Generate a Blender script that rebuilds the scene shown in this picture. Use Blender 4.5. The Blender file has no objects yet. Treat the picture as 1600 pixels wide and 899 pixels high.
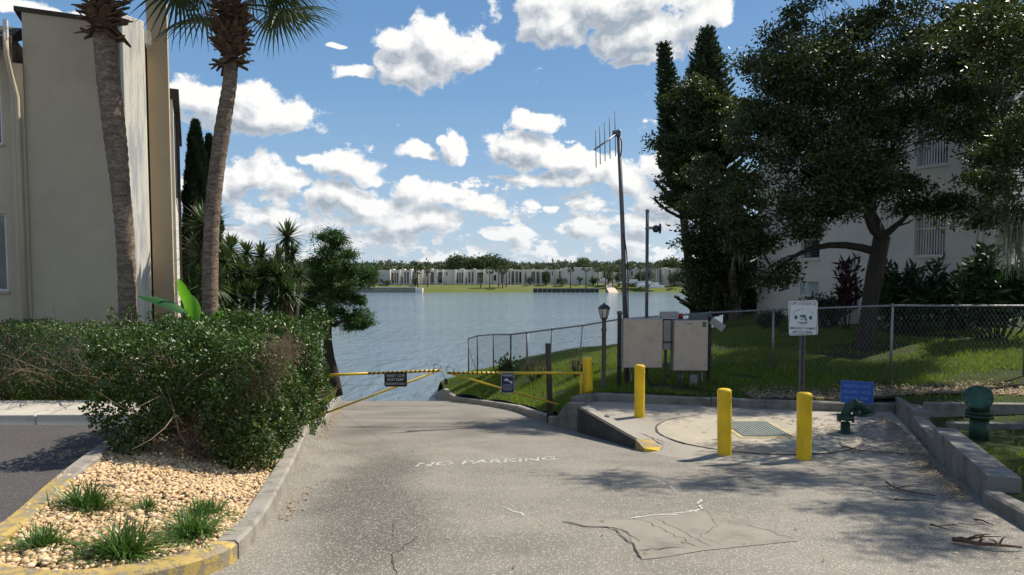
import bpy, math, random
import numpy as np
from math import pi, sin, cos, radians, sqrt, atan2
from mathutils import Vector, Matrix, noise as mnoise
from mathutils.geometry import delaunay_2d_cdt
random.seed(7)
RNG = np.random.default_rng(11)
scn = bpy.context.scene
COL = scn.collection

# ------------------------------------------------------------------ camera
F = 1067.0
CAMZ = 4.9                      # metres above the lake
PITCH = math.atan(57.0 / F)
cam_d = bpy.data.cameras.new('camera'); cam = bpy.data.objects.new('camera', cam_d); COL.objects.link(cam)
cam_d.sensor_width = 36.0; cam_d.lens = F / 1600 * 36.0
cam_d.shift_y = 43.5 / 1600
cam_d.clip_end = 6000; cam_d.clip_start = 0.1
cam.location = (0, 0, CAMZ); cam.rotation_euler = (pi / 2 - PITCH, 0, 0)
scn.camera = cam

# ------------------------------------------------------------------ sun + exposure
SUN_AZ = radians(62)            # from +Y (view direction) towards +X
SUN_EL = radians(52)
sun_d = bpy.data.lights.new('sun', 'SUN'); sun = bpy.data.objects.new('sun', sun_d); COL.objects.link(sun)
sun_d.energy = 5.0; sun_d.angle = radians(0.55); sun_d.color = (1.0, 0.93, 0.82)
sdir = Vector((cos(SUN_EL) * sin(SUN_AZ), cos(SUN_EL) * cos(SUN_AZ), sin(SUN_EL)))
sun.rotation_euler = sdir.to_track_quat('Z', 'Y').to_euler(); sun.location = (30, 15, 40)
vs = scn.view_settings
scn.display_settings.display_device = 'sRGB'
vs.view_transform = 'Standard'; vs.look = 'None'; vs.exposure = 0.36; vs.gamma = 1.0; vs.use_curve_mapping = False
scn.cycles.max_bounces = 6; scn.cycles.diffuse_bounces = 3; scn.cycles.glossy_bounces = 3
scn.cycles.transparent_max_bounces = 8; scn.cycles.transmission_bounces = 4

# ------------------------------------------------------------------ node helpers
class NT:
    def __init__(s, tree): s.t = tree
    def n(s, typ, **kw):
        nd = s.t.nodes.new(typ)
        for k, v in kw.items(): setattr(nd, k, v)
        return nd
    def l(s, a, b): s.t.links.new(a, b)
    def val(s, sock, v):
        if hasattr(v, 'is_linked') or hasattr(v, 'links'): s.l(v, sock)
        else: sock.default_value = v
    def m(s, op, a, b=0.0, c=0.0, clamp=False):
        nd = s.n('ShaderNodeMath', operation=op); nd.use_clamp = clamp
        s.val(nd.inputs[0], a); s.val(nd.inputs[1], b)
        if op in ('MULTIPLY_ADD', 'SMOOTH_MAX', 'SMOOTH_MIN', 'COMPARE'): s.val(nd.inputs[2], c)
        return nd.outputs[0]
    def v(s, op, a, b=(0, 0, 0)):
        nd = s.n('ShaderNodeVectorMath', operation=op)
        s.val(nd.inputs[0], a)
        if op == 'SCALE': s.val(nd.inputs[3], b)
        elif len(nd.inputs) > 1 and op not in ('LENGTH', 'NORMALIZE'): s.val(nd.inputs[1], b)
        return nd.outputs[1] if op in ('DOT_PRODUCT', 'LENGTH') else nd.outputs[0]
    def mr(s, x, a, b, c=0.0, d=1.0, smooth=False):
        nd = s.n('ShaderNodeMapRange'); nd.interpolation_type = 'SMOOTHSTEP' if smooth else 'LINEAR'
        s.val(nd.inputs[0], x)
        for i, q in enumerate((a, b, c, d)): s.val(nd.inputs[i + 1], q)
        return nd.outputs[0]
    def noise(s, vec, scale, detail=4, rough=0.55, dist=0.0, out=0):
        nd = s.n('ShaderNodeTexNoise')
        if vec is not None: s.l(vec, nd.inputs['Vector'])
        nd.inputs['Scale'].default_value = scale; nd.inputs['Detail'].default_value = detail
        nd.inputs['Roughness'].default_value = rough; nd.inputs['Distortion'].default_value = dist
        return nd.outputs[out]
    def voro(s, vec, scale, feat='F1', out='Distance', rand=1.0):
        nd = s.n('ShaderNodeTexVoronoi', feature=feat)
        if vec is not None: s.l(vec, nd.inputs['Vector'])
        nd.inputs['Scale'].default_value = scale; nd.inputs['Randomness'].default_value = rand
        return nd.outputs[out]
    def mix(s, f, a, b, mode='MIX'):
        nd = s.n('ShaderNodeMix', data_type='RGBA', blend_type=mode)
        s.val(nd.inputs[0], f); s.val(nd.inputs[6], a if hasattr(a, 'links') else (*a[:3], 1)); s.val(nd.inputs[7], b if hasattr(b, 'links') else (*b[:3], 1))
        return nd.outputs[2]

# ------------------------------------------------------------------ world: sky + clouds
def azel(px, py):
    d = Vector(((px - 800) / F, cos(PITCH) - (py - 493) / F * sin(PITCH), -sin(PITCH) - (py - 493) / F * cos(PITCH))).normalized()
    return atan2(d.x, d.y), math.asin(d.z)
CLOUDS = [
 (700, 66, 78, 44), (628, 62, 42, 32), (655, 108, 78, 30), (560, 106, 40, 15), (738, 84, 42, 36), (600, 90, 30, 22),
 (390, 168, 118, 40), (335, 160, 58, 34), (452, 178, 66, 36), (395, 140, 55, 26),
 (960, 0, 165, 48), (1010, 52, 105, 38), (872, 38, 62, 32), (1090, 24, 46, 34), (850, 8, 50, 22), (1000, 82, 60, 14),
 (832, 192, 46, 17), (808, 181, 20, 10),
 (815, 232, 66, 28), (872, 246, 62, 22), (930, 262, 56, 26), (905, 250, 30, 20), (820, 279, 54, 10), (890, 280, 80, 18), (975, 285, 60, 30),
 (645, 240, 34, 18), (705, 234, 20, 26), (690, 216, 12, 10),
 (395, 262, 62, 34), (445, 282, 34, 18), (345, 285, 46, 30), (300, 300, 30, 40),
 (545, 268, 52, 22), (500, 260, 38, 10), (575, 285, 26, 12),
 (520, 310, 74, 22), (585, 325, 60, 22), (640, 300, 30, 16), (690, 312, 56, 20), (755, 328, 42, 16), (620, 345, 120, 16),
 (833, 328, 20, 9), (862, 331, 14, 7),
 (918, 352, 38, 16), (1060, 265, 58, 36), (1040, 312, 60, 26), (1090, 300, 60, 40),
 (40, 6, 95, 16), (520, 57, 16, 4), (470, 345, 50, 14), (790, 362, 60, 12), (420, 330, 40, 16), (1000, 350, 70, 14),
 (1350, 150, 130, 50), (1600, 60, 160, 60), (1560, 300, 120, 40), (80, 260, 120, 40), (-150, 120, 150, 55), (1800, 200, 150, 50),
]
world = bpy.data.worlds.new('World'); scn.world = world; world.use_nodes = True
wt = world.node_tree; wt.nodes.clear(); W = NT(wt)
grp = bpy.data.node_groups.new('cloud_field', 'ShaderNodeTree')
grp.interface.new_socket(name='P', in_out='INPUT', socket_type='NodeSocketVector')
grp.interface.new_socket(name='D', in_out='OUTPUT', socket_type='NodeSocketFloat')
g = NT(grp); gi = g.n('NodeGroupInput'); go = g.n('NodeGroupOutput')
P0 = gi.outputs[0]
wob = g.noise(P0, 9.0, 3, 0.55, out=1)
wob = g.v('SCALE', g.v('SUBTRACT', wob, (0.5, 0.5, 0.5)), 0.075)
P1 = g.v('MULTIPLY', g.v('ADD', P0, wob), (1, 1, 0))
cur = None
for (cx, cy, rx, ry) in CLOUDS:
    a, e = azel(cx, cy); a2, e2 = azel(cx + rx, cy); a3, e3 = azel(cx, cy - ry)
    ra, re = max(abs(a2 - a), .004), max(abs(e3 - e), .004)
    q = g.v('MULTIPLY', g.v('SUBTRACT', P1, (a, e, 0)), (1.0 / ra, 1.0 / re, 0))
    l = g.v('LENGTH', q)
    d = g.m('SUBTRACT', 1.0, l)
    cur = d if cur is None else g.m('SMOOTH_MAX', cur, d, 0.12)
# scattered clouds lower down and all round the horizon
Pst = g.v('MULTIPLY', P0, (1.0, 2.2, 1.0))
band = g.noise(Pst, 13.0, 7, 0.64)
sep = g.n('ShaderNodeSeparateXYZ'); g.l(P0, sep.inputs[0])
cover = g.mr(sep.outputs[1], 0.07, 0.25, 0.475, 0.70)
bd = g.m('MULTIPLY', g.m('SUBTRACT', band, cover), 3.2)
outside = g.mr(g.m('ABSOLUTE', sep.outputs[0]), 0.55, 0.8, 0.0, 0.45)
bd = g.m('ADD', bd, outside)
cur = g.m('MAXIMUM', cur, g.m('MINIMUM', bd, 0.6))
fb = g.noise(P0, 19.0, 10, 0.70)
fb2 = g.voro(g.v('ADD', P0, g.v('SCALE', wob, 0.6)), 46.0, 'SMOOTH_F1')
f = g.m('ADD', g.m('MULTIPLY', g.m('SUBTRACT', fb, 0.5), 2.2), g.m('MULTIPLY', g.m('SUBTRACT', 0.40, fb2), 0.5))
g.l(g.m('ADD', g.m('ADD', g.m('MINIMUM', cur, 0.80), 0.10), f), go.inputs[0])

tc = W.n('ShaderNodeTexCoord'); sp = W.n('ShaderNodeSeparateXYZ'); W.l(W.v('NORMALIZE', tc.outputs['Generated']), sp.inputs[0])
az = W.m('ARCTAN2', sp.outputs[0], sp.outputs[1]); el = W.m('ARCSINE', sp.outputs[2])
cb = W.n('ShaderNodeCombineXYZ'); W.l(az, cb.inputs[0]); W.l(el, cb.inputs[1])
def field(vec):
    nd = W.n('ShaderNodeGroup'); nd.node_tree = grp; W.l(vec, nd.inputs[0]); return nd.outputs[0]
D0 = field(cb.outputs[0])
D1 = field(W.v('ADD', cb.outputs[0], (0.012, 0.020, 0)))
D2 = field(W.v('ADD', cb.outputs[0], (0.025, 0.050, 0)))
mask = W.mr(D0, 0.0, 0.30, 0, 1, True)
mask = W.m('MULTIPLY', mask, W.mr(el, -0.01, 0.03, 0.25, 1.0))
shade = W.m('ADD', 0.60, W.m('SUBTRACT', W.m('MULTIPLY', W.m('SUBTRACT', D0, D1), 1.1), W.m('MULTIPLY', W.mr(D2, 0.05, 1.0), 0.45)), clamp=True)
shade = W.m('ADD', shade, W.m('MULTIPLY', W.mr(D0, 0.0, 0.45, 1, 0), 0.40), clamp=True)
ccol = W.mix(shade, (0.37, 0.43, 0.51), (0.97, 0.97, 0.955))
sky = W.n('ShaderNodeTexSky', sky_type='NISHITA'); sky.sun_disc = False
sky.sun_elevation = SUN_EL; sky.sun_rotation = SUN_AZ; sky.air_density = 1.15; sky.dust_density = 1.1; sky.ozone_density = 1.6; sky.altitude = 20
bg1 = W.n('ShaderNodeBackground'); bg2 = W.n('ShaderNodeBackground')
grad = W.n('ShaderNodeValToRGB'); W.l(W.m('MULTIPLY', el, 1.0), grad.inputs[0]); ge = grad.color_ramp
GST = [(0.0, (.60, .73, .84)), (.07, (.46, .63, .82)), (.16, (.30, .50, .76)), (.26, (.195, .395, .69)), (.40, (.135, .31, .61)), (1.0, (.07, .19, .47))]
ge.elements[0].position = 0; ge.elements[0].color = (*GST[0][1], 1); ge.elements[1].position = 1; ge.elements[1].color = (*GST[-1][1], 1)
for p_, c_ in GST[1:-1]: x_ = ge.elements.new(p_); x_.color = (*c_, 1)
nsk = W.v('SCALE', sky.outputs[0], 0.085)
W.l(W.mix(0.78, nsk, grad.outputs[0]), bg1.inputs[0]); bg1.inputs[1].default_value = 0.80
# distance fade of low clouds into pale sky
farc = W.mr(el, 0.0, 0.12, 0.45, 0.0, True)
W.l(W.mix(farc, ccol, (0.70, 0.77, 0.84)), bg2.inputs[0]); bg2.inputs[1].default_value = 0.80
mx = W.n('ShaderNodeMixShader'); W.l(mask, mx.inputs[0]); W.l(bg1.outputs[0], mx.inputs[1]); W.l(bg2.outputs[0], mx.inputs[2])
wo = W.n('ShaderNodeOutputWorld'); W.l(mx.outputs[0], wo.inputs[0])
world.cycles.sampling_method = 'MANUAL'; world.cycles.sample_map_resolution = 1024

# ------------------------------------------------------------------ projection helpers
def ray(px, py):
    a = (px - 800) / F; b = -(py - 493) / F
    return Vector((a, cos(PITCH) + b * sin(PITCH), -sin(PITCH) + b * cos(PITCH)))
def P(px, py, Y):
    d = ray(px, py); t = Y / d.y
    return Vector((d.x * t, Y, CAMZ + d.z * t))
def G(px, py, surf, y0=2.0, y1=60.0):
    d = ray(px, py); Y = y0
    while Y < y1:
        t = Y / d.y; x = d.x * t; z = CAMZ + d.z * t
        if z <= surf(x, Y): return Vector((x, Y, surf(x, Y)))
        Y += 0.02
    return P(px, py, y1)

# ------------------------------------------------------------------ object helpers
def tag(o, label=None, cat=None, group=None, kind=None):
    if label: o['label'] = label
    if cat: o['category'] = cat
    if group: o['group'] = group
    if kind: o['kind'] = kind
    return o
def thing(name, label, cat, loc=(0, 0, 0), rz=0.0, group=None):
    o = bpy.data.objects.new(name, None); COL.objects.link(o); o.location = loc; o.rotation_euler = (0, 0, rz)
    o.empty_display_size = 0.2
    return tag(o, label, cat, group)
def copy_tree(o, parent=None):
    c = o.copy(); COL.objects.link(c)
    if parent is not None: c.parent = parent
    for ch in o.children: copy_tree(ch, c)
    return c
def link(me, name, mats, parent=None):
    o = bpy.data.objects.new(name, me); COL.objects.link(o)
    for m_ in (mats if isinstance(mats, (list, tuple)) else [mats]): me.materials.append(m_)
    if parent is not None: o.parent = parent
    return o
def tri_mesh(name, V, T, mats, parent=None, smooth=False, mi=None):
    V = np.asarray(V, dtype=np.float32).reshape(-1, 3); T = np.asarray(T, dtype=np.int32).reshape(-1, 3)
    me = bpy.data.meshes.new(name); me.vertices.add(len(V)); me.vertices.foreach_set('co', V.ravel())
    me.loops.add(T.size); me.loops.foreach_set('vertex_index', T.ravel())
    me.polygons.add(len(T)); me.polygons.foreach_set('loop_start', np.arange(0, T.size, 3, dtype=np.int32))
    me.polygons.foreach_set('loop_total', np.full(len(T), 3, dtype=np.int32))
    if smooth: me.polygons.foreach_set('use_smooth', np.ones(len(T), dtype=bool))
    me.update(calc_edges=True)
    if mi is not None: me.polygons.foreach_set('material_index', np.asarray(mi, dtype=np.int32))
    return link(me, name, mats, parent)

class MB:
    def __init__(s): s.v = []; s.f = []; s.sm = []; s.mi = []; s.cur = 0
    def add(s, vs, fs, smooth=False, M=None):
        o = len(s.v)
        for q in vs:
            q = Vector(q); s.v.append(M @ q if M is not None else q)
        for q in fs: s.f.append([i + o for i in q]); s.sm.append(smooth); s.mi.append(s.cur)
        return s
    def box(s, x0, y0, z0, x1, y1, z1, M=None):
        vs = [(x0, y0, z0), (x1, y0, z0), (x1, y1, z0), (x0, y1, z0), (x0, y0, z1), (x1, y0, z1), (x1, y1, z1), (x0, y1, z1)]
        return s.add(vs, [(0, 3, 2, 1), (4, 5, 6, 7), (0, 1, 5, 4), (1, 2, 6, 5), (2, 3, 7, 6), (3, 0, 4, 7)], False, M)
    def bar(s, a, b, w, h, up=(0, 0, 1)):
        a = Vector(a); b = Vector(b); d = (b - a); L = d.length; d.normalize(); up = Vector(up)
        x = d.cross(up)
        if x.length < 1e-4: x = d.cross(Vector((1, 0, 0)))
        x.normalize(); u = x.cross(d)
        M = Matrix(((x.x, d.x, u.x, a.x), (x.y, d.y, u.y, a.y), (x.z, d.z, u.z, a.z), (0, 0, 0, 1)))
        return s.box(-w / 2, 0, -h / 2, w / 2, L, h / 2, M)
    def tube(s, pts, rad, seg=8, caps=True, smooth=True, wob=0.0):
        pts = [Vector(p) for p in pts]; n = len(pts)
        if not hasattr(rad, '__len__'): rad = [rad] * n
        vs = []; ref = None
        for i in range(n):
            d = (pts[min(i + 1, n - 1)] - pts[max(i - 1, 0)])
            if d.length < 1e-9: d = Vector((0, 0, 1))
            d.normalize()
            if ref is None: ref = d.orthogonal().normalized()
            ref = (ref - d * ref.dot(d))
            if ref.length < 1e-6: ref = d.orthogonal()
            ref.normalize(); b = d.cross(ref)
            for k in range(seg):
                an = 2 * pi * k / seg; r = rad[i] * (1 + (random.uniform(-wob, wob) if wob else 0))
                vs.append(pts[i] + (ref * cos(an) + b * sin(an)) * r)
        fs = []
        for i in range(n - 1):
            for k in range(seg):
                k2 = (k + 1) % seg
                fs.append((i * seg + k, i * seg + k2, (i + 1) * seg + k2, (i + 1) * seg + k))
        s.add(vs, fs, smooth)
        if caps:
            o = len(s.v) - len(vs)
            s.f.append([o + k for k in range(seg)][::-1]); s.sm.append(False); s.mi.append(s.cur)
            s.f.append([o + (n - 1) * seg + k for k in range(seg)]); s.sm.append(False); s.mi.append(s.cur)
        return s
    def lathe(s, prof, c=(0, 0, 0), seg=20, M=None, smooth=True):
        # prof: (r, z) list
        vs = []; fs = []
        for (r, z) in prof:
            for k in range(seg):
                an = 2 * pi * k / seg; vs.append((c[0] + r * cos(an), c[1] + r * sin(an), c[2] + z))
        for i in range(len(prof) - 1):
            for k in range(seg):
                k2 = (k + 1) % seg; fs.append((i * seg + k, i * seg + k2, (i + 1) * seg + k2, (i + 1) * seg + k))
        o = len(s.v); s.add(vs, fs, smooth, M)
        if prof[0][0] > 1e-4: s.f.append([o + k for k in range(seg)][::-1]); s.sm.append(False); s.mi.append(s.cur)
        if prof[-1][0] > 1e-4: s.f.append([o + (len(prof) - 1) * seg + k for k in range(seg)]); s.sm.append(False); s.mi.append(s.cur)
        return s
    def prism(s, poly, z0, z1, M=None):
        n = len(poly)
        ar = sum(poly[i][0] * poly[(i + 1) % n][1] - poly[(i + 1) % n][0] * poly[i][1] for i in range(n))
        if ar < 0: poly = poly[::-1]
        vs = [(p[0], p[1], z0) for p in poly] + [(p[0], p[1], z1) for p in poly]
        fs = [tuple(range(n))[::-1], tuple(range(n, 2 * n))] + [(i, (i + 1) % n, n + (i + 1) % n, n + i) for i in range(n)]
        return s.add(vs, fs, False, M)
    def build(s, name, mats, parent=None, bevel=0.0):
        me = bpy.data.meshes.new(name); me.from_pydata([tuple(q) for q in s.v], [], s.f)
        me.polygons.foreach_set('use_smooth', s.sm); me.polygons.foreach_set('material_index', s.mi); me.update()
        o = link(me, name, mats, parent)
        if bevel:
            b = o.modifiers.new('bevel', 'BEVEL'); b.width = bevel; b.segments = 2; b.limit_method = 'ANGLE'; b.angle_limit = radians(40)
            b.harden_normals = False
        return o

# ------------------------------------------------------------------ materials
def new_mat(name):
    m_ = bpy.data.materials.new(name); m_.use_nodes = True; t = m_.node_tree; t.nodes.clear(); N = NT(t)
    o = N.n('ShaderNodeOutputMaterial'); b = N.n('ShaderNodeBsdfPrincipled'); N.l(b.outputs[0], o.inputs[0])
    return m_, N, b, o
def coords(N, world_=False):
    if world_: return N.n('ShaderNodeNewGeometry').outputs['Position']
    return N.n('ShaderNodeTexCoord').outputs['Object']
def simple(name, c1, c2=None, sc=3.0, rough=0.8, bump=0.0, bsc=40.0, metal=0.0, spec=0.4, dirt=None, dsc=2.0, damt=0.5, stretch=None, coat=0):
    m_, N, b, o = new_mat(name); v = coords(N)
    if stretch: v = N.v('MULTIPLY', v, stretch)
    c2 = c2 or tuple(x * 0.8 for x in c1)
    col = N.mix(N.mr(N.noise(v, sc, 6, 0.6), 0.3, 0.7), c1, c2)
    if dirt:
        col = N.mix(N.m('MULTIPLY', N.mr(N.noise(v, dsc, 8, 0.7), 0.5, 0.72), damt), col, dirt)
    N.l(col, b.inputs['Base Color']); b.inputs['Roughness'].default_value = rough; b.inputs['Metallic'].default_value = metal
    b.inputs['Specular IOR Level'].default_value = spec; b.inputs['Coat Weight'].default_value = coat
    if bump:
        bp = N.n('ShaderNodeBump'); bp.inputs['Strength'].default_value = bump; bp.inputs['Distance'].default_value = 0.01
        N.l(N.noise(v, bsc, 6, 0.6), bp.inputs['Height']); N.l(bp.outputs[0], b.inputs['Normal'])
    return m_
def leaf_mat(name, c1, c2, rough=0.5, transl=0.35, spec=0.4, yellow=None, yamt=0.06):
    m_, N, b, o = new_mat(name)
    gi_ = N.n('ShaderNodeNewGeometry'); r = gi_.outputs['Random Per Island']
    col = N.mix(r, c1, c2)
    big = N.noise(gi_.outputs['Position'], 1.3, 3, 0.5)
    col = N.mix(N.mr(big, 0.35, 0.65, 0.0, 0.45), col, tuple(x * 1.5 for x in c2))
    if yellow: col = N.mix(N.m('LESS_THAN', N.m('FRACT', N.m('MULTIPLY', r, 37.7)), yamt), col, yellow)
    N.l(col, b.inputs['Base Color']); b.inputs['Roughness'].default_value = rough; b.inputs['Specular IOR Level'].default_value = spec
    tr = N.n('ShaderNodeBsdfTranslucent'); N.l(N.mix(0.5, col, tuple(min(1, x * 1.8) for x in (c2[0] * 1.2, c2[1] * 1.3, c2[2] * 0.5))), tr.inputs[0])
    ms = N.n('ShaderNodeMixShader'); ms.inputs[0].default_value = transl
    N.l(b.outputs[0], ms.inputs[1]); N.l(tr.outputs[0], ms.inputs[2]); N.l(ms.outputs[0], o.inputs[0])
    return m_

def road_material(name, base, light, speck=(0.42, 0.40, 0.35), speck_amt=0.8, ramp=False, scale=66.0):
    m_, N, b, o = new_mat(name); v = coords(N, True)
    vf = N.v('MULTIPLY', v, (1, 1, 0.0))
    sx = N.n('ShaderNodeSeparateXYZ'); N.l(v, sx.inputs[0])
    c = N.mix(N.mr(N.noise(vf, 0.7, 7, 0.62), 0.32, 0.68), base, light)
    c = N.mix(N.m('MULTIPLY', N.mr(N.noise(vf, 0.33, 5, 0.6, 0.6), 0.52, 0.66), 0.62), c, tuple(x * 0.45 for x in base))
    if ramp:                                                  # oil and algae darkening where cars stop, silt along the kerbs
        wq = N.v('ADD', vf, N.v('SCALE', N.noise(vf, 1.1, 5, 0.65, out=1), 0.9))
        for (sx_, sy_, rx_, ry_, am) in ((-1.5, 7.4, .6, 2.4, .80), (-1.05, 5.3, .65, 1.4, .65), (-.2, 4.9, .9, .35, .3), (1.6, 6.2, 1.3, .5, .28), (-2.6, 12.0, .5, 1.6, .35), (-.9, 13.5, .5, 3.0, .25), (2.6, 7.6, 1.2, .45, .3)):
            dd = N.v('LENGTH', N.v('MULTIPLY', N.v('SUBTRACT', wq, (sx_ + .45, sy_ + .45, 0.45)), (1 / rx_, 1 / ry_, 0)))
            c = N.mix(N.m('MULTIPLY', N.mr(dd, 1.15, 0.35, 0, 1, True), am), c, tuple(x * .38 for x in base))
    sand = N.noise(vf, 260.0, 3, 0.7)
    c = N.mix(N.mr(sand, 0.35, 0.65, 0, 0.55), c, tuple(x * 0.5 for x in base))
    wv = N.n('ShaderNodeTexVoronoi', feature='F1'); N.l(N.v('ADD', vf, N.v('SCALE', N.noise(vf, 35.0, 2, 0.5, out=1), 0.02)), wv.inputs['Vector'])
    wv.inputs['Scale'].default_value = scale
    sepc = N.n('ShaderNodeSeparateColor'); N.l(wv.outputs['Color'], sepc.inputs[0])
    stone = N.m('MULTIPLY', N.mr(wv.outputs['Distance'], N.mr(sepc.outputs[2], 0, 1, 0.30, 0.52), 0.20), N.m('GREATER_THAN', sepc.outputs[0], 0.38))
    amount = speck_amt
    if ramp:
        amount = N.m('MULTIPLY', N.mr(sx.outputs[1], 8.0, 13.0, 1.0, 0.12, True), speck_amt)
    stone = N.m('MULTIPLY', stone, amount)
    c = N.mix(stone, c, N.mix(sepc.outputs[1], speck, tuple(min(.7, x * 1.35) for x in speck)))
    if ramp:
        # tyre-worn and silt streaks across the ramp
        st = N.noise(N.v('MULTIPLY', v, (0.35, 2.2, 0)), 1.0, 5, 0.6)
        k = N.m('MULTIPLY', N.mr(st, 0.48, 0.62), N.mr(sx.outputs[1], 9.0, 14.0, 0.0, 0.6))
        c = N.mix(k, c, tuple(x * 0.62 for x in base))
        c = N.mix(N.mr(sx.outputs[1], 23.2, 24.2, 0, 0.9), c, (0.05, 0.06, 0.035))
    N.l(c, b.inputs['Base Color']); b.inputs['Roughness'].default_value = 0.82; b.inputs['Specular IOR Level'].default_value = 0.28
    bp = N.n('ShaderNodeBump'); bp.inputs['Strength'].default_value = 0.55; bp.inputs['Distance'].default_value = 0.006
    N.l(N.m('ADD', N.m('MULTIPLY', stone, 0.7), N.noise(vf, 150.0, 4, 0.7)), bp.inputs['Height']); N.l(bp.outputs[0], b.inputs['Normal'])
    return m_

M = {}
M['road'] = road_material('worn_concrete_road', (0.205, 0.185, 0.150), (0.305, 0.278, 0.228), ramp=True, speck=(0.50, 0.47, 0.40), speck_amt=.72)
M['lot'] = road_material('lot_asphalt', (0.075, 0.068, 0.066), (0.105, 0.096, 0.092), speck=(0.24, 0.22, 0.21), speck_amt=0.55, scale=75)
M['pad'] = road_material('pad_concrete', (0.34, 0.305, 0.25), (0.44, 0.395, 0.325), speck=(0.44, 0.42, 0.38), speck_amt=0.22)
M['disc'] = simple('disc_concrete', (0.42, 0.37, 0.27), (0.34, 0.30, 0.23), 1.6, 0.85, 0.4, 60, dirt=(0.19, 0.17, 0.14), dsc=1.3, damt=0.5)
M['patch'] = simple('patch_mortar', (0.285, 0.257, 0.207), (0.225, 0.2, 0.16), 3.2, 0.8, 0.5, 120, dirt=(0.12, 0.105, 0.085), dsc=2.6, damt=0.75)
M['kerb'] = simple('kerb_concrete', (0.33, 0.30, 0.25), (0.24, 0.215, 0.18), 3.5, 0.88, 0.6, 45, dirt=(0.10, 0.092, 0.078), dsc=4.0, damt=0.85)
M['wall_conc'] = simple('wall_concrete', (0.24, 0.225, 0.19), (0.17, 0.155, 0.13), 3.0, 0.9, 0.6, 40, dirt=(0.065, 0.06, 0.05), dsc=3.0, damt=0.9)
M['black_conc'] = simple('black_stained_concrete', (0.035, 0.034, 0.032), (0.06, 0.057, 0.052), 2.2, 0.85, 0.6, 30, dirt=(0.11, 0.105, 0.095), dsc=5.0, damt=0.5)
M['walk'] = simple('sidewalk_concrete', (0.50, 0.46, 0.38), (0.42, 0.38, 0.32), 2.0, 0.88, 0.4, 70, dirt=(0.24, 0.21, 0.17), dsc=2.4, damt=0.5)
M['crack'] = simple('crack_dark', (0.085, 0.076, 0.064), (0.035, 0.032, 0.028), 12, 0.95)

def paint_mat(name, paint, under, wear=0.5, sc=9.0, rough=0.55, bump=0.25):
    m_, N, b, o = new_mat(name); v = coords(N)
    n1 = N.noise(v, sc, 9, 0.72); k = N.mr(n1, wear, wear + 0.04)
    p = N.mix(N.mr(N.noise(v, 2.5, 4, 0.6), 0.35, 0.65), paint, tuple(x * 0.72 for x in paint))
    c = N.mix(k, p, under)
    N.l(c, b.inputs['Base Color']); b.inputs['Roughness'].default_value = rough; b.inputs['Specular IOR Level'].default_value = 0.4
    bp = N.n('ShaderNodeBump'); bp.inputs['Strength'].default_value = bump; bp.inputs['Distance'].default_value = 0.005
    N.l(N.m('ADD', N.noise(v, 60, 4, 0.6), N.m('MULTIPLY', k, -0.6)), bp.inputs['Height']); N.l(bp.outputs[0], b.inputs['Normal'])
    return m_
M['kerb_yellow'] = paint_mat('kerb_yellow_paint', (0.50, 0.36, 0.115), (0.27, 0.23, 0.165), 0.50, 9.0, 0.8, 0.8)
M['bollard'] = paint_mat('bollard_yellow', (0.86, 0.56, 0.018), (0.30, 0.22, 0.10), 0.62, 11.0, 0.38, 0.12)
M['gate_y'] = paint_mat('gate_yellow', (0.72, 0.47, 0.03), (0.25, 0.15, 0.05), 0.66, 22.0, 0.45, 0.15)
M['gate_k'] = simple('gate_black_tape', (0.02, 0.02, 0.02), (0.03, 0.03, 0.03), 5, 0.6)
M['stucco_l'] = simple('beige_stucco', (0.54, 0.455, 0.335), (0.49, 0.412, 0.30), 1.5, 0.9, 0.9, 55, dirt=(0.35, 0.30, 0.23), dsc=0.6, damt=0.5)
M['stucco_t'] = simple('tan_stucco', (0.50, 0.40, 0.27), (0.45, 0.36, 0.245), 1.5, 0.9, 0.9, 55)
def sun_streaked():  # grey and bright streaks of grazing sunlight painted into the white stucco colour
    m_, N, b, o = new_mat('white_sun_streaked_stucco'); v = coords(N)
    vs_ = N.v('MULTIPLY', v, (6, 6, 0.5)); n1 = N.noise(vs_, 1.6, 7, 0.62)
    c = N.mix(N.mr(n1, 0.46, 0.60), (0.74, 0.70, 0.60), (0.46, 0.47, 0.47))
    c = N.mix(N.mr(N.noise(vs_, 5.0, 5, 0.7), 0.56, 0.7, 0, 0.5), c, (0.85, 0.83, 0.77))
    N.l(c, b.inputs['Base Color']); b.inputs['Roughness'].default_value = 0.9
    bp = N.n('ShaderNodeBump'); bp.inputs['Strength'].default_value = 0.9; bp.inputs['Distance'].default_value = 0.012
    N.l(N.noise(v, 50, 6, 0.65), bp.inputs['Height']); N.l(bp.outputs[0], b.inputs['Normal']); return m_
M['sun_streak'] = sun_streaked()
M['white_stucco'] = simple('white_stucco', (0.70, 0.66, 0.60), (0.64, 0.605, 0.55), 1.2, 0.9, 0.8, 50, dirt=(0.42, 0.40, 0.37), dsc=0.7, damt=0.5)
M['trim_white'] = simple('white_trim', (0.72, 0.71, 0.68), None, 3, 0.5)
M['brown'] = simple('brown_fascia', (0.05, 0.036, 0.028), (0.075, 0.055, 0.04), 8, 0.8, 0.5, 30)
M['shingle'] = simple('brown_shingles', (0.09, 0.065, 0.045), (0.05, 0.036, 0.026), 14, 0.9, 0.8, 30)
def glass_mat(name, c=(0.03, 0.04, 0.05)):
    m_, N, b, o = new_mat(name); b.inputs['Base Color'].default_value = (*c, 1); b.inputs['Roughness'].default_value = 0.04
    b.inputs['Specular IOR Level'].default_value = 0.8; return m_
M['glass'] = glass_mat('window_glass'); M['glass_pale'] = glass_mat('pale_window_glass', (0.38, 0.47, 0.47))
M['blind'] = simple('blind_slat', (0.62, 0.62, 0.60), (0.5, 0.5, 0.5), 3, 0.6)
M['louvre'] = simple('dark_louvre', (0.05, 0.06, 0.05), None, 3, 0.5)
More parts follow.
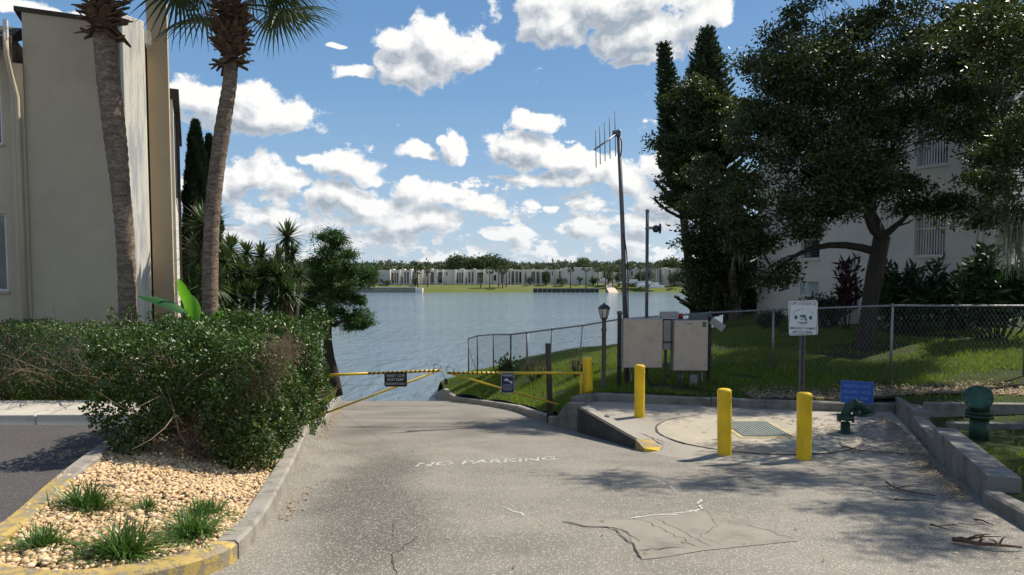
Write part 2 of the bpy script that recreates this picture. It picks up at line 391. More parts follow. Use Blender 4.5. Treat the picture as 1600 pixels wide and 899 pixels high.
M['steel'] = simple('galvanised_steel', (0.27, 0.275, 0.275), (0.19, 0.195, 0.195), 9, 0.5, 0.1, 60, metal=0.7)
M['steel_dark'] = simple('dark_weathered_steel', (0.14, 0.145, 0.145), (0.09, 0.09, 0.095), 9, 0.6, 0.2, 60, metal=0.4)
M['cabinet'] = simple('cabinet_tan', (0.47, 0.385, 0.30), (0.42, 0.34, 0.265), 4, 0.45, 0.05, 60, metal=0.1, dirt=(0.27, 0.23, 0.18), dsc=2.0, damt=0.5)
M['cabinet_g'] = simple('cabinet_grey', (0.30, 0.30, 0.29), (0.23, 0.23, 0.22), 6, 0.5, 0.1, 60, metal=0.3)
M['green_sticker'] = simple('green_label', (0.02, 0.14, 0.07), None, 8, 0.5)
M['red_plastic'] = simple('red_lens', (0.45, 0.03, 0.02), None, 4, 0.25)
M['pipe_green'] = paint_mat('green_pipe_paint', (0.016, 0.050, 0.030), (0.05, 0.075, 0.045), 0.62, 12, 0.5, 0.3)
M['flange_green'] = paint_mat('pale_green_flange', (0.030, 0.085, 0.050), (0.085, 0.125, 0.085), 0.56, 6, 0.6, 0.5)
M['black'] = simple('black_metal', (0.022, 0.022, 0.024), (0.035, 0.035, 0.036), 8, 0.45)
M['lamp_post'] = simple('lamp_post_brown', (0.10, 0.085, 0.07), (0.07, 0.06, 0.05), 8, 0.6)
M['lamp_glass'] = glass_mat('lamp_glass', (0.45, 0.45, 0.43))
M['wood'] = simple('weathered_wood', (0.10, 0.075, 0.05), (0.06, 0.045, 0.03), 6, 0.9, 0.7, 30, stretch=(4, 4, 0.6))
M['sign_white'] = simple('sign_white', (0.66, 0.66, 0.65), (0.6, 0.6, 0.6), 4, 0.45)
M['sign_black'] = simple('sign_black', (0.018, 0.016, 0.018), None, 4, 0.5)
M['sign_navy'] = simple('sign_navy', (0.02, 0.022, 0.075), None, 4, 0.5)
M['sign_blue'] = simple('sign_blue', (0.022, 0.085, 0.36), (0.02, 0.07, 0.30), 4, 0.5)
M['ink'] = simple('sign_ink', (0.03, 0.03, 0.035), None, 4, 0.6)
M['ink_green'] = simple('sign_green_ink', (0.03, 0.10, 0.09), None, 4, 0.6)
M['ink_white'] = simple('sign_white_ink', (0.62, 0.62, 0.62), None, 4, 0.6)
M['ink_pale'] = simple('sign_faded_ink', (0.20, 0.30, 0.52), (0.14, 0.22, 0.46), 20, 0.6)
M['bark_oak'] = simple('oak_bark', (0.055, 0.046, 0.037), (0.028, 0.023, 0.019), 5, 0.95, 1.0, 14, stretch=(3, 3, 0.7))
M['bark_pale'] = simple('pale_bark', (0.20, 0.16, 0.13), (0.11, 0.085, 0.07), 5, 0.95, 1.0, 14, stretch=(3, 3, 0.7))
M['bark_dark'] = simple('dark_bark', (0.05, 0.04, 0.032), (0.03, 0.024, 0.02), 5, 0.95, 0.8, 14, stretch=(3, 3, 0.7))
M['leaf_oak'] = leaf_mat('oak_leaf', (0.021, 0.030, 0.009), (0.050, 0.066, 0.019), 0.42, 0.20, 0.30, yellow=(0.14, 0.13, 0.035), yamt=0.04)
M['leaf_pine'] = leaf_mat('conifer_needles', (0.020, 0.032, 0.012), (0.040, 0.060, 0.022), 0.5, 0.10, 0.35)
M['leaf_cyp'] = leaf_mat('bald_cypress_leaf', (0.020, 0.050, 0.012), (0.046, 0.098, 0.022), 0.55, 0.22, 0.3)
M['leaf_ital'] = leaf_mat('italian_cypress_leaf', (0.010, 0.022, 0.010), (0.022, 0.040, 0.016), 0.6, 0.08, 0.25)
M['leaf_hedge'] = leaf_mat('hedge_leaf', (0.015, 0.036, 0.007), (0.052, 0.098, 0.014), 0.38, 0.14, 0.36, yellow=(0.20, 0.20, 0.04), yamt=0.02)
M['leaf_hedge2'] = leaf_mat('small_hedge_leaf', (0.022, 0.045, 0.010), (0.060, 0.110, 0.020), 0.42, 0.18, 0.45)
M['twig'] = simple('dry_twig', (0.22, 0.16, 0.10), (0.12, 0.085, 0.055), 8, 0.95)
M['dead'] = simple('dead_frond', (0.20, 0.125, 0.078), (0.075, 0.042, 0.027), 9, 0.9, 0.4, 30)
M['moss'] = leaf_mat('spanish_moss', (0.14, 0.15, 0.115), (0.24, 0.25, 0.20), 0.9, 0.3, 0.1)
M['frond'] = leaf_mat('palm_frond', (0.030, 0.050, 0.020), (0.055, 0.080, 0.032), 0.45, 0.10, 0.35)
M['yucca'] = leaf_mat('yucca_leaf', (0.026, 0.055, 0.016), (0.065, 0.105, 0.036), 0.42, 0.12, 0.45, yellow=(0.18, 0.16, 0.06), yamt=0.05)
M['yucca_dead'] = leaf_mat('yucca_dead_leaf', (0.10, 0.065, 0.035), (0.17, 0.12, 0.07), 0.8, 0.1, 0.2)
M['banana'] = leaf_mat('banana_leaf', (0.10, 0.30, 0.02), (0.16, 0.40, 0.035), 0.4, 0.45, 0.4)
M['banana_dk'] = leaf_mat('banana_leaf_dark', (0.02, 0.07, 0.02), (0.03, 0.10, 0.03), 0.35, 0.2, 0.5)
M['ti'] = leaf_mat('ti_leaf', (0.026, 0.014, 0.014), (0.055, 0.020, 0.024), 0.4, 0.2, 0.4)
M['philo'] = leaf_mat('philodendron_leaf', (0.012, 0.034, 0.012), (0.028, 0.062, 0.022), 0.35, 0.12, 0.5)
M['tuft'] = leaf_mat('liriope_blade', (0.022, 0.065, 0.010), (0.07, 0.14, 0.025), 0.4, 0.22, 0.45, yellow=(0.26, 0.24, 0.10), yamt=0.05)
M['grass'] = leaf_mat('grass_blade', (0.070, 0.118, 0.014), (0.145, 0.198, 0.024), 0.5, 0.40, 0.3, yellow=(0.26, 0.24, 0.09), yamt=0.05)

def palm_trunk_mat():
    m_, N, b, o = new_mat('palm_trunk_bark'); v = coords(N)
    s3 = N.n('ShaderNodeSeparateXYZ'); N.l(v, s3.inputs[0])
    vz = N.v('ADD', N.v('MULTIPLY', v, (2.0, 2.0, 9.0)), N.v('SCALE', N.noise(v, 3, 3, 0.5, out=1), 1.2))
    rings = N.noise(vz, 2.2, 6, 0.65)
    fine = N.noise(N.v('MULTIPLY', v, (9, 9, 26)), 2.0, 5, 0.6)
    c = N.mix(N.mr(rings, 0.36, 0.62), (0.145, 0.102, 0.074), (0.34, 0.26, 0.195))
    c = N.mix(N.mr(fine, 0.42, 0.6, 0, 0.6), c, (0.085, 0.058, 0.04))
    N.l(c, b.inputs['Base Color']); b.inputs['Roughness'].default_value = 0.92; b.inputs['Specular IOR Level'].default_value = 0.2
    bp = N.n('ShaderNodeBump'); bp.inputs['Strength'].default_value = 1.0; bp.inputs['Distance'].default_value = 0.02
    N.l(N.m('ADD', rings, N.m('MULTIPLY', fine, 0.8)), bp.inputs['Height']); N.l(bp.outputs[0], b.inputs['Normal']); return m_
M['palm'] = palm_trunk_mat()

def lawn_mat(name, g1, g2, dry, near=True):
    m_, N, b, o = new_mat(name); v = coords(N, True)
    c = N.mix(N.mr(N.noise(v, 60 if near else 0.5, 5, 0.7), 0.35, 0.65), g1, g2)
    c = N.mix(N.mr(N.noise(v, 0.55 if near else 0.06, 6, 0.65), 0.50, 0.66, 0, 0.8), c, dry)
    N.l(c, b.inputs['Base Color']); b.inputs['Roughness'].default_value = 0.9; b.inputs['Specular IOR Level'].default_value = 0.15
    if near:
        bp = N.n('ShaderNodeBump'); bp.inputs['Strength'].default_value = 1.0; bp.inputs['Distance'].default_value = 0.03
        N.l(N.noise(v, 45, 5, 0.7), bp.inputs['Height']); N.l(bp.outputs[0], b.inputs['Normal'])
    return m_
M['lawn'] = lawn_mat('lawn_soil', (0.055, 0.085, 0.018), (0.032, 0.045, 0.014), (0.048, 0.042, 0.022))
M['bed'] = simple('bed_soil', (0.095, 0.07, 0.048), (0.05, 0.038, 0.027), 7, 0.95, 1.0, 30)
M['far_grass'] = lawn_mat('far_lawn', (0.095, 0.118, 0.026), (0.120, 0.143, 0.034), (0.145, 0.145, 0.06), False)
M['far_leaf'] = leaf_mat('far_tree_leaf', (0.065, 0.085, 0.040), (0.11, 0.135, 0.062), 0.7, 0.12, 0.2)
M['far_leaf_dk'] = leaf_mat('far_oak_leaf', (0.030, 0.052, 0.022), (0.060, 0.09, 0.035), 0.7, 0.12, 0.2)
M['far_leaf_haze'] = leaf_mat('far_wood_leaf_hazed', (0.105, 0.13, 0.105), (0.15, 0.175, 0.135), 0.8, 0.1, 0.1)  # distance haze painted into the leaf colour, paler and greyer
M['far_wall'] = simple('far_stucco', (0.70, 0.65, 0.56), (0.62, 0.575, 0.50), 0.3, 0.9)
M['far_grey'] = simple('far_grey_panel', (0.30, 0.29, 0.275), (0.24, 0.235, 0.22), 0.4, 0.9)
M['far_dark'] = glass_mat('far_window', (0.025, 0.027, 0.03))
M['seawall'] = simple('seawall_panels', (0.22, 0.22, 0.21), (0.15, 0.15, 0.145), 0.4, 0.9)
M['boat'] = simple('boat_white', (0.75, 0.76, 0.76), None, 2, 0.35)
M['boat_blue'] = simple('boat_trim', (0.1, 0.13, 0.18), None, 2, 0.4)

def water_mat():
    m_, N, b, o = new_mat('lake_water'); v = coords(N, True)
    b.inputs['Base Color'].default_value = (0.15, 0.205, 0.245, 1); b.inputs['Roughness'].default_value = 0.09
    b.inputs['IOR'].default_value = 1.333; b.inputs['Specular IOR Level'].default_value = 0.5
    a = N.noise(N.v('MULTIPLY', v, (0.8, 1.6, 1)), 0.55, 4, 0.6, 0.5)
    c = N.noise(N.v('MULTIPLY', v, (0.5, 2.2, 1)), 2.0, 5, 0.65, 0.4)
    d = N.noise(N.v('MULTIPLY', v, (1.0, 1.8, 1)), 7.0, 3, 0.6)
    e = N.noise(N.v('MULTIPLY', v, (0.75, 0.30, 1)), 1.1, 4, 0.6, 0.8)
    h = N.m('ADD', N.m('MULTIPLY', e, 0.58), N.m('MULTIPLY', a, 0.07)); h = N.m('ADD', h, N.m('ADD', N.m('MULTIPLY', c, 0.10), N.m('MULTIPLY', d, 0.024)))
    calm = N.mr(N.noise(N.v('MULTIPLY', v, (0.02, 0.06, 1)), 1.0, 4, 0.6), 0.35, 0.65, 0.65, 1.0)
    bp = N.n('ShaderNodeBump'); bp.inputs['Distance'].default_value = 1.0; N.l(calm, bp.inputs['Strength'])
    N.l(h, bp.inputs['Height']); N.l(bp.outputs[0], b.inputs['Normal']); return m_
M['water'] = water_mat()
# ================================================================== GROUND SHAPE
_rt = [(-12, 1.45), (-5, 1.55), (0, 1.68), (4, 1.86), (6, 2.03), (9, 2.36), (12, 2.68), (16, 3.13), (19, 3.53), (22, 3.95), (24.5, 4.45), (27, 5.0), (36, 6.6)]
_ry = np.arange(-14, 38, 0.1); _rz = np.interp(_ry, [a for a, b in _rt], [b for a, b in _rt])
_k = np.exp(-0.5 * (np.arange(-12, 13) / 5.0) ** 2); _k /= _k.sum()
_rs = np.convolve(np.pad(_rz, 12, mode='edge'), _k, mode='valid')
def R(y): return np.interp(y, _ry, _rs)                       # drop of the drive below the eye
def Ldrop(y): return 1.68 + 0.03 * np.asarray(y)
def sstep(x, a, b):
    t = np.clip((np.asarray(x) - a) / (b - a), 0, 1); return t * t * (3 - 2 * t)
def road_drop(x, y):
    r = R(y); w = sstep(x, -3.7, -1.8) ; wy = sstep(y, 9.0, 12.0)
    return np.where(np.asarray(y) < 9.6, Ldrop(y) * (1 - w) + r * w, r)
WEDGE = [(1.15, 11.7), (1.87, 9.35)]
def pad_drop(x, y):
    x = np.asarray(x, float); y = np.asarray(y, float); r = R(y)
    xl = np.interp(y, [8.40, 8.95, 9.35, 11.7], [2.5, 2.1, 1.87, 1.15]); k = (1 - sstep(x - xl, 0.0, .5)) * (y < 9.6) * (1 - sstep(y, 9.36, 9.6))
    return np.minimum(r, 2.30 + np.maximum(r - 2.30, 0) * k)
def road_z(x, y): return float(CAMZ - road_drop(x, y))
def pad_z(x, y): return float(CAMZ - pad_drop(x, y))

# kerb edge lines (road side), plan view
K_LEFT = [(-1.86, 4.55), (-1.93, 5.2), (-2.10, 6.0), (-2.38, 7.3), (-2.66, 8.6), (-3.08, 10.6), (-3.55, 12.8), (-4.4, 16.8), (-5.0, 19.4), (-5.6, 22.0), (-6.3, 25.0), (-7.2, 29.0)]
K_NOSE = [(-4.62, 8.0), (-4.45, 7.3), (-4.25, 6.6), (-3.95, 5.7), (-3.62, 4.85), (-3.52, 4.45), (-3.44, 4.12), (-3.22, 3.86), (-2.9, 3.74), (-2.55, 3.76), (-2.22, 3.92), (-2.0, 4.15), (-1.88, 4.38), (-1.86, 4.55)]
K_RIGHT = [(0.78, 12.95), (0.45, 14.3), (0.0, 16.5), (-0.9, 19.0), (-2.06, 22.0), (-2.7, 25.5), (-3.5, 30.5)]
K_PAD = [(1.18, 12.25), (1.38, 12.62), (1.7, 12.75), (2.25, 12.6), (3.2, 12.35), (4.25, 12.05), (5.2, 11.85), (5.9, 11.72), (6.55, 11.75), (6.82, 11.78)]
K_R2 = [(4.30, 6.15), (4.12, 5.5), (3.85, 4.6), (3.65, 3.5), (3.5, 1.5), (3.4, -6.0)]

# ---- lawns: radial interpolation through surveyed points (x, y, drop)
_pts_r = [(.95, 12.95, 2.6), (.62, 14.3, 2.78), (.2, 16.5, 3.03), (-.7, 19, 3.4), (-1.85, 22, 3.78), (-2.4, 25.5, 4.25), (-3.2, 30.5, 4.95), (-3.2, 34, 5.6),
 (-1.57, 28, 3.75), (-0.9, 26.0, 3.42), (-.4, 23.5, 3.12), (.7, 25, 2.88), (2.2, 23.5, 2.42), (3.5, 22, 2.16), (6.6, 22, 1.76), (1.45, 12.95, 2.14), (2.25, 12.9, 2.14), (4.25, 12.4, 2.14), (5.9, 12.1, 2.14),
 (6.9, 12.1, 2.08), (7.2, 13.1, 1.99), (5.6, 14.6, 1.94), (4.55, 15.65, 2.0), (2.78, 17.4, 2.16), (1.9, 18.3, 2.32), (1.13, 19.1, 2.55), (.44, 19.8, 2.7), (1.3, 15.5, 2.55), (1.6, 14.0, 2.35), (2.8, 15, 2.12),
 (8.4, 16, 1.63), (11, 15.5, 1.45), (15, 15, 1.25), (20, 14, 1.2), (9, 22, 1.32), (8.2, 24.5, 1.30), (10, 20, 1.30), (12, 17.5, 1.15), (14, 16.0, 1.1), (20, 22, .9), (40, 20, .8), (40, 5, 1.0), (60, 20, .8),
 (8.5, 26.5, 2.1), (9, 29, 4.4), (9, 33, 5.6), (20, 30, 4.4), (20, 34, 5.6), (50, 34, 5.6), (6.6, 25.6, 2.7), (6.6, 28.3, 4.5), (6.6, 31, 5.4), (3.5, 25.6, 3.1), (3.5, 28.0, 4.6), (3.5, 31, 5.4), (.7, 28, 3.9), (.7, 30, 4.75), (.7, 33, 5.5), (-1.4, 30.4, 4.8), (-1.4, 33, 5.5),
 (7.0, 11.3, 1.97), (9.5, 11.0, 1.9), (14, 11, 1.7), (5.0, 6.6, 1.98), (5.6, 7.8, 2.05), (6.4, 9.2, 2.2), (7.5, 9.0, 2.15), (6.7, 10.2, 2.2), (9, 9.9, 2.2), (8, 7, 1.95), (4.7, 5.2, 1.82), (4.3, 3.5, 1.72), (4.0, -4, 1.5), (12, 6, 1.75), (14, -4, 1.5), (40, -6, 1.3)]
_pts_l = [(-3.25, 10.4, 2.36), (-2.9, 9.2, 2.2), (-3.8, 12.8, 2.65), (-4.65, 16.8, 3.02), (-5.3, 19.4, 3.5), (-5.85, 22, 3.86), (-6.6, 25, 4.4), (-7.4, 28, 4.85), (-8, 32, 5.5),
 (-4.9, 10.4, 1.93), (-8, 10.2, 1.86), (-15, 10.2, 1.8), (-30, 10, 1.8), (-4.9, 13, 2.2), (-7, 14, 1.95), (-14, 14, 1.85), (-6.5, 17, 2.5), (-7, 20, 2.8), (-7.2, 24, 3.45), (-7.25, 26.3, 3.9), (-9, 22, 3.1), (-9, 26, 4.0),
 (-9, 28.5, 5.0), (-9, 32, 5.6), (-15, 18, 2.0), (-15, 24, 3.0), (-15, 28, 5.0), (-15, 32, 5.6), (-40, 18, 2.0), (-40, 25, 3.0), (-40, 29, 5.0), (-40, 33, 5.6)]
class RBF:
    def __init__(s, pts):
        a = np.array(pts, float); s.c = a[:, :2]; n = len(a)
        D = np.linalg.norm(s.c[:, None] - s.c[None], axis=2); Q = np.c_[np.ones(n), s.c]
        A = np.block([[-D, Q], [Q.T, np.zeros((3, 3))]]); s.w = np.linalg.solve(A, np.r_[a[:, 2], 0, 0, 0])
    def __call__(s, x, y):
        p = np.c_[np.ravel(x), np.ravel(y)].astype(float)
        out = np.empty(len(p))
        for i in range(0, len(p), 20000):
            q = p[i:i + 20000]; D = np.linalg.norm(q[:, None] - s.c[None], axis=2)
            out[i:i + 20000] = -D @ s.w[:-3] + np.c_[np.ones(len(q)), q] @ s.w[-3:]
        return out
rbf_r = RBF(_pts_r); rbf_l = RBF(_pts_l)
def rlawn_z(x, y): return float(CAMZ - rbf_r(x, y)[0])
def llawn_z(x, y): return float(CAMZ - rbf_l(x, y)[0])
def island_drop(x, y):
    wl = np.interp(y, [3.7, 4.5, 8.0, 9.5], [-3.5, -3.55, -4.65, -4.9]); wr = np.interp(y, [3.7, 4.55, 8.6, 10.6], [-1.9, -1.86, -2.66, -3.08])
    t = np.clip((x - wl) / (wr - wl), 0, 1)
    return (Ldrop(y) - .12) * (1 - t) + (R(y) - .12) * t + 0.035

def sheet(name, poly, fn, mat_, step=0.4, kind='structure', parent=None, smooth=True, fine=None):
    """flat polygon triangulated on a jittered grid, lifted by fn(x, y) -> z array"""
    pa = np.array(poly); x0, y0 = pa.min(0); x1, y1 = pa.max(0)
    pts = []
    n = len(poly)
    for i in range(n):                                     # outline, subdivided
        a, b = pa[i], pa[(i + 1) % n]; k = max(1, int(np.linalg.norm(b - a) / step))
        for j in range(k): pts.append(tuple(a + (b - a) * j / k))
    nb = len(pts); edges = [(i, (i + 1) % nb) for i in range(nb)]
    gx, gy = np.meshgrid(np.arange(x0 + step / 2, x1, step), np.arange(y0 + step / 2, y1, step))
    gp = np.c_[gx.ravel(), gy.ravel()]; gp += (RNG.random(gp.shape) - .5) * step * .3
    inside = np.zeros(len(gp), bool); px_, py_ = gp[:, 0], gp[:, 1]
    for i in range(n):
        (ax, ay), (bx, by) = poly[i], poly[(i + 1) % n]
        c = ((ay > py_) != (by > py_)) & (px_ < (bx - ax) * (py_ - ay) / ((by - ay) if by != ay else 1e-9) + ax); inside ^= c
    pts += [tuple(q) for q in gp[inside]]
    vs_, es_, fs_, *_ = delaunay_2d_cdt([Vector(p) for p in pts], edges, [], 1, 1e-4)
    xy = np.array([(q.x, q.y) for q in vs_]); z = fn(xy[:, 0], xy[:, 1])
    T = [list(f) for f in fs_]
    A = xy[np.array(T)]; cr = (A[:, 1, 0] - A[:, 0, 0]) * (A[:, 2, 1] - A[:, 0, 1]) - (A[:, 1, 1] - A[:, 0, 1]) * (A[:, 2, 0] - A[:, 0, 0])
    T = np.array(T); T[cr < 0] = T[cr < 0][:, ::-1]
    o = tri_mesh(name, np.c_[xy, z], T, mat_, parent, smooth)
    if kind: o['kind'] = kind
    return o
def inpoly(x, y, poly):
    ins = np.zeros(len(x), bool); n = len(poly)
    for i in range(n):
        (ax, ay), (bx, by) = poly[i], poly[(i + 1) % n]
        ins ^= ((ay > y) != (by > y)) & (x < (bx - ax) * (y - ay) / ((by - ay) if by != ay else 1e-9) + ax)
    return ins
def offset(line, d):
    """shift a polyline sideways (positive = to the left of its direction)"""
    out = []
    for i in range(len(line)):
        a = np.array(line[max(i - 1, 0)]); b = np.array(line[min(i + 1, len(line) - 1)]); t = (b - a) / np.linalg.norm(b - a)
        out.append((line[i][0] - t[1] * d, line[i][1] + t[0] * d))
    return out

# ---- sheets
road_poly = [(-3.2, -10), (3.45, -10)] + K_R2[::-1][0:0] + [(3.45, -6.0), (3.55, 1.5), (3.7, 3.5), (3.9, 4.6), (4.17, 5.5), (4.35, 6.15), (5.32, 8.40), (4.5, 8.40), (3.7, 8.40), (2.9, 8.40), (2.5, 8.40), (2.1, 8.95), (1.87, 9.35), (1.2, 11.7), (0.82, 12.95)] + \
            [(x + .05, y) for x, y in K_RIGHT[1:]] + [(x - .05, y) for x, y in K_LEFT[::-1]] + [(-1.95, 4.40), (-2.05, 4.22), (-2.27, 4.0), (-2.6, 3.84), (-2.9, 3.82), (-3.2, 3.9)]
road = sheet('road', road_poly, lambda x, y: CAMZ - road_drop(x, y), M['road'], 0.35)
sheet('road_base', [(-3.0, 0), (3.4, 0), (5.3, 8.3), (6.5, 11.6), (1.6, 12.4), (.9, 12.3), (-3.3, 12.3), (-2.4, 8.0), (-1.7, 4.9), (-3.0, 3.4)], lambda x, y: CAMZ - R(y) - .06, M['kerb'], .6)
lot_poly = [(-30, -10), (-3.2, -10), (-3.2, 3.9), (-3.38, 4.2), (-3.47, 4.5), (-3.55, 4.85), (-3.9, 5.7), (-4.2, 6.6), (-4.4, 7.3), (-4.57, 8.0), (-4.85, 9.06), (-30, 9.06)]
lot = sheet('parking_lot', lot_poly, lambda x, y: CAMZ - road_drop(x, y), M['lot'], 0.8)
pad_poly = [(1.87, 9.35), (2.1, 8.95), (2.5, 8.40), (2.9, 8.40), (3.7, 8.40), (4.5, 8.40), (5.32, 8.40), (5.95, 10.0), (6.6, 11.8)] + K_PAD[::-1][1:] + [(1.19, 11.75)]
pad = sheet('concrete_pad', pad_poly, lambda x, y: CAMZ - pad_drop(x, y), M['pad'], 0.3)
shore = [(60, 36), (-3.2, 36)]
rl_poly = [(.95, 12.9)] + [(x + .15, y) for x, y in K_RIGHT[1:]] + [(-3.6, 36), (62, 36), (62, -10), (3.55, -10), (3.6, -6), (3.65, 1.5), (3.8, 3.5), (4.0, 4.6), (4.25, 5.5), (4.5, 6.15), (5.6, 8.8), (6.0, 10.0), (6.4, 10.55), (6.75, 11.8), (6.5, 11.85)] + [(x, y + .1) for x, y in K_PAD[::-1][1:-1]] + [(1.1, 12.4)]
lawn_r = sheet('lawn', rl_poly, lambda x, y: CAMZ - rbf_r(x, y) + 0.02 * np.sin(x * 3.1 + y * 1.7) * np.sin(y * 2.3), M['lawn'], 0.45)
ll_poly = [(-3.15, 10.2), (-3.68, 12.8), (-4.55, 16.8), (-5.15, 19.4), (-5.75, 22), (-6.45, 25), (-7.4, 29), (-8.6, 36), (-62, 36), (-62, 9.9), (-4.95, 9.9), (-4.9, 9.2)]
lawn_l = sheet('lawn', ll_poly, lambda x, y: CAMZ - rbf_l(x, y), M['lawn'], 0.5)
isl_poly = offset(K_NOSE, 0.06)[::-1][1:]
isl_poly = [(-2.0, 4.6), (-2.2, 6.0), (-2.75, 8.6), (-3.05, 10.1), (-4.95, 10.0), (-4.7, 8.0), (-4.5, 7.3), (-4.3, 6.6), (-4.0, 5.7), (-3.66, 4.85), (-3.45, 4.3), (-3.2, 3.98), (-2.9, 3.86), (-2.55, 3.9), (-2.25, 4.06)]
island = sheet('gravel_bed', [(x * .995 - .01, y) for x, y in isl_poly], lambda x, y: CAMZ - island_drop(x, y), M['bed'], 0.3)
gp_ = [(-420, 20), (420, 20), (420, 262), (-420, 262)]
wm = MB(); wm.add([(-420, 20, 0), (420, 20, 0), (420, 262, 0), (-420, 262, 0)], [(0, 1, 2, 3)]); tag(wm.build('lake', M['water']), kind='structure')

# ---- swept kerbs made of separate stones
def sweep_piece(line, fn_base, h, w, side, taper=None, depth=0.25):
    """line: list of (x, y); side +1: body lies left of the direction. h: float or fn(i-fraction)"""
    mb = MB(); L = [Vector((a, b, 0)) for a, b in line]; n = len(L); vs_ = []
    for i, p in enumerate(L):
        t = (L[min(i + 1, n - 1)] - L[max(i - 1, 0)]).normalized(); nrm = Vector((-t.y, t.x, 0)) * side
        zb = fn_base(p.x, p.y); hh = h(p.x, p.y) if callable(h) else h; q = p + nrm * w
        c = 0.022
        for (pt, z) in ((p, zb - depth), (p, zb + hh - c), (p + nrm * c, zb + hh), (q - nrm * c, zb + hh), (q, zb + hh - c), (q, zb - depth)):
            vs_.append((pt.x, pt.y, z))
    fs_ = []
    for i in range(n - 1):
        for k in range(6):
            k2 = (k + 1) % 6; a, b, c_, d = i * 6 + k, i * 6 + k2, (i + 1) * 6 + k2, (i + 1) * 6 + k
            fs_.append((a, d, c_, b) if side > 0 else (a, b, c_, d))
    fs_.append(tuple(range(6)) if side > 0 else tuple(range(6))[::-1]); e = tuple((n - 1) * 6 + k for k in range(6)); fs_.append(e[::-1] if side > 0 else e)
    mb.add(vs_, fs_, False); return mb
def resample(line, step=0.25):
    out = [line[0]]
    for a, b in zip(line[:-1], line[1:]):
        d = math.dist(a, b); k = max(1, int(round(d / step)))
        for j in range(1, k + 1): out.append((a[0] + (b[0] - a[0]) * j / k, a[1] + (b[1] - a[1]) * j / k))
    return out
def smooth_line(line, it=2):
    for _ in range(it):
        o = [line[0]]
        for a, b in zip(line[:-1], line[1:]):
            o += [(a[0] * .75 + b[0] * .25, a[1] * .75 + b[1] * .25), (a[0] * .25 + b[0] * .75, a[1] * .25 + b[1] * .75)]
        line = o + [line[-1]]
    return line
def kerb(name, line, fn, h, w, side, matf, seg=3.0, smooth=True):
    root = bpy.data.objects.new(name, None); COL.objects.link(root); root['kind'] = 'structure'
    L = resample(smooth_line(line) if smooth else line, 0.2); acc = 0; cur = [L[0]]; pieces = []
    for a, b in zip(L[:-1], L[1:]):
        acc += math.dist(a, b); cur.append(b)
        if acc > seg: pieces.append(cur); cur = [b]; acc = 0; 
    if len(cur) > 1: pieces.append(cur)
    for k, pc in enumerate(pieces):
        if len(pc) < 2: continue
        # 12 mm joint
        a, b = Vector(pc[0]), Vector(pc[1]); t = (b - a).normalized(); pc = [tuple(a + t * 0.012)] + [q for q in pc[1:] if math.dist(q, pc[0]) > .03]
        jz = random.uniform(-.006, .006); mid = pc[len(pc) // 2]
        sweep_piece(pc, lambda x, y: fn(x, y) + jz, h, w, side).build('kerb_stone', matf(*mid), root)
    return root
def kl_mat(x, y): return M['kerb_yellow'] if y < 5.25 else M['kerb']
kerb('kerb', K_LEFT, road_z, 0.135, 0.17, 1, kl_mat, 3.0)
kerb('kerb', K_NOSE[::-1], road_z, 0.135, 0.17, -1, lambda x, y: M['kerb_yellow'] if y < 5.3 else M['kerb'], 1.25)
kerb('kerb', K_RIGHT, road_z, lambda x, y: 0.14 + 0.35 * float(sstep(y, 21.0, 24.5)) - .15 * float(sstep(y, 27, 31)), 0.16, -1, lambda x, y: M['kerb'], 3.2)
kerb('kerb', K_PAD, lambda x, y: CAMZ - 2.30, 0.15, 0.15, 1, lambda x, y: M['wall_conc'], 2.6)
kerb('kerb', K_R2, road_z, 0.12, 0.16, 1, lambda x, y: M['wall_conc'], 2.4)
# flared wing wall between ramp kerb and pad kerb
fl = [(0.78, 12.95), (0.83, 12.72), (0.88, 12.5), (0.94, 12.25), (1.0, 12.0), (1.08, 11.85), (1.15, 11.72)]
tag(sweep_piece(fl[::-1], road_z, lambda x, y: 0.13 + 0.37 * float(sstep(y, 12.95, 12.0)), 0.16, -1).build('wing_wall', M['wall_conc']), 'curved concrete wing wall rising from the ramp kerb to the pad', 'low wall')
# wedge wall: black face, pale top strip, yellow tip
ww = thing('wedge_wall', 'black stained concrete wedge wall with a yellow painted tip beside the ramp', 'low wall', (0, 0, 0))
ax, ay = WEDGE[0]; bx, by = WEDGE[1]; tx, ty = np.array([bx - ax, by - ay]) / math.dist(WEDGE[0], WEDGE[1]); nx, ny = -ty, tx   # n points to the pad side
def wedge_part(t0, t1, w0, w1, dz0, dz1, name, mt, low=None):
    mb = MB(); L = math.dist(WEDGE[0], WEDGE[1]); rows = []
    for t in np.linspace(t0, t1, 6):
        px_, py_ = ax + tx * t, ay + ty * t; top = CAMZ - (2.20 + 0.10 * t / L) + dz0 + (dz1 - dz0) * (t - t0) / (t1 - t0)
        b = CAMZ - R(py_) - .25
        rows.append([(px_ + nx * w0, py_ + ny * w0, b), (px_ + nx * w0, py_ + ny * w0, top), (px_ + nx * w1, py_ + ny * w1, top), (px_ + nx * w1, py_ + ny * w1, b)])
    v_ = [q for r in rows for q in r]; f_ = []
    for i in range(5):
        for k in range(4): f_.append((i * 4 + k, i * 4 + (k + 1) % 4, (i + 1) * 4 + (k + 1) % 4, (i + 1) * 4 + k))
    f_ += [(3, 2, 1, 0), (20, 21, 22, 23)]
    mb.add(v_, f_); return mb.build(name, mt, ww)
Lw = math.dist(WEDGE[0], WEDGE[1])
wedge_part(0.0, Lw - .28, -0.02, 0.02, -.012, -.012, 'stained_face', M['black_conc'])
wedge_part(0.0, Lw - .28, 0.022, 0.20, 0, 0, 'wall_top', M['pad'])
tip = wedge_part(Lw - .277, Lw - .02, -0.03, 0.205, 0.008, -.05, 'yellow_tip', M['kerb_yellow']); 
tb = MB(); e0 = np.array([bx, by]); 
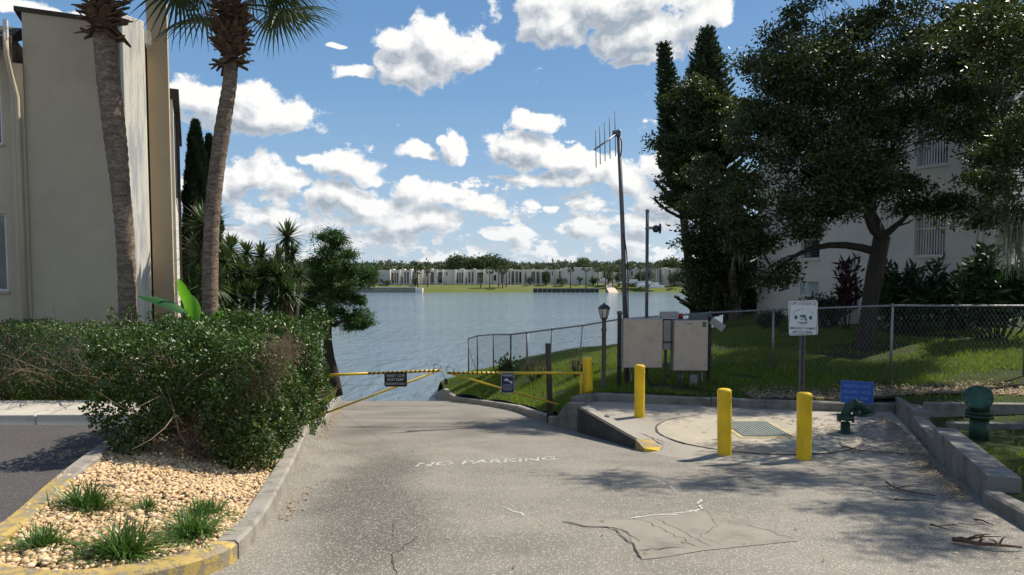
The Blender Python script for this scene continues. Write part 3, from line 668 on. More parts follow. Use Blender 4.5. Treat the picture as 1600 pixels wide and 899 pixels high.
for s_ in (0,):
    a1 = e0 + np.array([nx, ny]) * -.03; a2 = e0 + np.array([nx, ny]) * .205; a3 = a2 + np.array([tx, ty]) * .16 + np.array([nx, ny]) * .10; zt = CAMZ - 2.345; zg = CAMZ - R(by) - .05
    b1 = a1 - np.array([tx, ty]) * .02; b2 = a2 - np.array([tx, ty]) * .02
    tb.add([(*b1, zt), (*b2, zt), (*a3, zg + .05), (*b1, zg), (*b2, zg)], [(0, 2, 1), (0, 3, 2), (1, 2, 4)]) 
tb.build('yellow_nose', M['bollard'], ww)

# ---- concrete walls on the right
def wall_block(name, label, line, top_drop, base_drop, w, mt=None):
    mb = MB(); L = resample(line, .4); n = len(L); vs_ = []
    for i, p in enumerate(L):
        a = np.array(L[max(i - 1, 0)]); b = np.array(L[min(i + 1, n - 1)]); t = (b - a) / np.linalg.norm(b - a); q = (p[0] + t[1] * w, p[1] - t[0] * w)
        s_ = i / (n - 1); top = CAMZ - (top_drop[0] + (top_drop[1] - top_drop[0]) * s_); bs = CAMZ - base_drop
        vs_ += [(p[0], p[1], bs), (p[0], p[1], top), (q[0], q[1], top), (q[0], q[1], bs)]
    fs_ = [(i * 4 + k, (i + 1) * 4 + k, (i + 1) * 4 + (k + 1) % 4, i * 4 + (k + 1) % 4) for i in range(n - 1) for k in range(4)]
    fs_ += [(0, 1, 2, 3), tuple((n - 1) * 4 + k for k in (3, 2, 1, 0))]
    mb.add(vs_, fs_); o = mb.build(name, mt or M['wall_conc'], None, 0.012); return tag(o, label, 'low wall')
wall_block('retaining_wall', 'short weathered concrete block wall behind the green gooseneck pipe', [(6.27, 10.55), (6.70, 11.85)], (2.05, 2.06), 2.5, 0.22)
wall_block('retaining_wall', 'low narrow kerb block between the two thicker concrete walls', [(5.60, 8.95), (6.20, 10.50)], (2.15, 2.12), 2.5, 0.20)
wall_block('retaining_wall', 'long thick concrete wall with broad top along the right of the drive', [(4.37, 6.2), (5.55, 8.92)], (1.80, 1.95), 2.5, 0.27)
wall_block('retaining_wall', 'straight concrete wall standing behind the thick green standpipe', [(6.50, 10.72), (10.6, 10.45)], (1.94, 1.93), 2.6, 0.16)
wall_block('retaining_wall', 'thin low concrete kerb in front of the cross wall beside green standpipe', [(6.40, 9.98), (9.9, 9.75)], (2.10, 2.08), 2.5, 0.13)

# ---- sidewalk slabs and their kerb
sw = bpy.data.objects.new('sidewalk', None); COL.objects.link(sw); sw['kind'] = 'structure'
xs = [-4.86, -6.42, -8.4, -10.4, -12.4, -14.4]
for k in range(len(xs) - 1):
    x1, x0 = xs[k], xs[k + 1]
    mb = MB(); zt = CAMZ - Ldrop(9.2) + .13
    z_a = zt + random.uniform(-.004, .004)
    mb.add([(x0 + .012, 9.1, z_a - .3), (x1, 9.1, z_a - .3), (x1, 9.95, z_a - .3), (x0 + .012, 9.95, z_a - .3), (x0 + .012, 9.1, z_a), (x1, 9.1, z_a), (x1, 9.95, z_a + .05), (x0 + .012, 9.95, z_a + .05)],
           [(0, 3, 2, 1), (4, 5, 6, 7), (0, 1, 5, 4), (1, 2, 6, 5), (2, 3, 7, 6), (3, 0, 4, 7)])
    mb.build('slab', M['walk'], sw, 0.02)

# ---- flat marks on the drive: cracks, worn paint, patch, letters
def drape_strip(name, pts, w, fn, mt, parent, lift=0.004, jit=0.4, jag=0.012):
    mb = MB(); L = []
    for a, b in zip(pts[:-1], pts[1:]):
        d = math.dist(a, b); k = max(1, int(d / .06))
        for j in range(k): L.append((a[0] + (b[0] - a[0]) * j / k + random.gauss(0, jag), a[1] + (b[1] - a[1]) * j / k + random.gauss(0, jag)))
    L.append(pts[-1]); vs_ = []
    for i, p in enumerate(L):
        a = np.array(L[max(i - 1, 0)]); b = np.array(L[min(i + 1, len(L) - 1)]); t = (b - a) / (np.linalg.norm(b - a) + 1e-9); ww_ = w * random.uniform(1 - jit, 1 + jit) / 2
        if i in (0, len(L) - 1): ww_ *= .2
        for s_ in (-1, 1):
            q = (p[0] - t[1] * ww_ * s_, p[1] + t[0] * ww_ * s_); vs_.append((q[0], q[1], fn(*q) + lift))
    n = len(L); mb.add(vs_, [(2 * i + 1, 2 * i, 2 * i + 2, 2 * i + 3) for i in range(n - 1)]); return mb.build(name, mt, parent)
def gpx(pts, fn=road_z): return [tuple(G(a, b, fn)[:2]) for a, b in pts]
for pts, w in (([(620, 899), (612, 870), (640, 850), (655, 835)], .010), ([(520, 640), (600, 690), (700, 700)], .008),
               ([(560, 668), (640, 671), (740, 676)], .006), ([(500, 705), (640, 702), (760, 692), (830, 690)], .008), ([(1050, 745), (1100, 752), (1200, 750)], .006),
               ([(610, 840), (618, 830), (615, 812)], .008)):
    drape_strip('crack', gpx(pts), w * .6, road_z, M['crack'], road)
M['worn_white'] = new_mat('worn_white_paint')[0]
_t = M['worn_white'].node_tree; N_ = NT(_t); b_ = [x for x in _t.nodes if x.type == 'BSDF_PRINCIPLED'][0]; o_ = [x for x in _t.nodes if x.type == 'OUTPUT_MATERIAL'][0]
b_.inputs['Base Color'].default_value = (0.62, 0.61, 0.57, 1); b_.inputs['Roughness'].default_value = .7
_v = coords(N_, True); tr_ = N_.n('ShaderNodeBsdfTransparent'); ms_ = N_.n('ShaderNodeMixShader')
N_.l(N_.m('MULTIPLY', N_.mr(N_.noise(_v, 55, 5, 0.7), .38, .52, 0.0, .92), N_.mr(N_.noise(_v, 6, 4, 0.7), .36, .52, 0.15, 1.0)), ms_.inputs[0]); N_.l(tr_.outputs[0], ms_.inputs[1]); N_.l(b_.outputs[0], ms_.inputs[2]); N_.l(ms_.outputs[0], o_.inputs[0])
drape_strip('paint_fragment', gpx([(786, 793), (800, 800), (830, 808)]), .02, road_z, M['worn_white'], road)
drape_strip('paint_fragment', gpx([(1018, 748), (1030, 753), (1048, 762), (1056, 768)]), .025, road_z, M['worn_white'], road)
drape_strip('paint_fragment', gpx([(985, 812), (1040, 806), (1092, 799)]), .028, road_z, M['worn_white'], road, lift=.009)
drape_strip('paint_fragment', gpx([(1088, 803), (1094, 795), (1090, 788), (1096, 782)]), .022, road_z, M['worn_white'], road, lift=.009)
drape_strip('paint_fragment', gpx([(560, 760), (566, 763)]), .03, road_z, M['worn_white'], road)
pp = gpx([(876, 816), (930, 812), (985, 814), (1040, 803), (1092, 799), (1150, 812), (1200, 826), (1246, 847), (1180, 854), (1100, 862), (1040, 872), (1003, 876), (990, 858), (982, 834), (960, 826), (915, 824)])
patch = sheet('mortar_patch', pp, lambda x, y: CAMZ - road_drop(x, y) + .004, M['patch'], .12, 'structure', road)
for pts, w in (([(878, 816), (915, 823), (945, 826), (962, 828), (975, 842), (990, 852), (992, 862), (1003, 875)], .016), ([(990, 861), (1030, 860), (1070, 858)], .012),
               ([(1003, 814), (1050, 836), (1090, 857)], .006), ([(1022, 811), (1070, 834), (1110, 856)], .006), ([(1160, 820), (1200, 830), (1240, 845)], .008),
               ([(965, 826), (985, 836), (1000, 850)], .006), ([(1105, 800), (1120, 825), (1095, 840), (1130, 855)], .004)):
    drape_strip('crack', gpx(pts), w * .7, road_z, M['crack'], road, lift=.008)
# NO PARKING, long flat worn letters
def text_mesh(txt, size=1.0, extrude=0.0):
    cu = bpy.data.curves.new('lettering', 'FONT'); cu.body = txt; cu.size = size; cu.align_x = 'CENTER'; cu.align_y = 'CENTER'; cu.extrude = extrude; cu.offset = .006; cu.resolution_u = 3
    to = bpy.data.objects.new('lettering', cu); COL.objects.link(to)
    me = bpy.data.meshes.new_from_object(to.evaluated_get(bpy.context.evaluated_depsgraph_get())); bpy.data.objects.remove(to); bpy.data.curves.remove(cu); return me
A_ = G(652, 727, road_z); B_ = G(868, 717, road_z)
me = text_mesh('NO PARKING', 1.0); co = np.array([v.co[:] for v in me.vertices]); xr = (co[:, 0].min(), co[:, 0].max()); yr = (co[:, 1].min(), co[:, 1].max())
ux = (B_ - A_); ux.z = 0; uy = Vector((0.06, 1, 0))
for v in me.vertices:
    s_ = (v.co.x - xr[0]) / (xr[1] - xr[0]); t_ = (v.co.y - yr[0]) / (yr[1] - yr[0]) - .5
    q = A_ + ux * s_ + uy * t_ * .30; v.co = (q.x, q.y, road_z(q.x, q.y) + .005)
link(me, 'lettering', M['worn_white'], road)
# pump-station disc and hatch on the pad
dc = Vector((3.66, 10.15)); DR = 1.46
dpoly = [(dc.x + DR * cos(a), dc.y + DR * .90 * sin(a)) for a in np.linspace(0, 2 * pi, 48, endpoint=False)]
disc = sheet('well_slab', dpoly, lambda x, y: CAMZ - pad_drop(x, y) + .006, M['disc'], .25, 'structure', pad)
ring = [(dc.x + (DR + .012) * cos(a), dc.y + (DR * .90 + .012) * sin(a)) for a in np.linspace(pi * .60, pi * 1.75, 50)]
drape_strip('joint', ring, .028, lambda x, y: pad_z(x, y) + .004, M['crack'], pad, jag=.003)
drape_strip('crack', [(1.45, 11.3), (1.75, 10.4), (2.15, 9.5)], .02, pad_z, M['crack'], pad)
drape_strip('crack', [(4.5, 8.95), (5.1, 9.3), (5.6, 9.6)], .012, pad_z, M['crack'], pad)
h0 = G(1142, 656, pad_z); h1 = G(1213, 657, pad_z); h2 = G(1225, 690, pad_z); h3 = G(1150, 688, pad_z)
hatch = thing('floor_hatch', 'grey green ribbed steel hatch set in a yellow edged concrete frame', 'hatch', ((h0.x + h2.x) / 2, (h0.y + h2.y) / 2, CAMZ - 2.30))
hw, hd = .36, .52
hb = MB(); hb.box(-hw - .075, -hd - .07, -.02, hw + .075, hd + .07, .014); hb.build('hatch_frame', simple('hatch_frame_paint', (0.46, 0.36, 0.15), (0.38, 0.33, 0.22), 9, .8, .4, 50), hatch)
hb = MB(); hb.box(-hw, -hd, -.01, hw, hd, .019); hb.build('hatch_lid', simple('hatch_green', (0.15, 0.18, 0.16), (0.10, 0.12, 0.11), 9, .6), hatch)
hb = MB()
for k in range(14):
    x = -hw + .03 + k * (2 * hw - .06) / 13; hb.box(x - .009, -hd + .02, .0195, x + .009, hd - .02, .029)
o = hb.build('rib', simple('hatch_rib', (0.40, 0.43, 0.38), None, 9, .5, metal=.3), hatch)
# ================================================================== VEGETATION TOOLS
def rand_unit(n, rng=RNG):
    v = rng.normal(size=(n, 3)); return v / np.linalg.norm(v, axis=1)[:, None]
def leaves_arrays(pos, dirs, L, Wd, fold=0.25, normal=None, rng=RNG):
    """one folded diamond per leaf: 4 verts, 2 triangles"""
    n = len(pos); L = np.broadcast_to(L, n)[:, None]; Wd = np.broadcast_to(Wd, n)[:, None]
    d = dirs / np.linalg.norm(dirs, axis=1)[:, None]
    up = rand_unit(n, rng) if normal is None else normal
    s = np.cross(d, up); s /= (np.linalg.norm(s, axis=1)[:, None] + 1e-9); nn = np.cross(s, d)
    a = pos; t = pos + d * L; m = pos + d * L * 0.5 + nn * Wd * fold
    V = np.stack([a, m + s * Wd / 2, t, m - s * Wd / 2], axis=1).reshape(-1, 3)
    i = np.arange(n)[:, None] * 4; T = np.concatenate([i + [0, 1, 2], i + [0, 2, 3]], axis=1).reshape(-1, 3)
    return V, T
def merge(parts):
    Vs, Ts, o = [], [], 0
    for V, T in parts: Vs.append(V); Ts.append(T + o); o += len(V)
    return np.concatenate(Vs), np.concatenate(Ts)
def ball(n, rng=RNG, hollow=0.0):
    r = rng.random(n) ** (1 / 3) * (1 - hollow) + hollow; return rand_unit(n, rng) * r[:, None]
def curve_pts(a, b, sag, n=6, jit=0.05):
    a, b = Vector(a), Vector(b); L = (b - a).length; out = []
    j1 = Vector((random.gauss(0, 1), random.gauss(0, 1), random.gauss(0, 1))) * L * jit
    for i in range(n + 1):
        t = i / n; q = a.lerp(b, t) + Vector((0, 0, sag * L * 4 * t * (1 - t))) + j1 * (4 * t * (1 - t)) ; out.append(q)
    return out
def blob_tree(name, label, cat, base, trunk, blobs, leafL, leafW, mats, group=None, sub=9, per=110, clump=0.42, droop=0.0, seg=9, limb_r=0.10, seed=1, moss=None, twig_r=0.012, flat=0.6, outb=0.9):
    """trunk: [(x,y,z,r)...]; blobs: [(x,y,z,rx,ry,rz,weight, start_index_on_trunk)]"""
    rng = np.random.default_rng(seed); random.seed(seed)
    root = thing(name, label, cat, base, 0, group); bv = Vector(base)
    mb = MB(); tp = [Vector(q[:3]) - bv for q in trunk]; tr = [q[3] for q in trunk]
    mb.tube(tp, tr, 12, wob=0.07)
    parts = []; nodes = []
    for i_, q_ in enumerate(tp): nodes.append((q_, tr[i_], i_))
    fork = tp[-1]; order = sorted(blobs, key=lambda q: (Vector(q[:3]) - bv - fork).length)
    nodes0 = [(tp[-1], tr[-1])]; allp = []
    for (x, y, z, rx, ry, rz, w, si) in order:
        c = Vector((x, y, z)) - bv; st = tp[si]; r0 = min(tr[si] * .72, limb_r * (0.9 + 0.5 * w)); best = (c - st).length * .80
        for (q_, r_) in allp:
            dd = (c - q_).length
            if dd < best and (q_ - fork).length < (c - fork).length and r_ > .018: best = dd; st = q_; r0 = r_ * .85
        path = curve_pts(st, c, -0.04 if c.z > st.z else 0.08, 7, 0.06); rr = [r0 * (1 - .74 * i / 7) for i in range(8)]
        mb.tube(path, rr, 7, caps=False, wob=0.08); allp += [(path[i_], rr[i_]) for i_ in range(2, 8)]
        ns = max(3, int(sub * w)); cs = ball(ns, rng, .25) * np.array([rx, ry, rz]) * outb + np.array(c)
        for q in cs:
            j = random.randint(3, 7); mb.tube(curve_pts(path[j], q, 0.02, 3, .08), [rr[j] * .45 + twig_r * .5, rr[j] * .25 + twig_r * .4, twig_r * .5, twig_r * .25], 4, caps=False)
            k = int(per * rng.uniform(.6, 1.4)); cr = clump * rng.uniform(.6, 1.25)
            # several small sprays inside each clump so gaps stay open
            sp = ball(7, rng) * np.array([cr, cr, cr * flat]) + q
            for s2 in sp:
                kk = k // 7; off = rng.normal(size=(kk, 3)) * np.array([cr, cr, cr * flat]) * 0.34
                pos = s2 + off; d = off / (np.linalg.norm(off, axis=1)[:, None] + 1e-6) + rand_unit(kk, rng) * .8 + np.array([0, 0, -droop])
                parts.append(leaves_arrays(pos, d, leafL * rng.uniform(.7, 1.2, kk), leafW * rng.uniform(.7, 1.2, kk), rng=rng))
    V, T = merge(parts)
    mb.build('trunk', mats[0], root); cr_ = tri_mesh('crown', V, T, mats[1], root)
    if moss:
        mp = []
        for (x, y, z, n, spread, length) in moss:
            mp.append(moss_arrays(np.array([x, y, z]) - np.array(base), n, spread, length, rng))
        V, T = merge(mp); tri_mesh('hanging_moss', V, T, M['moss'], root)['kind'] = 'stuff'
    return root
def moss_arrays(c, n, spread, length, rng):
    out = []
    for _ in range(n):
        p = c + rng.normal(size=3) * np.array([spread, spread, spread * .3]); L = length * rng.uniform(.4, 1.1); k = 9
        zz = np.linspace(0, -L, k); wob = np.cumsum(rng.normal(size=(k, 2)) * .012, axis=0); w = np.linspace(.012, .003, k) * rng.uniform(.7, 1.4); a = rng.random() * pi
        cx = p[0] + wob[:, 0]; cy = p[1] + wob[:, 1]; z = p[2] + zz
        V = np.empty((k * 2, 3)); V[0::2] = np.c_[cx - w * cos(a), cy - w * sin(a), z]; V[1::2] = np.c_[cx + w * cos(a), cy + w * sin(a), z]
        i = np.arange(k - 1)[:, None] * 2; T = np.concatenate([i + [0, 1, 3], i + [0, 3, 2]], axis=1).reshape(-1, 3); out.append((V, T))
    return merge(out)
def pb(px, py, Y, rpx, rpy, w=1.0, si=-1, ry=None):
    q = P(px, py, Y); s_ = Y / F; return (q.x, q.y, q.z, rpx * s_, ry if ry else rpx * s_ * .9, rpy * s_, w, si)

# ================================================================== BIG OAK (right, trunk behind the fence)
def px_trunk(lst, Y, scale=1.0):
    return [(*P(px, py, Y + (dy if len(q) > 3 else 0)), (w / 2) * Y / F * scale) for q in lst for (px, py, w, dy) in [(*q, 0)[:4]]]
by_ = 16.0
tk = px_trunk([(1350, 566, 40), (1353, 540, 30), (1357, 500, 26), (1362, 460, 24), (1367, 425, 24), (1373, 395, 25), (1378, 370, 24)], by_)
tk[0] = (*tk[0][:2], rlawn_z(tk[0][0], tk[0][1]) - .1, tk[0][3])
B = [pb(1230, 295, 16.2, 64, 60, .9), pb(1178, 370, 16.0, 34, 34, .6, 5), pb(1208, 425, 15.8, 22, 22, .35, 5), pb(1120, 290, 16.5, 48, 55, .9), pb(1172, 200, 16.5, 48, 50, .8),
     pb(1215, 95, 16.5, 50, 50, .9), pb(1275, 180, 17.5, 80, 70, 1.3), pb(1290, 60, 17.0, 75, 60, 1.2), pb(1245, 345, 15.2, 40, 26, .5, 5), pb(1340, 270, 17.6, 70, 60, 1.1), pb(1370, 140, 17.5, 80, 80, 1.3),
     pb(1400, 30, 16.5, 90, 60, 1.3), pb(1340, -70, 16.5, 110, 60, 1.2), pb(1420, 210, 16.0, 50, 45, .6), pb(1410, 285, 15.5, 30, 20, .3), pb(1500, 130, 16.0, 80, 80, 1.2), pb(1520, 20, 16.0, 90, 70, 1.3), pb(1245, -20, 16.5, 60, 45, .8),
     pb(1540, 240, 15.5, 50, 35, .45), pb(1475, 310, 15.0, 35, 14, .3), pb(1620, 60, 16.0, 110, 90, 1.3), pb(1480, -100, 16.5, 120, 70, 1.2), pb(1300, 120, 15.2, 90, 80, 1.2), pb(1450, 60, 15.2, 90, 80, 1.2), pb(1330, 250, 15.0, 60, 45, .7), pb(1200, 230, 15.6, 60, 50, .9), pb(1560, 170, 15.0, 80, 60, .9), pb(1300, 310, 15.0, 50, 36, .8), pb(1350, 300, 14.8, 40, 24, .45), pb(1400, 180, 15.3, 80, 60, 1.1), pb(1250, 110, 15.4, 80, 60, 1.0), pb(1340, 190, 18.4, 120, 80, 1.3), pb(1200, 160, 17.5, 50, 50, .7), pb(1490, 170, 17.5, 60, 40, .6), pb(1530, 335, 15.2, 30, 14, .3), pb(1430, 325, 15.6, 16, 10, .2), pb(1175, 330, 15.2, 45, 40, .7)]
blob_tree('oak_tree', 'broad dark live oak with forked trunk standing behind the chain link fence', 'tree', tuple(Vector(tk[0][:3]) + Vector((0, 0, .1))), tk, B, .098, .052, (M['bark_oak'], M['leaf_oak']),
          sub=14, per=300, clump=.38, flat=.5, seed=3, limb_r=.10, moss=[(*P(1282, 330, 15.6), 14, .08, .7), (*P(1160, 395, 16), 10, .1, .5), (*P(1380, 330, 15.5), 8, .1, .5)])
# oak reaching in from the right, outside the frame
b2 = (13.0, 12.6, rlawn_z(13.0, 12.6))
tk2 = [(*b2[:2], b2[2] - .1, .34), (12.9, 12.6, b2[2] + 1.4, .27), (12.7, 12.5, b2[2] + 2.8, .25)]
B2 = [pb(1605, 230, 13.0, 55, 50, .7), pb(1605, 330, 12.6, 38, 30, .5), pb(1640, 150, 12.5, 90, 80, 1.0), pb(1560, 60, 11.5, 70, 60, .9), pb(1550, 285, 13.4, 35, 22, .35), pb(1700, 40, 12.0, 110, 90, 1.1), (11.4, 11.4, 10.2, 1.5, 1.5, 1.1, 1.1, -1), (13.5, 11.5, 11.3, 1.8, 1.8, 1.2, 1.2, -1), (10.7, 10.1, 11.2, 1.2, 1.2, .8, .8, -1),
      (9.9, 9.0, 10.8, 1.3, 1.3, .8, .7, -1), (12.2, 9.3, 10.6, 1.5, 1.4, .9, .9, -1), (14.5, 13.0, 9.5, 1.6, 1.6, 1.1, 1.0, -1), (10.5, 7.6, 10.4, 1.2, 1.1, .7, .6, -1), (9.1, 10.0, 10.7, 1.1, 1.0, .6, .6, -1), (8.1, 10.5, 10.9, 1.0, .9, .5, .5, -1), (7.2, 10.6, 11.2, .9, .9, .5, .35, -1), (8.8, 8.2, 10.6, 1.0, .9, .5, .45, -1)]
blob_tree('oak_tree', 'moss hung live oak leaning in over the right edge beside the pale wall', 'tree', b2, tk2, B2, .095, .05, (M['bark_oak'], M['leaf_oak']), sub=13, per=270, clump=.40, flat=.5, seed=5, limb_r=.13,
          moss=[(*P(1592, 345, 12.6), 160, .17, 1.0), (*P(1570, 330, 12.8), 30, .12, .6)])
# mid-ground broadleaf with the pinkish trunk
y3 = 24.0
tk3 = px_trunk([(1150, 512, 20), (1146, 470, 16), (1143, 430, 14), (1141, 395, 13), (1139, 350, 12), (1137, 300, 10)], y3)
tk3[0] = (*tk3[0][:2], rlawn_z(tk3[0][0], tk3[0][1]) - .1, tk3[0][3] * 1.2)
B3 = [pb(1080, 150, 24, 38, 24, .8), pb(1060, 220, 24, 36, 22, .8), pb(1120, 215, 24.5, 36, 28, .6), pb(1085, 275, 24, 40, 24, .8), pb(1110, 340, 24, 38, 24, .8), pb(1075, 250, 24, 34, 14, .6), pb(1150, 175, 25, 32, 24, .6),
      pb(1100, 178, 24, 40, 26, .7), pb(1160, 290, 25, 36, 34, .5), pb(1125, 385, 24, 36, 24, .8), pb(1170, 370, 25, 34, 30, .8), pb(1140, 430, 24.6, 44, 26, .8), pb(1105, 418, 24, 24, 20, .8), pb(1102, 455, 24, 20, 18, .7), pb(1128, 470, 24.4, 28, 12, .7), pb(1095, 380, 24, 20, 20, .6), pb(1168, 465, 24.8, 18, 14, .4), pb(1075, 315, 24, 24, 14, .5)]
blob_tree('broadleaf_tree', 'tall dark leafy tree with bare pinkish trunk at the lake edge', 'tree', tuple(Vector(tk3[0][:3]) + Vector((0, 0, .1))), tk3, B3, .15, .075, (M['bark_pale'], M['leaf_oak']), sub=12, per=240, clump=.48, seed=9, limb_r=.07, flat=.4,
          moss=[(*P(1068, 345, 24), 5, .05, 1.3), (*P(1122, 462, 24), 22, .35, .7)])

# ================================================================== CONIFERS (Norfolk pine habit)
def norfolk(label, base, top_z, rfun, tiers, seed, upsweep=.35, zlow=.1, lean=0.0):
    rng = np.random.default_rng(seed); random.seed(seed)
    root = thing('norfolk_pine', label, 'tree', base, 0); H = top_z - base[2]
    mb = MB(); mb.tube([(0, 0, -.1), (lean * H * .5, 0, H * .5), (lean * H, 0, H)], [.22, .14, .02], 9); parts = []
    for t in range(tiers):
        f = min(.9999, zlow + (1 - zlow) * t / (tiers - 1)); z = H * f; r = rfun(f); nb = 7
        for k in range(nb):
            a = 2 * pi * (k + rng.uniform(-.25, .25)) / nb + t * .7; rr = r * rng.uniform(.8, 1.1)
            dr = np.array([cos(a), sin(a), 0]); n = max(3, int(rr / .07)); s = np.linspace(.08, 1, n)[:, None]
            path = dr * rr * s + np.array([lean * z, 0, z]) + np.array([0, 0, 1]) * (upsweep * rr * (s ** 2) - .12 * rr * np.sin(s * pi))
            mb.tube([tuple(path[0]), tuple(path[n // 2]), tuple(path[-1])], [.022, .014, .006], 4, caps=False)
            # ropes of needles: side branchlets
            for side in (-1, 1, 0):
                sd = np.array([-dr[1], dr[0], 0]) * side
                for q in path[::1]:
                    bl = (.27 if side else .14) * (1.1 - .5 * min(1, np.hypot(q[0] - lean * z, q[1]) / max(rr, .01))); m_ = 9
                    u = rng.random((m_, 1)); pos = q + (sd * .85 + dr * .5 + np.array([0, 0, .55])) * bl * u
                    d = (sd * .4 + dr * .5 + np.array([0, 0, .8])) + rand_unit(m_, rng) * .55
                    parts.append(leaves_arrays(pos, d, .12, .045, rng=rng))
    V, T = merge(parts); mb.build('trunk', M['bark_dark'], root); tri_mesh('crown', V, T, M['leaf_pine'], root); return root
nb_ = P(1098, 500, 26.0); apex = P(1078, 52, 26.0)
norfolk('tall narrow Norfolk pine with upswept tiers rising above the leafy trees', (nb_.x, 26.0, rlawn_z(nb_.x, 26.0)), apex.z, lambda f: .06 + 2.5 * (1 - f) ** .72, 38, 4, zlow=.42)
apex2 = P(1128, 345, 27.0)
norfolk('short Norfolk pine with low drooping boughs beside the white building corner', (apex2.x, 26.0, rlawn_z(apex2.x, 26.0)), apex2.z, lambda f: .15 + 1.9 * (1 - f) ** .5, 17, 6, upsweep=.12, zlow=.17)
np2 = P(1102, 76, 27.2)
norfolk('slim Norfolk pine leader standing just left of the tall one', (np2.x, 27.2, rlawn_z(np2.x, 27.2)), np2.z, lambda f: .05 + 1.5 * (1 - f) ** .8, 26, 8, zlow=.6, lean=-.135)

# ================================================================== BALD CYPRESS at the left shore
yb = 24.5
tkb = px_trunk([(517, 590, 36), (516, 578, 26), (514, 560, 18), (512, 535, 13), (512, 505, 11), (515, 460, 10), (517, 410, 8), (519, 365, 4)], yb)
tkb[0] = (*tkb[0][:2], llawn_z(tkb[0][0], tkb[0][1]) - .1, tkb[0][3])
Bb = [pb(515, 368, yb, 16, 12, .6, 6), pb(530, 372, yb, 12, 10, .4, 6), pb(512, 395, yb, 24, 14, .8, 6), pb(545, 400, yb, 14, 8, .4, 6), pb(528, 415, yb, 36, 12, .9, 6), pb(500, 420, yb, 26, 16, .8, 5), pb(555, 432, yb, 24, 10, .6, 5), pb(570, 425, yb, 10, 6, .3, 5), pb(535, 445, yb, 42, 14, 1.0, 5),
      pb(490, 450, yb, 28, 16, .8, 5), pb(520, 470, yb, 48, 14, 1.1, 5), pb(480, 475, yb, 20, 12, .6, 5), pb(555, 468, yb, 20, 9, .5, 4), pb(560, 495, yb, 26, 10, .7, 4), pb(520, 492, yb, 40, 10, .9, 4), pb(485, 495, yb, 26, 12, .7, 4), pb(465, 480, yb, 16, 18, .6, 4), pb(572, 505, yb, 12, 7, .4, 4), pb(500, 508, yb, 24, 9, .5, 4), pb(540, 506, yb, 26, 8, .5, 4)]
blob_tree('bald_cypress', 'bald cypress with flared base and hanging moss at the lake edge left of the ramp', 'tree', tuple(Vector(tkb[0][:3]) + Vector((0, 0, .1))), tkb, Bb, .10, .032, (M['bark_dark'], M['leaf_cyp']), sub=15, per=260, clump=.26, seed=12, limb_r=.05, flat=.5, droop=.2, twig_r=.008,
          moss=[(*P(545, 508, yb), 16, .25, .6), (*P(565, 500, yb), 8, .12, .5), (*P(503, 515, yb), 8, .15, .4)])
# Italian cypress behind the palm
yi = 22.0; ib = P(312, 470, yi); it = P(322, 192, yi); rng = np.random.default_rng(5)
def ital(label, x, y, ztop, r, seed):
    rng = np.random.default_rng(seed); zb = llawn_z(x, y); root = thing('italian_cypress', label, 'tree', (x, y, zb)); H = ztop - zb
    MB().tube([(0, 0, -.1), (0, 0, H * .9)], [.12, .03], 7).build('trunk', M['bark_dark'], root)
    n = 30000; f = rng.random(n) ** .8; a = rng.random(n) * 2 * pi; prof = r * np.clip(np.minimum(f * 5 + .3, 1) * (1 - f) ** .55 * 1.15, 0.02, None)
    rad = prof * (1 - .35 * rng.random(n) ** 2) * (1 + .16 * np.sin(a * 5 + f * 30) + .1 * np.sin(a * 3 - f * 50)); pos = np.c_[np.cos(a) * rad, np.sin(a) * rad, f * H]
    d = np.c_[np.cos(a) * .35, np.sin(a) * .35, np.full(n, 1.0)] + rand_unit(n, rng) * .35
    V, T = leaves_arrays(pos, d, .16 * rng.uniform(.6, 1.2, n), .035, rng=rng); tri_mesh('crown', V, T, M['leaf_ital'], root)
ital('tall narrow italian cypress rising behind the leaning cabbage palm', ib.x, yi, it.z, .58, 5)
ital('second shorter italian cypress tucked against the tall one', P(331, 400, 22.6).x, 22.6, P(333, 215, 22.6).z, .42, 6)

# ================================================================== CABBAGE PALMS
def fan_leaf(seed, L=1.15, pet=1.1, segs=34, droop=.55):
    """costapalmate leaf along +X: petiole then radiating drooping blades"""
    rng = np.random.default_rng(seed); V = []; T = []
    def strip(pts, ws, nrm):
        o = len(V); n = len(pts)
        for i, p in enumerate(pts):
            t = pts[min(i + 1, n - 1)] - pts[max(i - 1, 0)]; s = np.cross(t, nrm); s /= (np.linalg.norm(s) + 1e-9)
            V.append(p - s * ws[i]); V.append(p + s * ws[i])
        for i in range(n - 1):
            a = o + i * 2; T.append((a, a + 1, a + 3)); T.append((a, a + 3, a + 2))
    up = np.array([0, 0, 1.0])
    pet_pts = [np.array([pet * t, 0, .10 * pet * (t - t * t) * 2]) for t in np.linspace(0, 1, 5)]
    strip(pet_pts, [.03, .022, .018, .016, .014], up); strip(pet_pts, [.02] * 5, np.array([0, 1.0, 0]))
    hub = pet_pts[-1]
    for k in range(segs):
        a = (k / (segs - 1) - .5) * radians(250); fold = abs(a) / radians(125)
        l = L * (1 - .28 * fold) * rng.uniform(.9, 1.06); d = np.array([cos(a), sin(a), -.10 + .22 * cos(a * 2)]); o0 = hub + np.array([.28 * (1 - fold), 0, 0])
        pts = []
        for t in np.linspace(0, 1, 6):
            q = o0 + d * l * t; q = q + np.array([0, 0, -droop * l * (max(0, t - .35) ** 1.7) * 1.3]); pts.append(q)
        strip(pts, [.012, .024, .026, .019, .010, .002], up + rng.normal(size=3) * .25)
    return np.array(V), np.array(T)
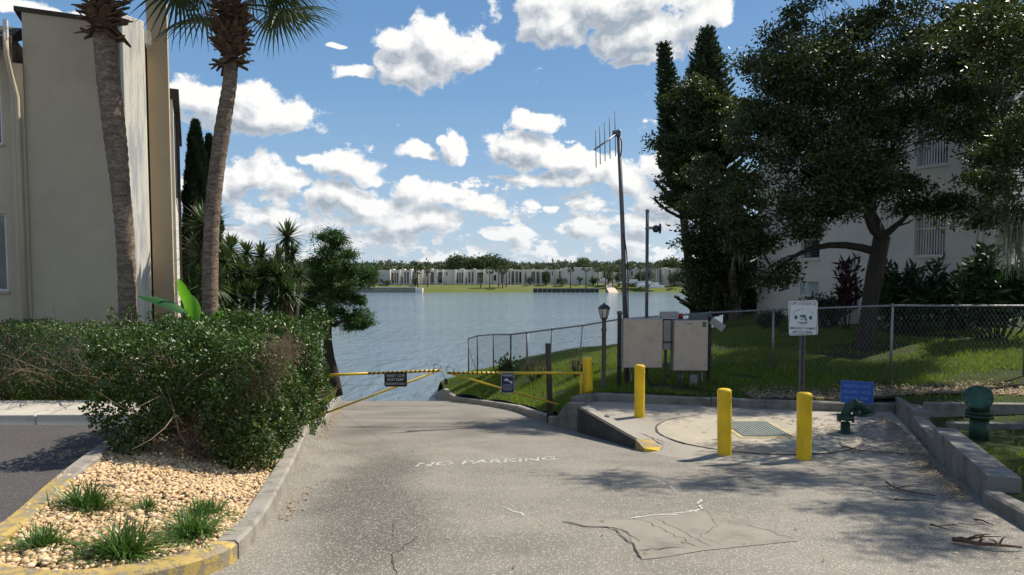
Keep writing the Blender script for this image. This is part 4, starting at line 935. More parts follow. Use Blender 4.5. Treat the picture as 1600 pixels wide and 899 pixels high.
def cabbage_palm(label, pts, Yp, rads, crown_n, seed, boots_h, emin, group='cabbage palms beside the building'):
    random.seed(seed); rng = np.random.default_rng(seed)
    wp = [P(px, py, Yp) for px, py in pts]; b = wp[0]; zb = llawn_z(b.x, Yp) ; base = Vector((b.x, Yp, zb)); wp[0] = Vector((b.x, Yp, zb - .05))
    root = thing('cabbage_palm', label, 'palm tree', base, 0, group)
    # resample trunk and give it ringed relief
    tp = []; tr = []
    for i in range(len(wp) - 1):
        for k in range(16):
            t = k / 16; p0, p1 = wp[max(i - 1, 0)], wp[i]; p2, p3 = wp[i + 1], wp[min(i + 2, len(wp) - 1)]
            q = 0.5 * ((2 * p1) + (-p0 + p2) * t + (2 * p0 - 5 * p1 + 4 * p2 - p3) * t * t + (-p0 + 3 * p1 - 3 * p2 + p3) * t ** 3)
            tp.append(q - base); tr.append((rads[i] * (1 - t) + rads[i + 1] * t) * (1 + .035 * math.sin(len(tp) * 2.1) + random.uniform(-.02, .02)))
    tp.append(wp[-1] - base); tr.append(rads[-1])
    MB().tube(tp, tr, 22, wob=.012).build('trunk', M['palm'], root)
    top = tp[-1]; r = rads[-1]
    mb = MB()                                         # woven dead leaf bases
    boot_me = []
    for k in range(150):
        a = k * 2.39996 + random.uniform(-.2, .2); h = boots_h * (k / 150) - .04; rr = r * (1.05 + .40 * sin(pi * min(1, k / 130)))
        d = Vector((cos(a), sin(a), 0)); p0 = top + d * rr * .65 + Vector((0, 0, h - .05)); tilt = random.uniform(.25, 1.0) if k > 18 else random.uniform(-.9, -.1)
        L = random.uniform(.18, .33); p1 = p0 + d * L * .55 + Vector((0, 0, L * .45 * tilt)); p2 = p1 + d * L * .5 + Vector((0, 0, L * random.uniform(-.25, .55) * (1 if tilt > 0 else -1)))
        w = random.uniform(.05, .095); s_ = Vector((-d.y, d.x, random.uniform(-.3, .3))).normalized(); u = Vector((0, 0, .018)) - d * .008
        v_ = []
        for p, f in ((p0, 1.2), (p1, .85), (p2, .35)):
            v_ += [p - s_ * w * f, p + s_ * w * f, p + s_ * w * f + u, p - s_ * w * f + u]
        f_ = [(i * 4 + q, i * 4 + (q + 1) % 4, (i + 1) * 4 + (q + 1) % 4, (i + 1) * 4 + q) for i in range(2) for q in range(4)] + [(0, 3, 2, 1), (8, 9, 10, 11)]
        mb2 = MB(); mb2.add(v_, f_); mb2.build('leaf_base', M['dead'], root)
    mb.tube([top, top + Vector((0, 0, boots_h))], [r * .95, r * .8], 14).build('crown_core', M['dead'], root)
    metas = []
    for s_ in range(3):
        V, T = fan_leaf(seed * 10 + s_, L=random.uniform(.98, 1.15), pet=random.uniform(.75, 1.0), droop=.38 + .2 * s_)
        me_o = tri_mesh('frond', V, T, M['frond'], root); metas.append(me_o.data); bpy.data.objects.remove(me_o)
    for k in range(crown_n):
        o = bpy.data.objects.new('frond', metas[k % 3]); COL.objects.link(o); o.parent = root
        el_ = radians(emin + (82 - emin) * ((k + .5) / crown_n)); a = k * 2.39996
        o.location = top + Vector((0, 0, boots_h * (.90 + .18 * k / crown_n))); o.rotation_euler = (random.uniform(-.3, .3), -el_, a)
    return root
cabbage_palm('stout cabbage palm leaning in front of the beige end wall', [(200, 500), (197, 400), (189, 300), (180, 215), (169, 120), (162, 48)], 12.5, [.165, .15, .155, .185, .19, .175], 26, 21, 1.30, 28)
cabbage_palm('slender curved cabbage palm right of the beige building', [(325, 490), (329, 400), (335, 300), (348, 200), (359, 130), (361, 92)], 13.0, [.155, .14, .138, .142, .125, .118], 28, 22, 1.05, -3)

# ================================================================== YUCCAS, BANANA
def rosette(rng, R_, n, w, lowest=-.9):
    parts = []; V = []; T = []
    for k in range(n):
        el_ = rng.uniform(lowest, 1.5) ; a = rng.random() * 2 * pi; L = R_ * rng.uniform(.75, 1.08); d = np.array([cos(a) * cos(el_), sin(a) * cos(el_), sin(el_)])
        s = np.cross(d, [0, 0, 1.0]); s /= (np.linalg.norm(s) + 1e-6); o = len(V); nn = np.cross(s, d)
        for t, ww_ in ((0.04, .6), (.35, 1.0), (.7, .75), (1.0, .03)):
            q = d * L * t + np.array([0, 0, -.10 * L * t * t]); V += [q - s * w * ww_ / 2, q + nn * -w * .18 * ww_, q + s * w * ww_ / 2]
        for i in range(3):
            a_ = o + i * 3
            for (x, y) in ((0, 1), (1, 2)): T += [(a_ + x, a_ + y, a_ + 3 + y), (a_ + x, a_ + 3 + y, a_ + 3 + x)]
    return np.array(V), np.array(T)
def yucca(label, heads, basept, seed):
    rng = np.random.default_rng(seed); bx_, by__ = basept; zb = llawn_z(bx_, by__); root = thing('yucca', label, 'yucca', (bx_, by__, zb), 0, 'spiky yuccas behind the hedge'); bv = Vector((bx_, by__, zb)); mb = MB()
    for (px, py, Y, rp, n, skirt) in heads:
        c = P(px, py, Y) - bv; mb.tube([Vector((c.x * .3, c.y * .3, -.05)), Vector((c.x * .6, c.y * .6, c.z * .4)), c], [.08, .065, .06], 8)
        V, T = rosette(rng, rp * Y / F, n, .05); tri_mesh('leaf_rosette', V + np.array(c), T, M['yucca'], root)
        if skirt:
            V, T = rosette(rng, rp * Y / F * .95, int(n * .9), .05, -1.5); V[:, 2] = -np.abs(V[:, 2]) * 1.3; V[:, 0] *= .55; V[:, 1] *= .55
            tri_mesh('dead_leaf_skirt', V + np.array(c) + np.array([0, 0, -.1]), T, M['yucca_dead'] if skirt > 1 else M['yucca'], root)
    mb.build('stem', M['bark_dark'], root)
yucca('tall many headed yucca partly behind the curved palm trunk', [(322, 352, 15, 50, 120, 1), (318, 400, 15.2, 48, 120, 1), (330, 440, 15, 50, 120, 1), (300, 460, 15.4, 36, 80, 1)], (P(322, 480, 15).x, 15.1), 31)
yucca('bushy yucca clump between the curved palm and the tall spiked yucca', [(360, 388, 16, 30, 110, 0), (352, 410, 15.6, 38, 110, 1), (385, 395, 16.4, 26, 90, 0), (408, 400, 16.6, 28, 100, 0), (378, 425, 16, 36, 110, 1), (410, 430, 16.2, 34, 100, 1), (390, 462, 15.8, 38, 110, 1), (360, 462, 15.5, 36, 90, 1)], (P(385, 480, 16).x, 16.0), 32)
yucca('upright yucca with one high starburst head and drooping skirt near the cypress', [(449, 370, 17, 36, 100, 0), (457, 398, 17, 30, 70, 1), (436, 405, 16.4, 32, 90, 1), (432, 430, 16.2, 42, 120, 1), (447, 455, 16.2, 40, 110, 2), (425, 470, 16, 34, 90, 1), (468, 430, 17, 26, 60, 1)], (P(445, 480, 16.6).x, 16.5), 33)
def banana():
    b = P(262, 520, 12.2); zb = llawn_z(b.x, 12.2); root = thing('banana_plant', 'banana plant with one bright upright leaf behind the hedge', 'banana plant', (b.x, 12.2, zb)); bv = Vector((b.x, 12.2, zb))
    def leafm(pts, W_, nrm, mt):
        mb = MB(); pts = [Vector(q) - bv for q in pts]; n = 14; vs_ = []; 
        for i in range(n + 1):
            t = i / n * (len(pts) - 1); k = min(int(t), len(pts) - 2); q = pts[k].lerp(pts[k + 1], t - k); d = (pts[k + 1] - pts[k]).normalized(); s_ = d.cross(Vector(nrm)).normalized(); nn = s_.cross(d)
            w = W_ * math.sin(pi * min(.98, .06 + i / n * .94)) ** .6 / 2 * random.uniform(.93, 1.0); vs_ += [q - s_ * w - nn * w * .35, q, q + s_ * w - nn * w * .35]
        fs_ = []
        for i in range(n): a = i * 3; fs_ += [(a, a + 1, a + 4, a + 3), (a + 1, a + 2, a + 5, a + 4)]
        mb.add(vs_, fs_, True); mb.build('leaf', mt, root)
    leafm([P(298, 500, 12.2), P(292, 470, 12.2), P(285, 455, 12.15), P(279, 436, 12.1)], .21, (0, -1, .2), M['banana'])
    leafm([P(310, 500, 12.4), P(302, 478, 12.4), P(296, 460, 12.4)], .22, (.3, -1, .2), M['banana'])
    leafm([P(292, 490, 12.0), P(270, 476, 12.0), P(240, 466, 12.0), P(216, 462, 12.0)], .22, (0, -.5, 1), M['banana_dk'])
    leafm([P(330, 500, 12.6), P(340, 488, 12.6), P(352, 494, 12.6)], .22, (0, -.8, 1), M['banana'])
    MB().tube([Vector((.25, 0, 0)), P(300, 500, 12.2) - bv], [.09, .05], 8).build('stem', M['banana_dk'], root)
banana()

# ================================================================== HEDGES
def hedge(name, label, cat, boxes, n, L, Wd, mat_, seed, z_of, dense=.16, ragged=.10, twigs=60, trunks=(), gap=0.0):
    """boxes: (x0,y0,x1,y1, bottom_drop_from_ground, top_fn(x,y)) ; leaves packed in a rough shell"""
    rng = np.random.default_rng(seed); random.seed(seed); pts = []
    tot = sum((b[2] - b[0]) * (b[3] - b[1]) for b in boxes); P_all = []; N_all = []
    xs0 = min(b[0] for b in boxes); ys0 = min(b[1] for b in boxes); xs1 = max(b[2] for b in boxes); ys1 = max(b[3] for b in boxes)
    bx_ = (xs0 + xs1) / 2; by__ = (ys0 + ys1) / 2; zb = z_of(bx_, by__); root = thing(name, label, cat, (bx_, by__, zb))
    def sdf(p):
        best = np.full(len(p), 9.9)
        for (x0, y0, x1, y1, lo, top) in boxes:
            tz = top(p[:, 0], p[:, 1]); q = np.stack([np.maximum(x0 - p[:, 0], p[:, 0] - x1), np.maximum(y0 - p[:, 1], p[:, 1] - y1), np.maximum(lo(p[:, 0], p[:, 1]) - p[:, 2], p[:, 2] - tz)], 1) + .12
            d = np.linalg.norm(np.maximum(q, 0), axis=1) + np.minimum(q.max(1), 0) - .12; best = np.minimum(best, d)
        w = .55 * np.sin(p[:, 0] * 4.1 + p[:, 2] * 3) * np.sin(p[:, 1] * 3.7 + p[:, 2] * 2.3) + .45 * np.sin(p[:, 0] * 9.3 + 1) * np.sin(p[:, 2] * 8.1 + p[:, 1] * 7.7) + .35 * np.sin(p[:, 0] * 19 + p[:, 1] * 15) * np.sin(p[:, 2] * 21)
        return best + w * ragged
    got = 0; zt = max(float(b[5](np.array([b[0]]), np.array([b[1]]))[0]) for b in boxes) + .5
    while got < n:
        k = 300000; p = rng.random((k, 3)) * np.array([xs1 - xs0 + .5, ys1 - ys0 + .5, zt - (zb - .6)]) + np.array([xs0 - .25, ys0 - .25, zb - .6]); d = sdf(p)
        keep = (d < 0) & (rng.random(k) < np.exp(d / dense) + .04)
        if gap: keep &= ~((np.sin(p[:, 0] * 5.3 + 2) * np.sin(p[:, 2] * 6.1) * np.sin(p[:, 1] * 4.4 + 1) > gap))
        p = p[keep]; P_all.append(p); got += len(p)
    p = np.concatenate(P_all)[:n]; e = .03; g_ = np.stack([sdf(p + np.array(v)) - sdf(p - np.array(v)) for v in ((e, 0, 0), (0, e, 0), (0, 0, e))], 1); g_ /= (np.linalg.norm(g_, axis=1)[:, None] + 1e-6)
    nrm = g_ * .9 + rand_unit(n, rng) * .75 + np.array([0, 0, .25]); d = np.cross(nrm, rand_unit(n, rng)) + g_ * .5
    V, T = leaves_arrays(p - np.array([bx_, by__, zb]), d, L * rng.uniform(.65, 1.2, n), Wd * rng.uniform(.7, 1.2, n), .2, nrm, rng)
    tri_mesh('foliage', V, T, mat_, root); mb = MB()
    for (tx_, ty_) in trunks:
        gz = z_of(tx_, ty_) - zb
        for _ in range(9):
            a = random.random() * 2 * pi; r_ = random.uniform(.35, 1.0); e_ = Vector((tx_ - bx_ + cos(a) * r_, ty_ - by__ + sin(a) * r_, gz + random.uniform(.5, 1.15)))
            pth = curve_pts(Vector((tx_ - bx_ + random.uniform(-.08, .08), ty_ - by__ + random.uniform(-.08, .08), gz - .04)), e_, -.08, 5, .1); mb.tube(pth, [.028, .022, .017, .012, .008, .005], 5)
            for _2 in range(5): mb.tube(curve_pts(pth[random.randint(2, 5)], e_ + Vector((random.gauss(0, .3), random.gauss(0, .3), random.gauss(0, .2))), 0, 3, .1), [.008, .006, .004, .002], 4, caps=False)
    if trunks: mb.build('branches', M['twig'], root)
    return root
# main bush in the gravel island
def bush_top(x, y): return CAMZ - (.70 - .04 * (y - 7.2) - .05 * np.clip((-2.9 - x) / 1.5, 0, 1)) + .0 * x
def bush_lo(x, y):
    return CAMZ - 2.02 + .36 + .42 * np.clip((x + 3.9) / -1.0, 0, 1) * 1.0 + .16 * np.sin(x * 5) + 0.10 * np.sin(y * 4 + x) - .10 * np.clip((x + 3.0) / .5, 0, 1)
hedge('shrub', 'large clipped dark green bush rising from the pebble island', 'shrub', [(-4.45, 7.05, -2.62, 9.3, bush_lo, bush_top), (-4.3, 8.6, -2.88, 10.6, lambda x, y: np.full(np.shape(x), CAMZ - 2.25), bush_top), (-3.2, 6.95, -2.55, 8.4, lambda x, y: np.full(np.shape(x), CAMZ - 1.95), lambda x, y: np.full(np.shape(x), CAMZ - .95))],
      72000, .052, .030, M['leaf_hedge'], 41, lambda x, y: float(CAMZ - island_drop(x, y)), dense=.13, ragged=.15, trunks=[(-3.65, 7.75), (-3.2, 7.7), (-4.0, 8.3), (-3.2, 9.1), (-3.7, 9.3)], gap=.72)
def bh_top(x, y): return CAMZ - (.74 - .02 * (y - 10.1)) + .03 * np.sin(x * 2.3)
hedge('hedge', 'long low clipped hedge behind the sidewalk in front of the beige wall', 'hedge', [(-11.5, 10.12, -4.0, 11.5, lambda x, y: np.full(np.shape(x), CAMZ - 1.85 + .10), bh_top)], 70000, .042, .024, M['leaf_hedge2'], 42, lambda x, y: llawn_z(x, y), dense=.11, ragged=.075,
      trunks=[(-4.6, 10.6), (-5.4, 10.6), (-6.2, 10.6), (-7.0, 10.6), (-7.8, 10.6), (-8.6, 10.6)])
# loose shoots on top + dry patch of dead twigs in the bush
rng = np.random.default_rng(8); random.seed(8)
sh = thing('shrub_shoots', 'fresh upright shoots of a loose shrub behind the clipped hedge', 'shrub', (P(200, 500, 11.4).x, 11.4, llawn_z(P(200, 500, 11.4).x, 11.4)))
bv = sh.location.copy(); mb = MB(); parts = []
for (px, py, Y) in [(176, 487, 10.9), (172, 498, 10.9), (196, 492, 10.8), (215, 495, 10.8), (232, 490, 10.8), (245, 496, 10.8), (205, 486, 10.9), (352, 492, 11.2), (365, 497, 11.0), (290, 492, 11), (318, 494, 11.2), (262, 494, 11.0)]:
    t = P(px, py, Y) - bv; q = curve_pts(Vector((t.x + .1, t.y, t.z - .6)), t, 0, 5, .05); mb.tube(q, .006, 4)
    for p_ in q[2:]:
        k = 9; d = rand_unit(k, rng) + np.array([0, 0, .7]); parts.append(leaves_arrays(np.array(p_) + rng.normal(size=(k, 3)) * .02, d, .07, .035, rng=rng))
V, T = merge(parts); tri_mesh('foliage', V, T, M['leaf_hedge2'], sh); mb.build('stem', M['twig'], sh)
mb = MB(); parts = []; bt = thing('dry_twigs', 'tangle of dry brown twigs showing through the face of the big bush', 'twigs', (-3.1, 7.15, CAMZ - 2.0)); bv = Vector((-3.1, 7.15, CAMZ - 2.0))
for (px, py, s_, n_) in [(415, 575, 34, 260), (440, 545, 22, 120), (395, 600, 26, 160), (375, 640, 26, 120), (455, 540, 14, 60), (330, 700, 50, 160), (300, 690, 40, 120), (250, 560, 20, 40), (205, 570, 20, 40), (400, 700, 30, 80)]:
    for _ in range(int(n_ * 1.2)):
        c = P(px + random.gauss(0, s_ * .6), py + random.gauss(0, s_ * .5), random.uniform(6.98, 7.25)) - bv; a = random.uniform(0, 2 * pi); L = random.uniform(.05, .18); d = Vector((cos(a), random.uniform(-.6, .3), sin(a))) * L
        mb.tube([c, c + d * .5 + Vector((0, 0, random.gauss(0, .015))), c + d], [.0028, .0022, .0012], 3, caps=False)
mb.build('branches', M['twig'], bt)
# ---- tropical bed against the white building
def leafy(name, label, cat, px, py, Y, rpx, rpy, n, L, Wd, mt, seed, stems=9, up=.4):
    rng = np.random.default_rng(seed); random.seed(seed); c = P(px, py, Y); zb = rlawn_z(c.x, Y); root = thing(name, label, cat, (c.x, Y, zb)); mb = MB(); parts = []; s_ = Y / F; H = c.z - zb
    for k in range(stems):
        e_ = Vector((random.uniform(-1, 1) * rpx * s_, random.uniform(-.6, .6) * rpx * s_, H + random.uniform(-1, 1) * rpy * s_)); pth = curve_pts((e_.x * .25, e_.y * .25, -.05), e_, -.1, 5, .05); mb.tube(pth, [.02, .018, .015, .012, .01, .007], 5)
        m_ = n // stems; t = rng.random((m_, 1)) ** .6; pos = np.array(pth[2]) * (1 - t) + np.array(e_) * t + rng.normal(size=(m_, 3)) * .07; d = rand_unit(m_, rng) + np.array([0, 0, up]); parts.append(leaves_arrays(pos, d, L * rng.uniform(.6, 1.2, m_), Wd, .15, rng=rng))
    V, T = merge(parts); mb.build('stem', M['bark_dark'], root); tri_mesh('foliage', V, T, mt, root); return root
leafy('ti_plant', 'dark red leaved ti plant left of the oak trunk against the white wall', 'plant', 1325, 435, 18.5, 17, 28, 330, .30, .07, M['ti'], 51, 9, .9)
leafy('philodendron', 'wide cut leaf philodendron behind the oak trunk below the blinds window', 'plant', 1420, 445, 17.5, 55, 34, 1700, .34, .085, M['philo'], 52, 22, .35)
leafy('philodendron', 'dark philodendron clump at the right under the hanging moss', 'plant', 1560, 430, 15.8, 50, 40, 1900, .34, .085, M['philo'], 53, 22, .3)
leafy('philodendron', 'low dark philodendron filling the bed between the two larger clumps', 'plant', 1495, 455, 17.0, 45, 20, 1400, .30, .08, M['philo'], 54, 20, .3)
leafy('shrub', 'small round grassy shrub at the corner of the white building', 'shrub', 1205, 500, 20.5, 18, 7, 900, .28, .03, M['philo'], 55, 22, 1.0)
leafy('shrub', 'low dark shrub row under the small pale basement window', 'shrub', 1295, 470, 19.3, 34, 7, 1100, .16, .05, M['philo'], 56, 24, .6)
leafy('shrub', 'leafy sapling by the corral fence on the sloping bank', 'shrub', 795, 567, 19.6, 12, 9, 260, .16, .07, M['frond'], 57, 9, .6)
leafy('shrub', 'bare greyish weeds beside the leaning fence post on the bank', 'shrub', 900, 565, 17.2, 14, 7, 360, .16, .008, M['twig'], 58, 12, .8)
leafy('shrub', 'dry weeds at the foot of the corner fence post', 'shrub', 838, 572, 18.6, 18, 5, 380, .16, .008, M['twig'], 59, 12, .8)

# ================================================================== GRASS BLADES
def blades(name, n, region, zf, Lb, Wb, mt, seed, mask_=None, parent=None, kind='stuff'):
    rng = np.random.default_rng(seed); x0, y0, x1, y1 = region; P_ = np.zeros((0, 2))
    while len(P_) < n:
        q = rng.random((n, 2)) * [x1 - x0, y1 - y0] + [x0, y0]
        if mask_ is not None: q = q[mask_(q[:, 0], q[:, 1], rng)]
        P_ = np.concatenate([P_, q])
    P_ = P_[:n]; z = zf(P_[:, 0], P_[:, 1]); a = rng.random(n) * 2 * pi; L = Lb * rng.uniform(.5, 1.3, n); w = Wb * rng.uniform(.7, 1.3, n); lean = rng.uniform(.1, .9, n); b = rng.random(n) * 2 * pi
    base = np.c_[P_, z - .01]; side = np.c_[np.cos(a), np.sin(a), np.zeros(n)] * w[:, None] / 2; tip = base + np.c_[np.cos(b) * lean, np.sin(b) * lean, np.ones(n)] * (L / np.sqrt(1 + lean ** 2))[:, None]
    V = np.stack([base - side, base + side, tip], 1).reshape(-1, 3); T = np.arange(n * 3).reshape(-1, 3)
    o = tri_mesh(name, V, T, mt, parent); o['kind'] = kind; return o
def m_right(x, y, rng):
    ok = inpoly(x, y, rl_poly) & (y < 29.5) & (x < 17) & (x > y * -.12 - .5)
    bare = (np.sin(x * 1.3 + 1) * np.sin(y * 1.7 + x * .5) + .5 * np.sin(x * 3.1 + y * 2.7)) > .95
    bare |= (((x - 8.4) ** 2 + (y - 15.9) ** 2) < .9) & (rng.random(len(x)) < .85)
    bare |= (np.abs(x - 9) < 3.2) & (y < 12.9 + .25 * np.sin(x * 3)) & (y > 11.0) & (rng.random(len(x)) < .9)
    bare |= (x < 7.0) & (x > 3.4) & (y < 12.7 + .2 * np.sin(x * 4)) & (rng.random(len(x)) < .75)
    bare |= (x > 4.2) & (y < 11) & (rng.random(len(x)) < np.where((x > 5.0) & (y < 8.3), .1, .93))
    bare |= (x > 9.6) & (y > 17.0) | ((x > 12) & (y > 15.6))
    return ok & ~bare & (rng.random(len(x)) < np.clip(1.4 - y / 26, .25, 1))
g1 = blades('grass', 190000, (-3.6, 4.5, 16, 29), lambda x, y: CAMZ - rbf_r(x, y), .095, .016, M['grass'], 61, m_right); tag(g1, 'green lawn grass on the bank behind the kerb and fence', 'grass')
def m_left(x, y, rng): return inpoly(x, y, ll_poly) & (x > -8.5) & (y < 28) & ((x > -5.8) | (rng.random(len(x)) < .3))
g2 = blades('grass', 45000, (-8.5, 10, -2.9, 28), lambda x, y: CAMZ - rbf_l(x, y), .09, .015, M['grass'], 62, m_left); tag(g2, 'grass strip between the left kerb and the hedge', 'grass')
# ---- pebbles and edging-grass tufts on the island
rng = np.random.default_rng(71)
t_ = (1 + 5 ** .5) / 2; ico = np.array([(-1, t_, 0), (1, t_, 0), (-1, -t_, 0), (1, -t_, 0), (0, -1, t_), (0, 1, t_), (0, -1, -t_), (0, 1, -t_), (t_, 0, -1), (t_, 0, 1), (-t_, 0, -1), (-t_, 0, 1)]) / math.sqrt(1 + t_ * t_)
icf = np.array([(0, 11, 5), (0, 5, 1), (0, 1, 7), (0, 7, 10), (0, 10, 11), (1, 5, 9), (5, 11, 4), (11, 10, 2), (10, 7, 6), (7, 1, 8), (3, 9, 4), (3, 4, 2), (3, 2, 6), (3, 6, 8), (3, 8, 9), (4, 9, 5), (2, 4, 11), (6, 2, 10), (8, 6, 7), (9, 8, 1)])
n = 21000; q = rng.random((n * 4, 2)) * [3.1, 5.4] + [-4.95, 3.8]; inn = inpoly(q[:, 0], q[:, 1], [(-1.98, 4.7), (-2.22, 6.0), (-2.82, 8.6), (-3.0, 9.2), (-4.85, 9.2), (-4.62, 8.0), (-4.4, 7.3), (-4.2, 6.6), (-3.9, 5.7), (-3.58, 4.85), (-3.38, 4.3), (-3.15, 4.02), (-2.9, 3.92), (-2.55, 3.94), (-2.3, 4.1), (-2.08, 4.35)])
q = q[inn]; q = q[rng.permutation(len(q))[:n]]; n = len(q)
bump = .025 * np.sin(q[:, 0] * 5) * np.sin(q[:, 1] * 4)
size = .0150 * rng.lognormal(0, .28, n); sc = size[:, None] * rng.uniform(.7, 1.35, (n, 3)); an = rng.random(n) * 2 * pi; ti = rng.normal(0, .5, n)
V = ico[None] * sc[:, None] * (1 + rng.uniform(-.12, .12, (n, 12, 1)))
c_, s_ = np.cos(an), np.sin(an); ct, st = np.cos(ti), np.sin(ti); X, Y_, Z = V[..., 0], V[..., 1], V[..., 2]; Y2 = Y_ * ct[:, None] - Z * st[:, None]; Z2 = Y_ * st[:, None] + Z * ct[:, None]
V = np.stack([X * c_[:, None] - Y2 * s_[:, None], X * s_[:, None] + Y2 * c_[:, None], Z2 * .75], 2)
zg = CAMZ - island_drop(q[:, 0], q[:, 1]) + .004 + rng.random(n) * .022 + bump
V += np.c_[q, zg][:, None]; T = (np.arange(n)[:, None, None] * 12 + icf[None]).reshape(-1, 3)
def pebble_mat():
    m_, N, b, o = new_mat('river_pebbles'); r = N.n('ShaderNodeNewGeometry').outputs['Random Per Island']
    cr = N.n('ShaderNodeValToRGB'); N.l(r, cr.inputs[0]); e = cr.color_ramp; e.interpolation = 'LINEAR'
    cols = [(0, (.28, .17, .08)), (.15, (.50, .33, .15)), (.4, (.64, .46, .24)), (.6, (.55, .39, .22)), (.8, (.72, .57, .36)), (.92, (.50, .30, .15)), (1, (.36, .24, .15))]
    e.elements[0].position = 0; e.elements[0].color = (*cols[0][1], 1); e.elements[1].position = 1; e.elements[1].color = (*cols[-1][1], 1)
    for p, c in cols[1:-1]: x = e.elements.new(p); x.color = (*c, 1)
    N.l(cr.outputs[0], b.inputs['Base Color']); b.inputs['Roughness'].default_value = .6; return m_
o = tri_mesh('pebbles', V.reshape(-1, 3), T, pebble_mat(), None, True); tag(o, 'tan and peach river pebbles filling the kerbed island', 'pebbles', None, 'stuff')
isl_z = lambda x, y: float(CAMZ - island_drop(x, y))
for k, (px, py, r_, n_, lab) in enumerate([(132, 800, .24, 420, 'full green grass tuft beside the shaded left kerb'), (68, 862, .19, 240, 'grass tuft nearest the left corner of the yellow kerb'), (192, 872, .25, 430, 'dense grass tuft low in the pebbles near the front of the island'),
                                     (300, 842, .22, 330, 'grass tuft closest to the right hand yellow kerb'), (322, 812, .20, 260, 'taller grass tuft just behind the one by the yellow kerb'), (232, 798, .12, 70, 'thin sparse grass tuft in the middle of the pebbles')]):
    c = G(px, py, isl_z); rng = np.random.default_rng(80 + k); root = thing('grass_tuft', lab, 'grass tuft', tuple(c), 0, 'grass tufts in the pebble island'); V = []; T = []
    for j in range(n_):
        a = rng.random() * 2 * pi; L = r_ * rng.uniform(.6, 1.5); out = rng.uniform(.2, 1.15); p0 = rng.normal(size=2) * r_ * .22; d = np.array([cos(a), sin(a)]); w = .0045 * rng.uniform(.7, 1.3); o_ = len(V); s2 = np.array([-d[1], d[0], 0]) * w
        for t, ww_ in ((0, .8), (.35, 1), (.7, .75), (1, .08)):
            z = L * (t * (1.0 - .25 * out) - .55 * out * t * t); q = np.array([p0[0] + d[0] * L * out * t * 1.25, p0[1] + d[1] * L * out * t, max(z, -.01)]); V += [q - s2 * ww_, q + s2 * ww_]
        for i in range(3): x = o_ + i * 2; T += [(x, x + 1, x + 3), (x, x + 3, x + 2)]
    tri_mesh('blades', np.array(V), np.array(T), M['tuft'], root)
# ================================================================== STREET FURNITURE
# ---- bollards
def bollard(label, px, py_base, Yb, h, d, group='yellow steel bollards around the pump pad', lean=(0, 0), zb=None):
    q = P(px, py_base, Yb); z = zb if zb is not None else q.z; root = thing('bollard', label, 'bollard', (q.x, Yb, z), 0, group)
    r = d / 2; mb = MB(); mb.lathe([(r, -.06), (r, .02), (r * .985, .03), (r * .985, h - .05), (r, h - .045), (r, h - .012), (r * .95, h)], seg=28); o = mb.build('pipe', M['bollard'], root)
    MB().lathe([(r * .95, h + .0005), (r * .7, h + .010), (r * .3, h + .014), (0.001, h + .015)], seg=28).build('cap', M['bollard'], root)
    if not lean: return root
    MB().tube([(r * .86, -.5 * r, h - .12), (r * 1.06, -.55 * r, h - .12)], .012, 8).build('bolt', M['steel_dark'], root)
    root.rotation_euler = (lean[0], lean[1], random.uniform(0, 1)); return root
bollard('yellow bollard standing on the pad nearest the wedge wall tip', 999, 653, 11.3, .88, .175, lean=(0, -.004))
bollard('yellow bollard casting its shadow left, between the wedge wall and the lift station sign', 1132, 715, 8.87, .90, .185, lean=(0, -.02))
bollard('yellow bollard in front of the white lift station sign post', 1256, 722, 8.62, .885, .185, lean=(0, -.022))
gp = P(919, 610, 12.95); gz = rlawn_z(gp.x, 12.95)
bollard('yellow hinge post of the gate behind the pad kerb', 919, 610, 12.95, CAMZ - 1.50 - gz, .19, lean=(0, -.03), zb=gz)

# ---- swing gate: two arms
gt = [None, None]; YG = 12.85
def gate_arm(label, hinge, tip, brace_low, stripes_from, side):
    h = P(*hinge, YG); t = P(*tip, YG); b = P(*brace_low, YG); root = thing('gate_arm', label, 'gate', (h.x, YG, b.z - .05), 0, 'two yellow swing arms of the ramp gate'); o = root.location.copy(); h, t, b = h - o, t - o, b - o
    MB().tube([h, h.lerp(t, stripes_from)], .026, 10).build('top_rail', M['gate_y'], root)
    mb = MB(); a0 = h.lerp(t, stripes_from); n = 30
    mb.tube([a0, t], .024, 10); mb.build('striped_rail', M['gate_y'], root)
    d = (t - a0); L = d.length; d.normalize(); mb = MB(); u = Vector((0, 0, 1)); w = Vector((0, 1, 0)); k = int(L / .085)
    for i in range(k):                                            # black hazard tape wound round the tube
        pts = []
        for j in range(9):
            an = 2 * pi * j / 8 ; q = a0 + d * (L * (i + .5) / k + .045 * (j / 8 - .5)) + (u * cos(an + pi) + w * sin(an + pi)) * .0258; pts.append(q)
        for j in range(8): mb.add([pts[j] - d * .016, pts[j] + d * .016, pts[j + 1] + d * .016, pts[j + 1] - d * .016], [(0, 1, 2, 3)])
    mb.build('hazard_tape', M['gate_k'], root)
    MB().tube([b, h.lerp(t, .97) + Vector((0, 0, -.012))], .019, 9).build('brace', M['gate_y'], root)
    MB().tube([h + Vector((0.0, 0, .02)), Vector((h.x, h.y, b.z - .05))], .026, 9).build('hinge_stile', M['gate_y'], root)
    mb = MB(); s_ = .05; c = t + Vector((-.0 if side < 0 else 0, 0, .085)); e = .13 * (-1 if side < 0 else 1)
    for p0, p1 in (((0, -.06), (0, .03)), ((e, -.06), (e, .03)), ((0, .03), (e, .03))): mb.tube([c + Vector((p0[0], 0, p0[1])), c + Vector((p1[0], 0, p1[1]))], .008, 6)
    mb.build('latch_loop', M['steel'], root); return root
ga = gate_arm('left yellow gate arm carrying the black boat ramp sign', (499, 587), (689, 579), (498, 650), .40, -1)
